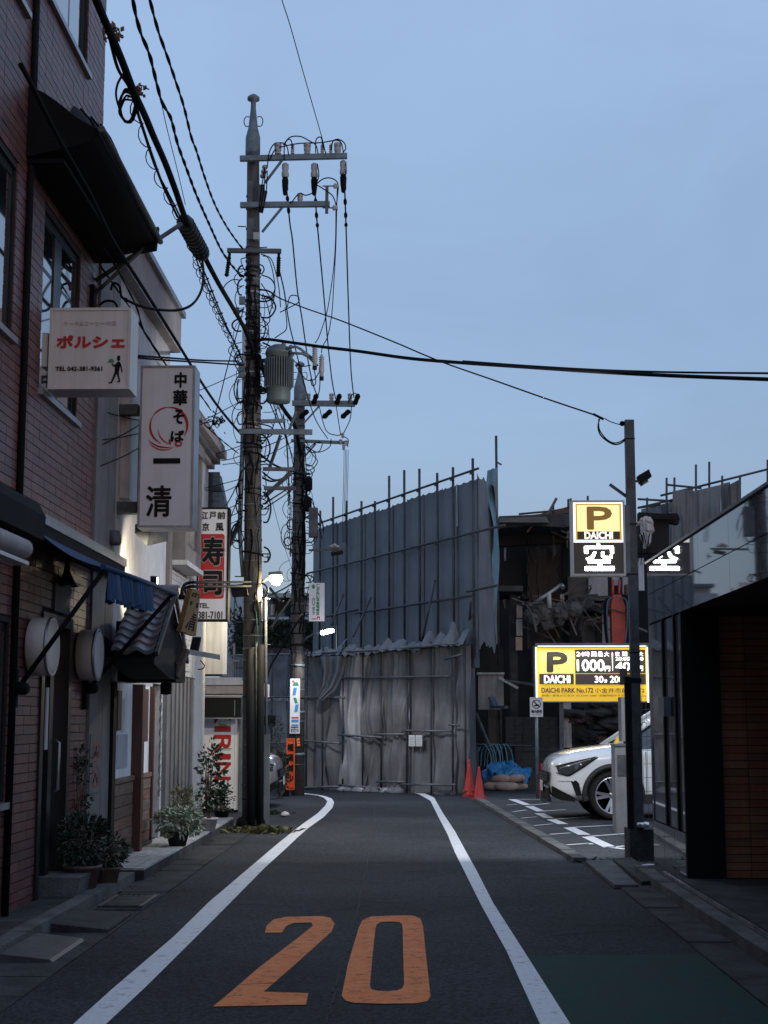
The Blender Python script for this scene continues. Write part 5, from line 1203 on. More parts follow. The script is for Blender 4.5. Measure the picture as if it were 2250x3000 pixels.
# ground floor
pbox(dm, 'column', 'concrete_pale', 1650, 2058, 1673, 2190, 33.0, .3); pbox(dm, 'balcony_board', 'dark', 1400, 1900, 1475, 1975, 33.2, .2)
for k in range(9): pbox(dm, 'balcony_slat', 'stucco_pink', 1402 + k * 8.2, 1976 + (k % 2), 1409.6 + k * 8.2, 2079 - (6 if k > 7 else 0), 31.9 - .01 * (k % 2), .05)
pbox(dm, 'balcony_top', 'concrete_pale', 1398, 1970, 1478, 1976, 31.8, .3); pbox(dm, 'balcony_board', 'dark', 1440, 2080, 1470, 2330, 33.4, .2)
ppoly(dm, 'sloping_eave', 'galv_dark', [(1478, 1990), (1560, 2000), (1570, 2012), (1500, 1998)], 31.5, .3); MB().bar(P(1462, 1985, 31.6), P(1518, 2016, 31.5), .10, .05).build('plank', 'concrete_pale', dm)
MB().bar(P(1440, 2070, 31.8), P(1484, 2072, 31.5), .12, .06).build('plank', 'roofblue', dm); MB().bar(P(1440, 2043, 31.8), P(1452, 2070, 31.6), .12, .05).build('plank', 'roofblue', dm)
pbox(dm, 'column', 'drywall', 1434, 2080, 1466, 2180, 33.0, .3); pbox(dm, 'column', 'concrete_dark', 1466, 2080, 1470, 2180, 32.9, .1)
MB().bar(P(1395, 2090, 31.7), P(1436, 2190, 31.4), .05, .04).build('lath', 'galv_dark', dm)
# block wall
bkw = thing('block_wall', 'grey concrete block wall at the back of the parking lot', 'wall', P(1590, 2260, 33.2))
b_ = MB().box(0, .385, -.02, .1, 0, .185).mesh('block', 'concrete_dark'); w0 = P(1482, 2275, 33.2)
for r in range(6):
    for k in range(5 if r < 5 else 3):
        o = bpy.data.objects.new('block', b_); C.objects.link(o); o.parent = bkw; o.location = V((w0.x + k * .39 + (.0 if r % 2 else .0), 33.2 + rnd.uniform(-.01, .01), .05 + r * .19 + .35)) - bkw.location
MB().box(w0.x - .02, w0.x + 2.0, 33.31, 33.45, 0, 1.5).build('wall_core', 'mortar', bkw)
MB().box(w0.x - .02, w0.x + 2.0, 33.18, 33.3, 0, .39).build('footing', 'concrete_dark', bkw)
for k in range(60):
    x = rnd.uniform(1675, 1840); y = rnd.uniform(2065, 2170); chunk(x, y, rnd.uniform(.06, .22), 33.5 + rnd.uniform(-.6, .6), rnd.choice(['rubble', 'dark', 'concrete_dark', 'wood']), rnd.uniform(.7, 2), rnd.uniform(.4, 1), 200 + k, name='debris_piece')
MB().prism([P(1672, 2330, 34), P(1672, 2140, 34.6), P(1760, 2075, 34.8), P(1860, 2090, 34.6), P(1860, 2330, 34)], (0, 1.2, 0)).build('debris_mound', 'rubble', dm)
# excavator
ex = thing('excavator', 'orange excavator arm with black hoses standing among the ruins', 'excavator', (P(1810, 2200, 33.6).x, 33.6, 0))
D_ = 33.2
MB().prism([P(1795, 1742, D_), P(1819, 1742, D_), P(1831, 1775, D_), P(1833, 1900, D_), P(1794, 1900, D_), P(1791, 1775, D_)], (0, .35, 0)).build('boom', 'orange_machine', ex)
for x_ in (1795, 1814): MB().tube([P(x_, 1742, D_), P(x_ + 1, 1700, D_ + .2)], .03, 8).build('link_rod', 'orange_machine', ex)
MB().box(P(1794, 1, D_).x, P(1819, 1, D_).x, D_, D_ + .3, P(1, 1744, D_).z, P(1, 1715, D_).z).build('stick_joint', 'wood_red', ex)
for i, s_ in enumerate((-1, -1, -1, 1, 1, 1)):
    o_ = 3.5 * (i % 3); xb = 1808 + s_ * (20 + o_)
    MB().tube(smooth_path([P(1808 + s_ * 10, 1752, D_ - .1), P(xb + s_ * 4, 1756, D_ - .15), P(xb + s_ * 10, 1775, D_ - .2), P(xb + s_ * 9, 1830, D_ - .2), P(xb + s_ * 4, 1885, D_ - .3)]), .022, 6).build('hose', 'roofblue' if i % 3 == 0 else 'cable', ex)
bx0 = P(1810, 2000, 33.6).x + 2.6
MB().bar(P(1812, 1893, 33.3), (bx0 - .4, 33.9, 1.3), .3, .35).build('lower_boom', 'orange_machine', ex)
MB().box(bx0 - .9, bx0 + .9, 33.0, 34.8, .55, 1.45).build('body', 'orange_machine', ex); MB().box(bx0 - .9, bx0 - .1, 33.0, 33.9, 1.451, 2.3).build('cab', 'carglass', ex)
for s_ in (-1, 1): MB().box(bx0 + s_ * .75 - .2, bx0 + s_ * .75 + .2, 32.6, 35, 0, .5).build('track', 'rubber', ex)
# scaffold with tarps behind, right
sr = thing('far_scaffold', 'far scaffold with ragged dark tarpaulins rising above the stone building', 'scaffold', (6, 35, 0))
def spipe(x0, y0, x1, y1, D0=35, D1=35, m='pipe', nm='pipe'): MB().tube([P(x0, y0, D0), P(x1, y1, D1)], .028, 7).build(nm, m, sr)
for (x0, y0, x1, y1) in ((1935, 1452, 2052, 1424), (2052, 1424, 2260, 1372), (1953, 1420, 2055, 1430), (2165, 1476, 2260, 1455), (1868, 1462, 1972, 1468), (1868, 1488, 1972, 1464), (1868, 1488, 1935, 1478)): spipe(x0, y0, x1, y1)
for (x, y0, y1) in ((1953, 1400, 1472), (1976, 1399, 1500), (2039, 1361, 1440), (2078, 1353, 1440), (2116, 1394, 1420), (2168, 1396, 1480), (2249, 1347, 1420), (1896, 1458, 1500), (1672, 1460, 1480), (1722, 1453, 1476), (1621, 1481, 1500), (1665, 1462, 1486)):
    spipe(x, y0, x, y1 + (90 if x > 1800 else 5))
for (x0, y0, x1, y1) in ((1520, 1506, 1620, 1497), (1620, 1497, 1672, 1487), (1672, 1487, 1725, 1470)): spipe(x0, y0, x1, y1, 37, 37)
def rag(x0, x1, yt0, yt1, yb, seed, D=34.8, amp=.12):
    def f(u, v):
        x = x0 + (x1 - x0) * u; yt = yt0 + (yt1 - yt0) * u; y = yt + (yb - yt) * v
        n_ = noise.noise(V((x * .06, v * .8, seed))); return P(x + 4 * noise.noise(V((v * 2, seed, x * .02))), y, D + amp * n_ + amp * .5 * noise.noise(V((x * .2, v, seed + 4))))
    MB().grid(f, 30, 20).build('tarp_sheet', 'tarp_low' if seed % 2 else 'tarp', sr)
rag(1972, 2028, 1438, 1433, 1640, 1); rag(2026, 2112, 1440, 1420, 1660, 2); rag(2113, 2140, 1418, 1412, 1640, 3); rag(2134, 2166, 1422, 1404, 1640, 5, 34.6)
rag(1880, 1951, 1492, 1474, 1540, 6, 36); rag(1952, 1972, 1472, 1470, 1520, 7, 36); rag(1960, 2000, 1500, 1510, 1640, 4, 34.2); rag(1680, 1728, 1484, 1474, 1520, 8, 37); rag(1640, 1680, 1500, 1486, 1520, 9, 37.2)
MB().box(P(1985, 1, 35.5).x, P(2300, 1, 35.5).x, 35.5, 35.7, 0, P(1, 1560, 35.5).z).build('site_wall', 'drywall', sr)

# ================================================================== UTILITY POLES
def pole(name, lab, base, top_px, cap_px, D, r0, r1):
    t = thing('utility_pole', lab, 'utility pole', (base.x, base.y, 0), 'utility poles along the left line')
    zc = P(*cap_px, D).z; zt = P(*top_px, D).z; xt = P(*cap_px, D).x
    MB().tube([(base.x, base.y, -.05), (base.x * .5 + xt * .5, base.y, zc / 2), (xt, base.y, zc + .3)], [r0, (r0 + r1) / 2, r1], 20).build('shaft', 'pole', t)
    xt2 = P(*top_px, D).x
    MB().lathe([(r1 + .012, 0), (r1 + .022, .12), (r1 + .02, .35), (r1 * .8, .5), (r1 * .45, zt - zc - .22), (r1 * .42, zt - zc - .1), (.09, zt - zc - .08), (.09, zt - zc - .04), (.04, zt - zc), (.001, zt - zc)], (xt2 * .5 + xt * .5, base.y, zc), (0, 0, 1), 16).build('steel_cap', 'galv', t)
    for s_ in (-1, 1):
        c = V((xt + s_ * (r1 * .62), base.y, zc + .60))
        MB().tube(smooth_path([c + V((0, 0, .07)), c + V((s_ * .06, 0, .07)), c + V((s_ * .085, 0, 0)), c + V((s_ * .06, 0, -.07)), c + V((0, 0, -.07))], 4), .008, 5).build('step_ring', 'galv_dark', t)
    return t, zc
B1 = V((P(746, 2000, 20.6).x, 20.6, 0)); D1 = 20.6
u1, zc1 = pole('u', 'tall near utility pole with transformer, thick cable bundle and many bands', B1, (742, 278), (741, 470), D1, .152, .088)
B2 = V((P(870, 2000, 29.4).x, 29.4, 0)); D2 = 29.4
u2, zc2 = pole('u', 'farther utility pole with orange and white signboards near the tarpaulin fence', B2, (880, 1060), (878, 1185), D2, .165, .105)
def r_at(z, k=1): return (.152 + (.088 - .152) * min(z / 9.3, 1)) if k == 1 else (.165 + (.105 - .165) * min(z / 7.7, 1))
def cx1(z): return B1.x + (P(741, 470, D1).x - B1.x) * z / 9.3
def cx2(z): return B2.x + (P(878, 1185, D2).x - B2.x) * z / 7.7
# bands
def band(t, cx, cy, r, z, h, m, k=0):
    MB().lathe([(r + .004, -h / 2), (r + .009, -h / 2), (r + .009, h / 2), (r + .004, h / 2)], (cx, cy, z), (0, 0, 1), 18).build('band', m, t)
zz = .4; rb = random.Random(3)
while zz < 9.2:
    dense = 5.2 < zz < 8.2
    band(u1, cx1(zz), B1.y, r_at(zz), zz, rb.choice([.012, .02, .03, .045]) if dense else rb.choice([.01, .015, .03]), rb.choice(['galv', 'galv_dark', 'ink', 'porcelain', 'cable'] if dense else ['galv', 'ink', 'galv', 'galv_dark']))
    zz += rb.uniform(.05, .14) if dense else rb.uniform(.12, .32)
zz = .6
while zz < 7.6:
    band(u2, cx2(zz), B2.y, r_at(zz, 2), zz, rb.choice([.015, .03, .05]), rb.choice(['galv', 'ink', 'galv_dark'])); zz += rb.uniform(.12, .3)
for k in range(22):   # step bolts
    z = 2.2 + k * .32; s_ = 1 if k % 2 else -1
    MB().tube([(cx1(z) + s_ * r_at(z), B1.y - .03, z), (cx1(z) + s_ * (r_at(z) + .12), B1.y - .05, z)], .009, 5).build('step_bolt', 'galv_dark', u1)
# riser pipes and guards
def pipe_on(t, name, m, x0, y0, x1, y1, D, r): MB().tube([P(x0, y0, D), P(x1, y1, D)], r, 10).build(name, m, t)
pipe_on(u1, 'riser_duct', 'stucco', 718, 950, 716, 1265, D1 - .02, .042); pipe_on(u1, 'riser_duct', 'galv', 712, 1270, 702, 1560, D1 - .02, .035); pipe_on(u1, 'riser_duct', 'galv', 702, 1560, 712, 1690, D1 - .02, .03)
G1 = G(735, 2432); 
def gpipe(name, m, xa, y0, xb, D, r): m = {'plastic': 'ink', 'galv': 'galv_dark'}[m]; a = P(xa, y0, D); b = G(xb, 2105 + 1.5 * FPX / D * 1.0); MB().tube([a, (P(xb, 2400, D).x, D, 0)], r, 12).build(name, m, u1)
gpipe('black_riser', 'plastic', 734, 1900, 736, D1 - .20, .062); gpipe('black_riser', 'plastic', 764, 1890, 762, D1 - .19, .05)
gpipe('thin_riser', 'galv', 751, 1880, 753, D1 - .17, .018); gpipe('thin_riser', 'galv', 778, 1750, 782, D1 - .05, .022)
a, b = P(775, 2152, D1 - .06), P(790, 2440, D1 - .06); MB().box(a.x - .005, b.x - .01, D1 - .08, D1 - .02, 0, a.z).build('guard_plate', 'machine_grey_dark', u1)
MB().lathe([(.22, 0), (.2, .12), (.165, .16), (.001, .16)], (B1.x - .02, B1.y - .04, 0), (0, 0, 1), 18).build('collar', 'ink', u1)
MB().tube([P(750, 1790, D1 - .16), P(757, 1880, D1 - .18)], .006, 5).build('green_wire', 'green_print', u1)
# crossarms
def arm(t, x0, y0, x1, y1, D, h=.075, w=.07, m='galv', dy=-.14, holes=True):
    a, b = P(x0, y0, D + dy), P(x1, y1, D + dy)
    o = MB().bar(a, b, w, h).build('crossarm', m, t)
    return a, b
arm(u1, 703, 465, 1017, 457, D1); arm(u1, 704, 601, 966, 598, D1); arm(u1, 666, 734, 824, 736, D1, .06, .06, 'galv_dark'); arm(u1, 701, 1264, 915, 1266, D1, .07, .06); arm(u1, 765, 1235, 836, 1232, D1, .05, .05)
arm(u1, 770, 1374, 862, 1375, D1, .05, .05, 'galv_dark'); arm(u1, 773, 1430, 866, 1431, D1, .05, .05, 'galv_dark')
arm(u2, 856, 1178, 1042, 1179, D2, .06); arm(u2, 856, 1185, 1040, 1188, D2, .05); arm(u2, 853, 1291, 1010, 1297, D2, .06)
for (x0, y0, x1, y1) in ((826, 470, 776, 536), (828, 606, 768, 680), (868, 1205, 845, 1265)):
    MB().bar(P(x0, y0, D1 - .14), P(x1, y1, D1 - .1), .03).build('arm_brace', 'galv', u1)
MB().bar(P(935, 1190, D2 - .14), P(890, 1240, D2 - .1), .03).build('arm_brace', 'galv', u2); MB().bar(P(925, 1300, D2 - .14), P(890, 1340, D2 - .1), .03).build('arm_brace', 'galv', u2)
for (x0, y0, x1, y1, w) in ((822, 1275, 790, 1370, .035), (852, 1385, 775, 1455, .05), (858, 1745, 795, 1838, .03)): MB().bar(P(x0, y0, D1 + (.1 if y0 < 1500 else 3)), P(x1, y1, D1 + (.2 if y0 < 1500 else 3)), w).build('stay_bar', 'galv_dark', u1)
# insulators
INS = [(.01, 0), (.045, .0), (.05, .02), (.03, .03), (.052, .05), (.052, .10), (.03, .11), (.055, .12), (.055, .165), (.02, .18), (.001, .18)]
def ins(t, x, y, D, s=1, prof=INS, m='porcelain', ax=(0, 0, 1)): MB().lathe([(r * s, h * s) for r, h in prof], P(x, y, D), ax, 12).build('insulator', m, t)
for x in (814, 900, 989): ins(u1, x, 452, D1 - .14, 1.0)
RIB = [(.012, 0)] + [q for k in range(5) for q in ((.03, .02 + k * .028), (.016, .034 + k * .028))] + [(.008, .17), (.001, .17)]
for x in (857, 944, 969): ins(u1, x, 453, D1 - .14, 1.0, RIB)
STR = [(.02, 0), (.05, .02), (.052, .08), (.045, .12), (.055, .16), (.055, .20), (.02, .24), (.001, .24)]
ends = []
for (x, y) in ((836, 478), (921, 478), (1006, 470)):
    MB().lathe([(r, -h) for r, h in STR][::-1], P(x, y, D1 - .1), (0, 0, 1), 12).build('strain_insulator', 'porcelain', u1)
    MB().lathe([(.001, -.50), (.03, -.48), (.045, -.36), (.05, -.27), (.04, -.22), (.001, -.22)], P(x, y, D1 - .1), (0, 0, 1), 12).build('dead_end_clamp', 'cable', u1)
for (x, y) in ((915, 1172), (983, 1172), (1037, 1172)):
    ins(u2, x - 12, y + 3, D2 - .14, .9); ins(u2, x + 2, y + 14, D2 - .16, 1.0, STR, 'cable', (.35, -.3, .9)); ins(u2, x - 12, y + 30, D2 - .16, 1.0, STR, 'cable', (-.6, .2, -.5))
MB().bar(P(958, 545, D1 - .16), P(957, 625, D1 - .16), .045).build('bracket_post', 'galv_dark', u1)
for (x, y) in ((984, 545), (981, 609)): MB().lathe([(.01, 0), (.035, .01), (.045, .03), (.03, .045), (.045, .06), (.035, .08), (.001, .085)], P(x - 8, y, D1 - .16), (1, 0, 0), 10).build('spool_insulator', 'porcelain', u1); MB().bar(P(945, y, D1 - .16), P(x - 8, y, D1 - .16), .015).build('bolt', 'galv_dark', u1)
ins(u1, 879, 594, D1 - .14, .8); 
for i in range(3): ins(u1, 776 - i * 3, 490 + i * 13, D1 - .12, .5, [(.01, -.06), (.07, -.05), (.09, 0), (.07, .05), (.01, .06)])
for x in (673, 817): MB().lathe([(.001, -.36), (.03, -.34)] + [q for k in range(8) for q in ((.035, -.32 + k * .035), (.022, -.30 + k * .035))] + [(.02, 0)], P(x, 742, D1 - .14), (.12 if x < 700 else .02, 0, 1), 10).build('long_insulator', 'cable', u1)
# cut-out fuses
for (x, y0, y1) in ((922, 1010, 1073), (942, 1038, 1104)):
    a, b = P(x, y1, D1 - .35), P(x, y0, D1 - .35); L_ = (b - a).length
    pr = [(.028, 0), (.03, .06 * L_ / .3)] ; z = .1
    MB().lathe([(.001, 0), (.03, 0), (.03, L_ * .2), (.04, L_ * .22), (.04, L_ * .42), (.03, L_ * .45)] + [q for k in range(5) for q in ((.042, L_ * (.5 + k * .09)), (.024, L_ * (.54 + k * .09)))] + [(.012, L_), (.001, L_)], a, (0, 0, 1), 12).build('fuse_cutout', 'porcelain', u1)
    MB().tube([a, a - V((0, 0, .05))], .033, 10).build('fuse_cap', 'ink', u1)
for pts in ([(838, 1022), (866, 1015), (880, 1022), (915, 1050)], [(850, 1034), (885, 1036), (905, 1046), (930, 1072)]): MB().tube([P(x, y, D1 - .3) for x, y in pts], .02, 8).build('fuse_arm', 'galv', u1)
# transformer
tf_ = thing('transformer', 'round grey pole-mounted transformer with cooling fins', 'transformer', P(815, 1179, D1 - .1))
tc_ = P(816, 1179, D1 - .15); R_ = .185; H_ = P(816, 1012, D1 - .15).z - tc_.z
MB().lathe([(.001, 0), (R_ * .88, .0), (R_ * .92, .03), (R_ * .92, .2), (R_, .2), (R_, H_ - .14), (R_ * 1.06, H_ - .14), (R_ * 1.06, H_ - .10), (R_ * .95, H_ - .05), (R_ * .5, H_), (.001, H_)], tc_, (0, 0, 1), 28).build('tank', mat('transformer_grey', (.12, .145, .15), .6, metal=.2, var=.25, streak=.2), tf_)
for k in range(15):
    a_ = math.radians(-150 + k * 9.5); d_ = V((math.cos(a_), math.sin(a_), 0)); p_ = tc_ + d_ * R_ * .98
    MB().obox(p_ - V((-d_.y, d_.x, 0)) * .006 + V((0, 0, .2)), V((-d_.y, d_.x, 0)) * .012, d_ * .045, V((0, 0, .42))).build('cooling_fin', bpy.data.materials['transformer_grey'], tf_)
for k, (dx, dz) in enumerate(((.04, 0), (.14, -.05), (.16, -.16))): MB().lathe([(.02, 0), (.035, .02), (.025, .05), (.035, .07), (.015, .1), (.001, .1)], tc_ + V((dx, -.1, H_ - .06 + dz)), (.5, -.2, .8), 10).build('bushing', 'galv', tf_)
MB().bar((B1.x, D1 - .02, tc_.z + .2), (tc_.x, tc_.y, tc_.z + .2), .05).build('hanger', 'galv_dark', tf_); MB().bar((B1.x, D1 - .02, tc_.z + H_ - .2), (tc_.x, tc_.y, tc_.z + H_ - .2), .05).build('hanger', 'galv_dark', tf_)
# small boxes and brackets on pole 1
for (x0, y0, x1, y1, m) in ((698, 1060, 716, 1105, 'galv'), (700, 868, 718, 890, 'galv'), (690, 900, 700, 925, 'galv_dark'), (742, 680, 758, 700, 'porcelain'), (724, 640, 742, 700, 'galv_dark'), (726, 530, 740, 600, 'galv_dark'), (756, 540, 775, 590, 'galv_dark')):
    a, b = P(x0, y1, D1 - .17), P(x1, y0, D1 - .17); MB().box(a.x, b.x, a.y, a.y + .06, a.z, b.z).build('pole_box', m, u1)
q = P(716, 1722, D1 - .25); MB().obox(q - V((.17, 0, .12)), V((.22, 0, .02)), V((0, .2, 0)), V((-.03, 0, .16))).build('loudspeaker', 'ink', u1)
# signs on the poles
sp2, FS = sign_box('clinic_sign', 'white rounded clinic signboard mounted beside the farther pole', 905, 1708, 951, 1820, 29.0, .03, 'signwhite', 'signwhite')
fs_ = lambda x, y: ((x - 905) / 46, (1820 - y) / 112)
mb = MB()
for i, ch in enumerate('こがねい耳鼻咽喉科'): ft(FS, mb, fs_, ch, 927, 1712 + i * 10.2, 936, 1721 + i * 10.2, .003)
for i, ch in enumerate('クリニック'): ft(FS, mb, fs_, ch, 914, 1752 + i * 10, 923, 1761 + i * 10, .003)
mb.build('lettering', 'green_print', sp2)
mb = MB(); FS.poly(mb, [fs_(918 + 5 * math.cos(t * .5), 1719 - 6 * math.sin(t * .5)) for t in range(12)]); mb.build('leaf_emblem', 'green_print', sp2)
mb = MB(); FS.poly(mb, [fs_(*p) for p in ((928, 1815), (928, 1809), (931, 1806), (936, 1806), (938, 1809), (938, 1815), (935, 1815), (935, 1810), (931, 1810), (931, 1815))][::-1]); FS.rect(mb, *fs_(913, 1815), *fs_(926, 1812), .004); mb.build('emblem_print', 'red_print', sp2)
for y in (1720, 1800): MB().bar(P(880, y + 6, 29.2), P(906, y, 29.05), .02).build('bracket', 'ink', sp2)
ad_, FA = sign_box('advert_plate', 'narrow white vertical advertising plate with mountain emblem wrapped on the farther pole', 849, 1988, 879, 2149, 29.2, .02, 'signwhite', 'signwhite')
fa = lambda x, y: ((x - 849) / 30, (2149 - y) / 161)
mb = MB(); FA.poly(mb, [fa(*p) for p in ((855, 2009), (863, 1996), (866, 2001), (870, 1995), (876, 2009))][::-1], .003); FA.poly(mb, [fa(*p) for p in ((859, 2044), (868, 2044), (873, 2061), (864, 2061))][::1], .003) ; mb.build('mountain_print', 'green_print', ad_)
for (x, y) in ((856, 2015), (862, 2064)): mb = MB(); FA.poly(mb, [fa(x, y + 22), fa(x + 10, y + 22), fa(x + 14, y), fa(x + 4, y)], .0035); mb.build('slanted_print', 'blue_print', ad_)
mb = MB()
FA.rect(mb, *fa(854, 2116), *fa(875, 2108), .003); FA.rect(mb, *fa(854, 2127), *fa(875, 2122), .003); mb.build('slanted_print', 'blue_print', ad_)
mb = MB(); FA.poly(mb, [fa(858 + 3.2 * math.cos(t * .6), 1997 - 3.2 * math.sin(t * .6)) for t in range(10)], .004); FA.rect(mb, *fa(854, 2105), *fa(876, 2101), .003); mb.build('dot_print', 'red_print', ad_)
mb = MB(); FA.rect(mb, *fa(851, 2147), *fa(877, 2129), .003); mb.build('black_panel', 'ink', ad_)
mb = MB(); ft(FA, mb, fa, '042-388', 854, 2132, 874, 2137, .001, .005); ft(FA, mb, fa, '3740', 855, 2139, 873, 2145, .001, .005); mb.build('lettering', 'white_print', ad_)
os_, FO = sign_box('road_narrows_sign', 'bright orange vertical road-works sign with black characters at the foot of the farther pole', 838, 2163, 864, 2314, 28.9, .03, 'orange_sign', 'orange_sign')
fo = lambda x, y: ((x - 838) / 26, (2314 - y) / 151)
mb = MB()
for ch, y in (('幅', 2179), ('員', 2210), ('減', 2240), ('少', 2270)): ft(FO, mb, fo, ch, 842, y, 861, y + 21, .006)
FO.rect(mb, *fo(839, 2313.5), *fo(863, 2308), .002)
mb.build('lettering', 'ink', os_)
MB().box(P(840, 1, 29).x, P(868, 1, 29).x, 28.95, 29.1, 0, .12).build('foot_weight', 'ink', os_)
MB().box(P(864, 1, 29).x, P(872, 1, 29).x, 28.98, 29.06, .0, .55).build('side_board', 'roofblue', os_)
mb = MB()
for k in range(3): a = P(868 + rnd.uniform(0, 3), 2170 + k * 8, 29.15); mb.quad(a, a + V((.07, 0, .01)), a + V((.06, 0, .05)), a + V((.01, 0, .045)))
mb.build('tape_remnant', 'orange_paint', u2)
# street lamps
def street_lamp(lab, arm_pts, head, dr, m_lens, en, col, size):
    t = thing('street_lamp', lab, 'street lamp', arm_pts[0], 'street lamps on the utility poles')
    MB().tube(arm_pts, .022, 8).build('arm', 'galv', t)
    d = V(dr).normalized(); h = V(head); s_ = V((-d.y, d.x, 0)).normalized() * .075
    MB().obox(h - s_ + V((0, 0, .01)), s_ * 2, d * size, V((0, 0, .05))).build('hood', 'galv', t)
    MB().obox(h - s_ * .85 + d * .02 - V((0, 0, .05)), s_ * 1.7, d * (size - .04), V((0, 0, .058))).build('lens', m_lens, t)
    if en < 160: MB().lathe([(.001, -.10), (.05, -.085), (.085, -.03), (.09, .0), (.07, .03), (.001, .035)], h + d * size * .55 - V((0, 0, .03)), (0, 0, 1), 16).build('bloom_bowl', m_lens, t)  # glowing globe sized to stand in for the lamp's bloom
    lamp('street_lamp_light', 'SPOT', h + d * size * .55 - V((0, 0, .17)), en, col, .05, (-.15, -.1, -1), spot_size=math.radians(166), spot_blend=.3)
street_lamp('warm lit street lamp on a short arm of the near pole', [P(750, 1716, D1 - .05), P(770, 1703, D1 + .0), P(788, 1692, D1 + .02)], P(790, 1690, D1 + .02), (1, -.15, .08), 'e_warm', 155, (1, .84, .58), .17)
street_lamp('cool white lit street lamp on a long arm of the farther pole', [P(886, 1885, D2 - .1), P(900, 1868, D2 - .3), P(920, 1858, D2 - .6), P(942, 1852, D2 - 1.0)], P(942, 1852, D2 - 1.0), (1, -.5, .22), 'e_cool', 170, (.95, .96, 1), .26)
# ================================================================== CABLES
def wpath(px, D0, D1_, n=6):
    """3-D path under a pixel trace whose depth runs from D0 to D1 (straight in space)"""
    d = [0]
    for a, b in zip(px, px[1:]): d.append(d[-1] + math.hypot(b[0] - a[0], b[1] - a[1]))
    pts = [P(x, y, 1 / ((1 - t / d[-1]) / D0 + (t / d[-1]) / D1_)) for (x, y), t in zip(px, d)]
    return smooth_path(pts, n)
def cable(lab, px, D0, D1_, r, group=None, m='cable', twist=0, spiral=None, name='overhead_cable'):
    pts = wpath(px, D0, D1_)
    mb = MB(); mb.tube(pts, r, 6)
    if twist:
        L_ = 0; tw = []
        for i in range(len(pts) - 1):
            n_ = max(2, int((pts[i + 1] - pts[i]).length / .09))
            for k in range(n_):
                p = pts[i].lerp(pts[i + 1], k / n_); L_ += (pts[i + 1] - pts[i]).length / n_; tw.append((p, L_))
        mb = MB()
        for ph in (0, math.pi): mb.tube([p + V((math.cos(l * twist + ph) * r * .5, 0, math.sin(l * twist + ph) * r * .5)) for p, l in tw], r * .62, 5)
    o = mb.build(name, m); tag(o, lab, 'cable', group)
    if spiral:
        sr_, pitch = spiral; sp = MB(); pp_ = []; L_ = 0
        for i in range(len(pts) - 1):
            n_ = max(2, int((pts[i + 1] - pts[i]).length / (pitch / 9)))
            for k in range(n_):
                p = pts[i].lerp(pts[i + 1], k / n_); L_ += (pts[i + 1] - pts[i]).length / n_; a_ = L_ / pitch * 2 * math.pi
                pp_.append(p + V((math.cos(a_) * sr_ - .01, 0, math.sin(a_) * sr_ - sr_ * .6)))
        s_ = sp.tube(pp_, .0055, 4, False).build('spiral_wrap', m, None); s_.parent = o
    return o
# main bundle: camera side -> pole 1 -> pole 2
cable('thickest cable bundle running from the top left corner down to the near pole', [(262, -60), (290, 20), (325, 100), (358, 180), (392, 268), (425, 340), (450, 400), (485, 480), (515, 560), (545, 645), (590, 735), (640, 830), (690, 915), (722, 975), (740, 1030)], 9.6, 20.5, .032)
cable('thinner cable hugging the thick bundle on its left', [(268, -40), (300, 60), (318, 100), (345, 200), (380, 260), (410, 350), (440, 440), (478, 545), (520, 635)], 9.7, 14.6, .014)
cable('slack cable wrapped by open spirals under the thick bundle', [(390, 290), (425, 400), (455, 490), (490, 560), (530, 640), (575, 745), (600, 800), (640, 900), (680, 990), (706, 1040)], 11.6, 20.4, .010, spiral=(.04, .5))
cable('cable with open spirals below the black splice case', [(575, 760), (590, 800), (625, 880), (660, 955), (690, 1010), (710, 1060)], 15.6, 20.4, .009, spiral=(.04, .30))
cable('thick cable bundle between the near and the farther pole', [(738, 985), (770, 1080), (800, 1150), (835, 1205), (864, 1250), (880, 1330)], 20.4, 29.3, .040, spiral=(.06, .5))
cable('left of two twisted wires from the top edge to the near pole', [(383, -40), (395, 30), (412, 95), (438, 160), (458, 240), (475, 300), (500, 345), (520, 420), (545, 490), (575, 570), (610, 650), (650, 735), (690, 790), (716, 812)], 10.5, 20.4, .016, twist=9)
cable('right of two twisted wires from the top edge to the near pole', [(430, -40), (443, 15), (465, 95), (490, 165), (512, 230), (538, 310), (560, 400), (575, 440), (600, 520), (630, 600), (665, 665), (700, 715), (712, 728)], 10.8, 20.4, .014, twist=8)
cable('thin wire beside the left twisted wire', [(452, 220), (470, 290), (490, 380), (520, 500), (543, 600)], 12.6, 15, .004)
# splice case and loops on the bundle
sc_ = thing('cable_splice_case', 'black ribbed splice case hanging on the thick cable bundle', 'splice case', P(563, 690, 15.0))
a, b = P(536, 642, 14.6), P(596, 752, 15.8); MB().tube([a, a.lerp(b, .06), a.lerp(b, .93), b], [.05, .085, .085, .04], 12).build('case', 'plastic', sc_)
for k in range(9): p = a.lerp(b, .12 + k * .09); d_ = (b - a).normalized(); MB().tube([p, p + d_ * .035], .096, 12).build('rib', 'plastic', sc_)
def clump(lab, x, y, D, r, seed):
    rr = random.Random(seed); mb = MB(); c = P(x, y, D)
    for k in range(22):
        p = c + V((rr.gauss(0, r * .5), rr.gauss(0, r * .4), rr.gauss(0, r * .5))); s_ = rr.uniform(.012, .03); mb.obox(p, V((s_, 0, rr.uniform(-s_, s_))), V((0, s_, 0)), V((0, 0, s_)))
    for k in range(5):
        mb.tube(smooth_path([c + V((rr.gauss(0, r * .7), rr.gauss(0, r * .3), rr.gauss(0, r * .7))) for _ in range(4)], 4), .006, 5)
    tag(mb.build('cable_clamp_cluster', 'wood'), lab, 'clamp')
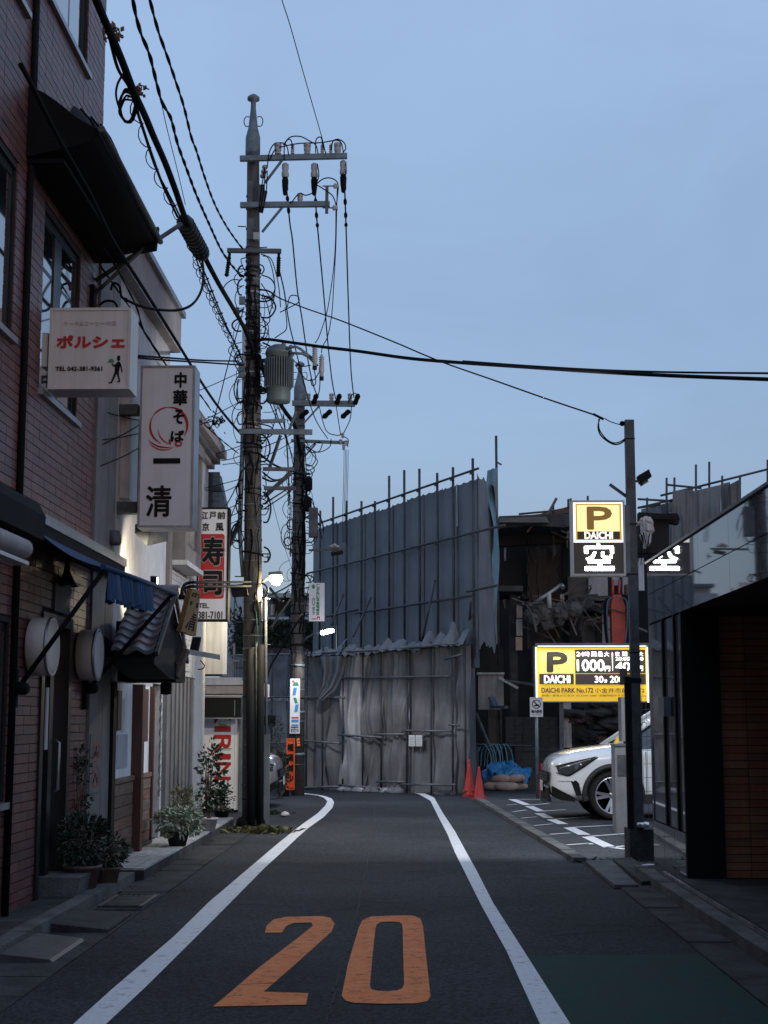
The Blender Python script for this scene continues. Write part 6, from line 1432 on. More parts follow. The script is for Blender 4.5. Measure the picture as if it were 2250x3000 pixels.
clump('upper pale cluster of clamps on the thick bundle near the brick corner', 326, 98, 10.6, .07, 1); clump('lower pale cluster of clamps on the thick bundle, above the cable coil', 396, 268, 12.0, .06, 2)
def loop_pts(cx, cy, rx, ry, D, seed, turns=1, n=14):
    rr = random.Random(seed); return [P(cx + rx * math.cos(2 * math.pi * i / n) + rr.uniform(-1, 1) * rx * .12 + i * .12, cy + ry * math.sin(2 * math.pi * i / n) + rr.uniform(-1, 1) * ry * .1, D) for i in range(int(n * turns) + 1)]
cl_ = thing('cable_coil', 'black coil of spare cable hanging from the bundle by the brick corner', 'cable coil', P(370, 300, 11.8))
for k in range(5): MB().tube(smooth_path(loop_pts(371 + k, 308 + k * 4, 22 + 2 * (k % 3), 50 - k * 4, 11.8 + k * .02, k), 3), .009, 6).build('coil_turn', 'cable', cl_)
MB().tube(smooth_path([P(362, 215, 11.6), P(345, 245, 11.6), P(340, 280, 11.6), P(350, 320, 11.6)]), .010, 6).build('coil_turn', 'cable', cl_)
# left drop wires
cable('long dark cable from upper left down across the brick wall to the near pole', [(60, 190), (90, 244), (180, 420), (260, 560), (329, 700), (420, 845), (520, 1005), (600, 1135), (652, 1208), (719, 1286), (770, 1337), (812, 1366), (870, 1384), (907, 1387)], 8.6, 29, .018)
cable('cable loop hanging from the splice case to the brick wall', [(590, 745), (596, 800), (590, 850), (565, 890), (525, 908), (470, 908), (420, 900), (372, 880)], 15.6, 13.3, .014)
cable('twisted drop wire passing in front of both projecting signs', [(255, 700), (290, 770), (330, 830), (380, 900), (430, 985), (480, 1060), (520, 1105), (580, 1150), (620, 1205)], 12.5, 18, .010, twist=9)
cable('second twisted drop wire passing over the noodle sign', [(300, 720), (350, 800), (400, 900), (418, 960), (455, 1020), (500, 1090), (520, 1120), (550, 1180), (565, 1210), (600, 1245), (650, 1290), (700, 1330)], 12.5, 20.3, .009, twist=8)
cable('upper of two level cables between the white building and the near pole', [(397, 1042), (500, 1049), (600, 1056), (700, 1058)], 14.4, 20.3, .012)
cable('lower of two level cables between the white building and the near pole', [(397, 1048), (500, 1056), (600, 1062), (712, 1070)], 14.4, 20.3, .012)
clump('dark cluster of wire clamps in mid-air right of the noodle sign', 636, 1232, 18.6, .10, 3)
bpy.data.objects['cable_clamp_cluster.002'].data.materials[0] = M['cable']
dl = [([(280, 1195), (330, 1213), (400, 1230), (500, 1242), (600, 1238), (625, 1232)], 13.5, 18.5), ([(280, 1290), (350, 1282), (450, 1262), (560, 1250), (630, 1232)], 13.5, 18.5), ([(280, 1312), (380, 1262), (480, 1200), (560, 1155), (640, 1120), (715, 1085)], 13.5, 20.3), ([(280, 1370), (360, 1338), (450, 1290), (545, 1252), (630, 1215), (715, 1170)], 13.5, 20.3)]
for i, (p_, a_, b_) in enumerate(dl): cable(('topmost sagging', 'second, slightly rising', 'third, steeply rising', 'lowest rising')[i] + ' thin drop wire crossing in front of the noodle sign', p_, a_, b_, .0055, 'thin drop wires over the noodle sign')
for (p_) in ([(632, 1330), (670, 1318), (705, 1306)], [(648, 1350), (680, 1344), (705, 1335)], [(652, 1361), (680, 1358), (705, 1355)], [(600, 1430), (650, 1418), (703, 1404)], [(600, 1435), (655, 1440), (703, 1418)], [(672, 1488), (690, 1480), (703, 1470)], [(672, 1512), (690, 1506), (703, 1497)], [(672, 1535), (690, 1528), (703, 1520)]):
    SW = globals().get('SW', 0) + 1
    cable(('first', 'second', 'third', 'fourth', 'fifth', 'sixth', 'seventh', 'lowest')[SW - 1] + ' thin service wire from the top, between near pole and sushi building', p_, 20.9, 20.5, .006, 'thin service wires to the sushi building')
for p_ in ([(663, 1480), (680, 1450), (702, 1405)], [(674, 1522), (690, 1480), (703, 1460)], [(612, 1275), (640, 1180), (665, 1080), (690, 990), (715, 900)], [(560, 1400), (580, 1320), (610, 1230)]):
    SQ = globals().get('SQ', -1) + 1
    cable(('lowest steep thin wire meeting the duct of the near pole', 'steep thin wire above the sushi sign stay', 'longest steep thin wire climbing past the clamp cluster', 'steep thin wire beside the cornice')[SQ], p_, 20.2, 20.5, .008, 'steep thin wires by the near pole')
# to the right
cable('thick black cable sweeping level from the near pole to the right edge', [(745, 1000), (781, 994), (850, 1003), (950, 1017), (1050, 1029), (1200, 1050), (1356, 1063), (1550, 1076), (1763, 1090), (2000, 1102), (2330, 1114)], 20.5, 15.5, .024)
cable('second cable splitting above the thick level cable at the right', [(1356, 1058), (1550, 1072), (1763, 1084), (2000, 1091), (2330, 1094)], 18.5, 15.6, .013)
cable('thin wire sloping from the near pole down to the steel sign pole', [(800, 862), (827, 877), (900, 905), (1000, 940), (1150, 1000), (1288, 1058), (1450, 1115), (1600, 1168), (1743, 1216), (1755, 1222)], 20.5, 16.2, .010)
MB().tube([P(1738, 1213, 16.2), P(1768, 1228, 16.15)], .016, 6).build('wire_grip', 'cable'); tag(bpy.data.objects['wire_grip'], 'small black wire grip at the end of the sloping wire', 'grip')
cable('fine stay wire from the grip to the eye ring of the steel pole', [(1772, 1226), (1790, 1236), (1826, 1247)], 16.15, 16, .006)
cable('outer slack loop under the eye ring of the steel pole', [(1757, 1226), (1752, 1250), (1758, 1272), (1776, 1290), (1800, 1302), (1820, 1298), (1834, 1286)], 16.15, 16, .008)
cable('inner slack loop under the eye ring of the steel pole', [(1754, 1228), (1756, 1258), (1774, 1284), (1795, 1297), (1815, 1295), (1833, 1284)], 16.17, 16.02, .007)
# high voltage lines pole 1 -> pole 2
for i, p_ in enumerate(([(836, 478), (838, 530), (843, 590), (850, 660), (857, 705), (871, 850), (885, 935), (903, 1060), (917, 1125), (931, 1165)], [(921, 478), (923, 560), (928, 640), (934, 705), (950, 880), (960, 1000), (972, 1110), (983, 1168)], [(1006, 470), (1010, 560), (1013, 640), (1015, 705), (1021, 900), (1028, 1080), (1037, 1165)])):
    cable(('left', 'middle', 'third and outermost')[i] + ' of the three power lines from the top crossarm to the farther pole', p_, D1 - .1, D2 - .1, .0115, 'power lines between the poles')
    for k in range(5):
        q = wpath(p_, D1 - .1, D2 - .1, 4); j = 1 + k * 2
        if j + 1 < len(q): MB().tube([q[j], q[j].lerp(q[j + 1], .3), q[j].lerp(q[j + 1], .7), q[j + 1]], [.012, .027, .027, .012], 8).build('wrapped_sleeve', 'cable', u1)
cable('very thin overhead wire coming from the top edge to the top crossarm', [(818, -40), (826, 0), (850, 75), (885, 200), (915, 305), (945, 410), (952, 442)], 16, 20.4, .006)
cable('thin wire from the insulators past the farther pole on its left', [(818, 790), (832, 850), (840, 905), (850, 960), (870, 1040), (895, 1140), (925, 1230), (960, 1285)], 20.4, 29.2, .010)
cable('left of a pair of curved jumper wires above the fuse cutouts', [(984, 610), (983, 700), (978, 780), (966, 870), (955, 925), (935, 985), (923, 1005)], 20.45, 20.2, .007, 'jumper wires')
cable('right of a pair of curved jumper wires above the fuse cutouts', [(988, 545), (986, 640), (984, 720), (978, 830), (972, 920), (960, 985), (945, 1015), (942, 1035)], 20.45, 20.2, .007, 'jumper wires')
def jumper(t, px, D, r=.009, m='cable'): MB().tube(smooth_path([P(x, y, D) for x, y in px], 5), r, 6).build('jumper_wire', m, t)
for px in ([(783, 490), (788, 450), (800, 425), (815, 418), (838, 424), (846, 455)], [(790, 470), (805, 440), (835, 428), (880, 420), (940, 418), (985, 411), (1000, 420), (1006, 448)], [(830, 425), (850, 402), (880, 400), (905, 412), (925, 425), (932, 450)], [(833, 470), (833, 430), (842, 410), (853, 412), (857, 436)], [(925, 448), (926, 410), (940, 402), (946, 425), (955, 450)], [(970, 440), (975, 415), (990, 408), (1008, 418), (1013, 435), (1006, 445)], [(930, 480), (934, 510), (930, 530), (922, 545)], [(850, 594), (858, 588), (868, 575), (880, 566), (895, 572), (915, 565), (925, 548)], [(922, 545), (945, 525), (970, 522), (990, 538), (988, 580), (985, 605)], [(925, 540), (950, 555), (975, 575), (985, 603)], [(1012, 478), (1014, 500), (1006, 540)], [(768, 625), (780, 560), (783, 500)], [(762, 620), (772, 560), (778, 500)], [(758, 620), (765, 560), (776, 490)]):
    jumper(u1, px, D1 - .18)
MB().tube([P(777, 560, D1 - .15), P(764, 622, D1 - .14)], .035, 8).build('cable_guard', 'plastic', u1)
for px in ([(1046, 1155), (1038, 1152), (1030, 1160), (1020, 1180)], [(935, 1190), (955, 1260), (985, 1275), (1005, 1272)], [(985, 1190), (998, 1275)], [(1030, 1190), (1025, 1230), (1005, 1272)], [(895, 1310), (910, 1325), (935, 1322), (945, 1300)], [(895, 1305), (930, 1325), (965, 1310), (970, 1285)], [(900, 1320), (920, 1300), (940, 1295)], [(895, 1290), (915, 1330), (930, 1350), (920, 1370), (900, 1380)], [(1005, 1278), (1020, 1288), (1018, 1310)], [(893, 1300), (898, 1400), (895, 1450)]): jumper(u2, px, D2 - .2, .010)
for (x, y) in ((1004, 1283), (1015, 1305), (1007, 1318), (998, 1302)): ins(u2, x, y, D2 - .2, .6)
for i in range(4): cable(('leftmost', 'second from left', 'third from left', 'rightmost')[i] + ' of four fine parallel wires under the farther pole arm', [(1008 + i * 4, 1318), (1007 + i * 4, 1400), (1004 + i * 4, 1500), (1003 + i * 4, 1590)], 29.2, 30.5, .005, 'four fine parallel wires')
bx = thing('wire_rack', 'pale wire rack bracket in front of the tarpaulins', 'bracket', P(985, 1600, 29.8)); MB().bar(P(905, 1612, 29.6), P(1012, 1610, 29.8), .04).build('bar', 'galv_dark', bx)
for k in range(3): MB().lathe([(.05, 0), (.06, .03), (.03, .05), (.001, .06)], P(972 + k * 8, 1605 - 4 * (k % 2), 29.7), (0, 0, 1), 10).build('insulator', 'porcelain', bx)
MB().bar(P(970, 1624, 29.7), P(1005, 1618, 29.7), .07).build('plate', 'ink', bx)
for pr_ in ((760, 'two'),): pass
cable('thin line left of the far pole running down behind the street lamp', [(795, 1460), (830, 1590), (860, 1680), (880, 1740)], 22, 29, .004)
# spans between the poles, lower
SC = ['thin cable just under the long level crossarm', 'thin sagging cable above the upper tie bar', 'thickest drooping cable under the upper tie bar', 'second drooping cable under the upper tie bar', 'rising cable above the lower tie bar', 'steep cable climbing left under the transformer', 'rising cable crossing the lower tie bar', 'long cable falling from the transformer', 'thin steep cable under the transformer', 'cable dropping straight by the farther pole', 'short steep cable right under the transformer', 'low cable passing behind the warm street lamp', 'thick low cable before the hedge', 'thin low wire before the hedge']
for i, (p_, r) in enumerate((([(772, 1310), (820, 1290), (862, 1268)], .008), ([(775, 1338), (830, 1310), (862, 1290)], .007), ([(770, 1400), (800, 1410), (840, 1395), (860, 1370)], .016), ([(772, 1385), (800, 1405), (830, 1402), (862, 1385)], .014), ([(775, 1475), (830, 1440), (862, 1418)], .012), ([(770, 1300), (800, 1250), (810, 1200)], .010), ([(775, 1490), (835, 1450), (860, 1432)], .010), ([(800, 1180), (820, 1240), (850, 1320), (866, 1400)], .009), ([(810, 1178), (828, 1230), (845, 1300), (862, 1350)], .007), ([(830, 1220), (840, 1300), (845, 1390), (846, 1480)], .012), ([(790, 1180), (815, 1235), (835, 1265)], .010), ([(880, 1690), (840, 1720), (800, 1740), (775, 1750)], .012), ([(885, 1800), (830, 1890), (790, 1960), (776, 2030)], .018), ([(830, 1760), (800, 1830), (778, 1870)], .008))):
    cable(SC[i] + ', slung between both poles', p_, 20.8, 29, r, 'short cables between the two poles')
cable('loose spiral-bound drop down the left of the farther pole', [(846, 1400), (850, 1480), (848, 1560), (855, 1620)], 28.9, 29.1, .010, spiral=(.04, .12))
# thin pole/guy at far left of near pole
# cable tangle on the poles
def tangle(t, cxf, r_f, D, z0, z1, n, seed, spread=.2):
    rr = random.Random(seed); mb = MB()
    for k in range(n):
        z = rr.uniform(z0, z1); cx = cxf(z); r = r_f(z); s_ = rr.choice([-1, 1, 1]); pts = []
        a0 = rr.uniform(0, 6.28); kind = rr.random()
        if kind < .45:  # hanging U loop from side
            x = cx + s_ * (r + rr.uniform(.0, .05)); w = rr.uniform(.05, spread) * s_; h = rr.uniform(.12, .45)
            pts = [(x, D - .1, z), (x + w * .7, D - .12, z - h * .2), (x + w, D - .13, z - h * .6), (x + w * .6, D - .12, z - h), (x, D - .12, z - h * 1.02)]
        elif kind < .8:  # vertical run with wobble
            x = cx + rr.uniform(-r * 1.2, r * 1.3); L_ = rr.uniform(.3, 1.0); pts = [(x + rr.uniform(-.03, .03), D - r - rr.uniform(.01, .05), z - L_ * i / 5) for i in range(6)]
        else:  # wrap
            pts = [(cx + math.cos(a0 + i * .6) * (r + .02), D + math.sin(a0 + i * .6) * (r + .02), z - i * .012) for i in range(9)]
        mb.tube(smooth_path(pts, 4), rr.choice([.005, .007, .010, .013]), 5)
    return mb.build('cable_tangle', 'cable', t, kind='stuff')
tangle(u1, cx1, r_at, D1, 5.3, 8.1, 90, 5, .22); tangle(u1, cx1, r_at, D1, 3.2, 5.3, 30, 6, .12); tangle(u2, cx2, lambda z: r_at(z, 2), D2, 4.6, 7.2, 60, 8, .25); tangle(u2, cx2, lambda z: r_at(z, 2), D2, 2.6, 4.6, 34, 9, .2)
for px in ([(720, 800), (706, 760), (735, 760), (725, 790)], [(765, 745), (785, 755), (800, 800), (805, 860), (790, 920)], [(770, 750), (795, 760), (815, 830), (822, 900)], [(835, 900), (840, 960), (820, 980), (805, 990)], [(700, 820), (680, 820), (660, 835), (650, 855)], [(842, 900), (850, 868), (872, 868), (875, 885), (850, 900), (820, 915)], [(765, 830), (790, 870), (800, 905)], [(770, 860), (785, 900), (790, 940), (770, 960)], [(690, 1035), (685, 1060), (700, 1090)], [(695, 1120), (697, 1160), (705, 1185)], [(700, 1110), (693, 1150), (698, 1180)], [(864, 1068), (895, 1110), (920, 1112), (935, 1090)], [(850, 1045), (880, 1072), (910, 1070)], [(920, 1075), (925, 1120), (915, 1130), (910, 1110)], [(938, 1105), (936, 1140), (930, 1165)]): jumper(u1, px, D1 - .2, .008)
for px in ([(885, 1420), (895, 1410), (898, 1440), (890, 1500), (893, 1600), (885, 1700)],): MB().tube(smooth_path([P(x, y, D2 - .2) for x, y in px]), .028, 6).build('thick_riser', 'cable', u2)
for (y0, y1, xr) in ((1395, 1440, 905), (1455, 1500, 903)): a, b = P(xr, y0, D2 - .25), P(xr - 2, y1, D2 - .25); MB().tube([a, a.lerp(b, .15), a.lerp(b, .85), b], [.03, .075, .085, .03], 10).build('closure', 'cable', u2)
for px in ([(848, 1530), (828, 1545), (824, 1580), (835, 1605), (855, 1612)], [(850, 1550), (835, 1565), (836, 1600), (850, 1608)], [(915, 1680), (900, 1740), (893, 1800), (885, 1850)], [(900, 1450), (925, 1490), (945, 1530), (948, 1555)], [(905, 1500), (930, 1540), (945, 1580)], [(925, 1500), (940, 1520), (948, 1560)]): jumper(u2, px, D2 - .2, .009)
MB().box(P(916, 1, 29).x, P(940, 1, 29).x, 28.95, 29.15, P(1, 1575, 29).z, P(1, 1490, 29).z).build('pole_box', 'galv_dark', u2)

# ================================================================== CARS
def build_car(name, lab, paint):
    t = thing(name, lab, 'car', (0, 0, 0))
    # stations: x, half width, z bottom, shoulder z, top z
    ST = [(0.0, .60, .38, .74, .80), (.04, .74, .32, .81, .88), (.14, .85, .27, .87, .955), (.35, .90, .26, .91, 1.01), (.6, .92, .26, .955, 1.05), (.95, .925, .26, .985, 1.09), (1.3, .925, .25, 1.02, 1.13), (1.6, .925, .25, 1.04, 1.13), (2.5, .92, .25, 1.05, 1.10), (3.6, .92, .26, 1.08, 1.12), (4.3, .89, .30, 1.08, 1.12), (4.55, .78, .36, 1.0, 1.08), (4.6, .6, .45, .95, 1.0)]
    def prof(st):
        x, hw, zb, zs, zt = st
        h = [(0, zb), (hw * .82, zb), (hw * .985, zb + .07), (hw, .52), (hw * .992, zs - .16), (hw * .985, zs - .06), (hw * .95, zs), (hw * .83, zt - .025), (hw * .45, zt + .008), (0, zt + .015)]
        return [(-x, -y, z) for y, z in h] + [(-x, y, z) for y, z in h[::-1][1:-1]]
    mb = MB(); P0 = [prof(s) for s in ST]; n = len(P0[0]); vs = [p for q in P0 for p in q]
    fs = [(i * n + k, (i + 1) * n + k, (i + 1) * n + (k + 1) % n, i * n + (k + 1) % n) for i in range(len(ST) - 1) for k in range(n)]
    fs += [tuple(range(n)), tuple((len(ST) - 1) * n + k for k in range(n))[::-1]]
    mb.add(vs, fs, True); body = mb.build('body', paint, t)
    mds = body.modifiers.new('s', 'SUBSURF'); mds.levels = 2; mds.render_levels = 2
    cut = MB()
    for x in (-.93, -3.62):
        for s_ in (-1, 1): cut.lathe([(.40, -.35), (.40, .35)], (x, s_ * .93, .36), (0, 1, 0), 36)
    co = cut.build('cutter', paint); bo = body.modifiers.new('b', 'BOOLEAN'); bo.object = co; bo.operation = 'DIFFERENCE'; bo.solver = 'EXACT'
    bpy.context.view_layer.update(); dg = bpy.context.evaluated_depsgraph_get()
    me = bpy.data.meshes.new_from_object(body.evaluated_get(dg)); body.modifiers.clear(); body.data = me; bpy.data.objects.remove(co)
    me.polygons.foreach_set('use_smooth', [True] * len(me.polygons))
    # greenhouse
    g = MB(); pr = [(-1.00, 1.085, .80), (-1.85, 1.62, .60), (-2.5, 1.68, .62), (-3.7, 1.64, .60), (-4.35, 1.14, .70)]
    g.add([(x, -w, z) for x, z, w in pr] + [(x, w, z) for x, z, w in pr] + [(-1.2, -.86, 1.04), (-4.3, -.84, 1.06), (-1.2, .86, 1.04), (-4.3, .84, 1.06)],
          [(0, 5, 6, 1), (1, 6, 7, 2), (2, 7, 8, 3), (3, 8, 9, 4), (10, 0, 1), (10, 1, 2), (10, 2, 3), (10, 3, 4, 11), (12, 6, 5), (12, 7, 6), (12, 8, 7), (12, 13, 9, 8)], False)
    g.build('windows', 'carglass', t)
    r = MB().add([(x, s_ * (w + .01), z + .025) for s_ in (-1, 1) for x, z, w in pr[1:4]] + [(x, 0, z + .06) for x, z, w in pr[1:4]], [(0, 1, 7, 6), (1, 2, 8, 7), (6, 7, 4, 3), (7, 8, 5, 4)], True); r.build('roof', paint, t)
    for s_ in (-1, 1):
        MB().tube([(-.98, s_ * .84, 1.07), (-1.4, s_ * .75, 1.35), (-1.85, s_ * .63, 1.645), (-2.5, s_ * .65, 1.70), (-3.7, s_ * .63, 1.66), (-4.4, s_ * .74, 1.12)], .032, 8).build('roof_rail', paint, t)
        MB().bar((-2.45, s_ * .88, 1.05), (-2.5, s_ * .66, 1.66), .07, .03).build('door_pillar', 'plastic', t)
        # mirror
        m_ = MB(); m_.lathe([(.001, -.1), (.07, -.08), (.09, 0), (.07, .08), (.001, .1)], (-1.62, s_ * 1.0, 1.12), (0, 1, 0), 14); m_.build('mirror', paint, t)
        # wheel arch cladding
        for x in (-.93, -3.62):
            a_ = MB(); vs = []; N_ = 30
            for i in range(N_ + 1):
                th = math.pi * (-.06 + 1.12 * i / N_)
                for (rr_, yy) in ((.40, .80), (.40, .945), (.41, .955), (.455, .948), (.47, .925), (.47, .90)): vs.append((x + rr_ * math.cos(th), s_ * yy, .36 + rr_ * math.sin(th)))
            a_.add(vs, [(i * 6 + k, i * 6 + k + 1, (i + 1) * 6 + k + 1, (i + 1) * 6 + k) for i in range(N_) for k in range(5)], True); a_.build('arch_cladding', 'plastic', t)
            MB().lathe([(.40, -.1), (.001, -.1)], (x, s_ * .62, .37), (0, s_, 0), 24).build('wheel_well', 'ink', t)
            tr_ = MB().lathe([(.27, -.11), (.31, -.115), (.345, -.10), (.355, -.07), (.355, .07), (.345, .10), (.315, .115), (.272, .108), (.27, .05)], (x, s_ * .80, .36), (0, s_, 0), 40, False).build('tyre', 'rubber', t)
            rm_ = MB().lathe([(.274, .106), (.268, .115), (.254, .104), (.247, .04), (.247, -.05)], (x, s_ * .80, .36), (0, s_, 0), 40, False)
            for k in range(5):
                for dd in (-.16, .16):
                    th = 2 * math.pi * k / 5 + dd; th0 = 2 * math.pi * k / 5 + dd * .55
                    a0 = V((x + .055 * math.cos(th0), s_ * .868, .36 + .055 * math.sin(th0))); b0_ = V((x + .256 * math.cos(th), s_ * .900, .36 + .256 * math.sin(th))); rm_.bar(a0, b0_, .044, .026, up=(0, 1, 0))
            rm_.lathe([(.07, .04), (.065, .075), (.03, .085), (.001, .085)], (x, s_ * .80, .36), (0, s_, 0), 16); rm_.build('rim', 'chrome', t)
            MB().lathe([(.247, -.02), (.001, -.02)], (x, s_ * .80, .36), (0, s_, 0), 24).build('brake_disc', 'galv_dark', t)
            hb_ = MB()
            for k in range(5): hb_.lathe([(.001, .0), (.012, .0), (.012, .012), (.001, .012)], (x + .045 * math.cos(k * 1.257), s_ * (.80 + .08 * 1.0), .36 + .045 * math.sin(k * 1.257)), (0, s_, 0), 8)
            hb_.build('wheel_nuts', 'ink', t, kind='stuff')
        # sill cladding, door seams, handles
        MB().box(-3.2, -1.36, s_ * .885, s_ * .945, .24, .38).build('sill', 'plastic', t)
        for x in (-1.42, -2.42): MB().box(x - .004, x + .004, s_ * .90, s_ * .926, .4, 1.0).build('door_seam', 'ink', t)
        MB().tube([(-2.1, s_ * .93, .90), (-2.13, s_ * .955, .90), (-2.27, s_ * .955, .90), (-2.3, s_ * .93, .90)], .013, 8).build('door_handle', 'chrome', t)
    def hw(x, z):   # half width of the body
        for a, b in zip(ST, ST[1:]):
            if a[0] <= x <= b[0]: k = (x - a[0]) / (b[0] - a[0]); return a[1] + (b[1] - a[1]) * k
        return .92
    def patch(name, m, pts, lift, s_, nsub=5):
        """polygon traced in side view (x back from the nose, z) wrapped on the body side"""
        top, bot = pts; mbx = MB()
        def f(u, v):
            def at(l, u): 
                k = u * (len(l) - 1); i = min(int(k), len(l) - 2); return V((*l[i], 0)).lerp(V((*l[i + 1], 0)), k - i)
            p = at(bot, u).lerp(at(top, u), v); x, z = p.x, p.y; q = hw(max(x, 0), z) * (.985 + .01 * (z < .8)) - .012
            return V((-x, s_ * (q + lift), z))
        mbx.grid(f, 14, 4); return mbx.build(name, m, t)
    for s_ in (-1, 1):
        hl = patch('headlight', 'lens', ([(.10, .775), (.30, .83), (.56, .905), (.68, .93)], [(.12, .70), (.26, .66), (.46, .785), (.67, .915)]), .022, s_)
        for (x, z, r_) in ((.24, .735, .034), (.34, .77, .030), (.44, .81, .024)): MB().lathe([(.001, .002), (r_ * .7, .004), (r_, .0), (r_, -.02)], (-x, s_ * (hw(x, z) * .985 + .008), z), (.35, s_, 0), 14).build('lamp_reflector', 'chrome', hl)
        patch('headlight_bezel', 'ink', ([(.09, .70), (.26, .66), (.46, .785), (.70, .93)], [(.10, .685), (.27, .635), (.48, .76), (.71, .915)]), .024, s_)
        patch('headlight_bezel', 'ink', ([(.07, .79), (.30, .85), (.70, .94)], [(.10, .775), (.30, .83), (.68, .93)]), .018, s_)
        patch('bumper_slot', 'ink', ([(.30, .58), (.38, .58), (.42, .54)], [(.38, .36), (.42, .36), (.46, .36)]), .018, s_)
        patch('bumper_corner', 'ink', ([(.03, .50), (.16, .43), (.36, .33)], [(.03, .34), (.16, .29), (.36, .27)]), .020, s_)
        patch('headlight_strip', 'chrome', ([(.14, .765), (.30, .815), (.60, .905)], [(.14, .752), (.30, .80), (.60, .893)]), .028, s_)
        patch('bumper_crease', paint, ([(.12, .60), (.30, .60), (.36, .59)], [(.14, .575), (.30, .575), (.34, .565)]), .030, s_)
    # grille and lower bumper
    def front(name, m, z0, z1, w0, w1, lift, thk=.03):
        mbx = MB()
        def xs(y):
            ay = abs(y)
            for a, b in zip(ST, ST[1:]):
                if a[1] <= ay <= b[1]: return -(a[0] + (b[0] - a[0]) * (ay - a[1]) / (b[1] - a[1]))
            return 0 if ay < ST[0][1] else -.3
        def f(u, v):
            w = w0 + (w1 - w0) * v; y = -w + 2 * w * u; return V((xs(y) + lift - .02 * abs(y), y, z0 + (z1 - z0) * v))
        mbx.grid(f, 24, 3); return mbx.build(name, m, t)
    front('grille', 'ink', .54, .70, .60, .70, .035); front('lower_bumper', 'ink', .26, .52, .74, .60, .028); front('skid_plate', 'plastic', .22, .28, .50, .55, .045); front('badge_bar', 'chrome', .46, .50, .70, .66, .045)
    for z in (.57, .61, .65): front('grille_bar', 'galv_dark', z, z + .014, .61 + (z - .6) * .5, .61 + (z - .6) * .5, .045)
    MB().box(.055, .065, -.165, .165, .40, .555).build('number_plate', 'signwhite', t)
    MB().tube([(-1.18, -.4, 1.135), (-1.3, .1, 1.15), (-1.2, .6, 1.13)], .012, 6).build('wiper', 'ink', t)
    return t
car = build_car('parked_suv', 'white SUV parked nose-out in the lot, partly hidden by the pay machine', 'carwhite')
# car local: nose at x=0 pointing +x, body towards -x.  Turn to face -X
car.rotation_euler.z = math.pi; car.location = (2.10, 22.2 + .92, .006)
car['category'] = 'car'
car2 = build_car('parked_hatchback', 'silver hatchback parked nose-out under the carport behind the near pole', 'carsilver')
car2.scale = (.80, .82, .90); car2.location = (P(815, 2300, 25.4).x, 26.0, .006)

# ================================================================== PLANTS
def leaves(mb, c, rx, ry, rz, n, s, seed, bias=None, droop=0, elong=1.8, hollow=.35):
    rr = random.Random(seed); c = V(c)
    cl = [V((rr.gauss(0, .45), rr.gauss(0, .45), rr.uniform(-.8, .9))) for _ in range(14)]
    for k in range(n):
        if rr.random() < .7:
            q = rr.choice(cl) + V((rr.gauss(0, .22), rr.gauss(0, .22), rr.gauss(0, .2)))
        else: q = V((rr.gauss(0, .5), rr.gauss(0, .5), rr.uniform(-1, 1)))
        if q.length > 1.15: q = q.normalized() * rr.uniform(.9, 1.15)
        p = c + V((q.x * rx, q.y * ry, q.z * rz)); d = (q + V((rr.gauss(0, .5), rr.gauss(0, .5), rr.gauss(0, .4) - droop))).normalized()
        e_ = d.cross(V((rr.gauss(0, 1), rr.gauss(0, 1), rr.gauss(0, 1)))).normalized(); L_ = s * rr.uniform(.6, 1.3); w = L_ / elong
        m_ = p + d * L_ * .5 + d.cross(e_) * L_ * .12
        mb.add([p, m_ - e_ * w * .5, p + d * L_, m_ + e_ * w * .5], [(0, 1, 2, 3)])
    return mb
def pot(par, c, r0, r1, h, m):
    return MB().lathe([(.001, 0), (r0, 0), (r1, h * .88), (r1 * 1.1, h * .88), (r1 * 1.1, h), (r1 * .95, h), (r1 * .9, h * .9), (.001, h * .88)], c, (0, 0, 1), 20).build('pot', m, par)
def plant(lab, loc, cr, n, s, m, potm=None, pr=(.1, .14, .2), seed=1, stems=6, droop=0, group=None, elong=1.8, cz=None, cat='plant', name='potted_plant'):
    t = thing(name, lab, cat, loc, group); x, y, z = loc; h = pr[2] if potm else 0
    if potm: pot(t, loc, pr[0], pr[1], pr[2], potm)
    c = V((x, y, z + h + (cz if cz is not None else cr[2] * .9))); rr = random.Random(seed + 50); mb = MB()
    for k in range(stems):
        e_ = c + V((rr.uniform(-.7, .7) * cr[0], rr.uniform(-.7, .7) * cr[1], rr.uniform(-.2, .9) * cr[2])); b = V((x + rr.uniform(-.03, .03), y + rr.uniform(-.03, .03), z + h * .8)); mb.tube(smooth_path([b, b.lerp(e_, .5) + V((rr.uniform(-.04, .04), rr.uniform(-.04, .04), .03)), e_], 4), [.008] * 5 + [.007, .005, .004, .003], 5)
    mb.build('stem', 'wood', t)
    leaves(MB(), c, cr[0], cr[1], cr[2], n, s, seed, droop=droop, elong=elong).build('foliage', m, t)
    return t
p1 = G(520, 2478, .118); plant('round variegated shrub in a dark pot on the restaurant step', (p1.x, p1.y, .118), (.24, .24, .14), 1100, .06, 'leaf_white', 'plastic', (.09, .125, .16), 3, droop=.5, cz=.09)
p2 = G(613, 2434, .118); plant('tall leafy camellia in a white pot in front of the vending machine', (p2.x, p2.y, .118), (.15, .15, .42), 330, .075, 'leaf_dark', 'whitepot', (.07, .10, .16), 5, stems=9, cz=.50)
p3 = G(560, 2438, .118); plant('yellowish feathery bush between round shrub and tall camellia', (p3.x - .05, p3.y - .3, .118), (.17, .2, .22), 1100, .07, 'leaf_yellow', 'terracotta', (.1, .13, .12), 7, elong=5)
plant('dark green shrub at the far end of the restaurant step', (P(650, 2350, 21.2).x, 21.2, .1), (.16, .16, .20), 500, .05, 'leaf_dark', 'plastic', (.09, .11, .12), 9)
np_ = (P(205, 2600, 12.3).x, 12.3, .09)
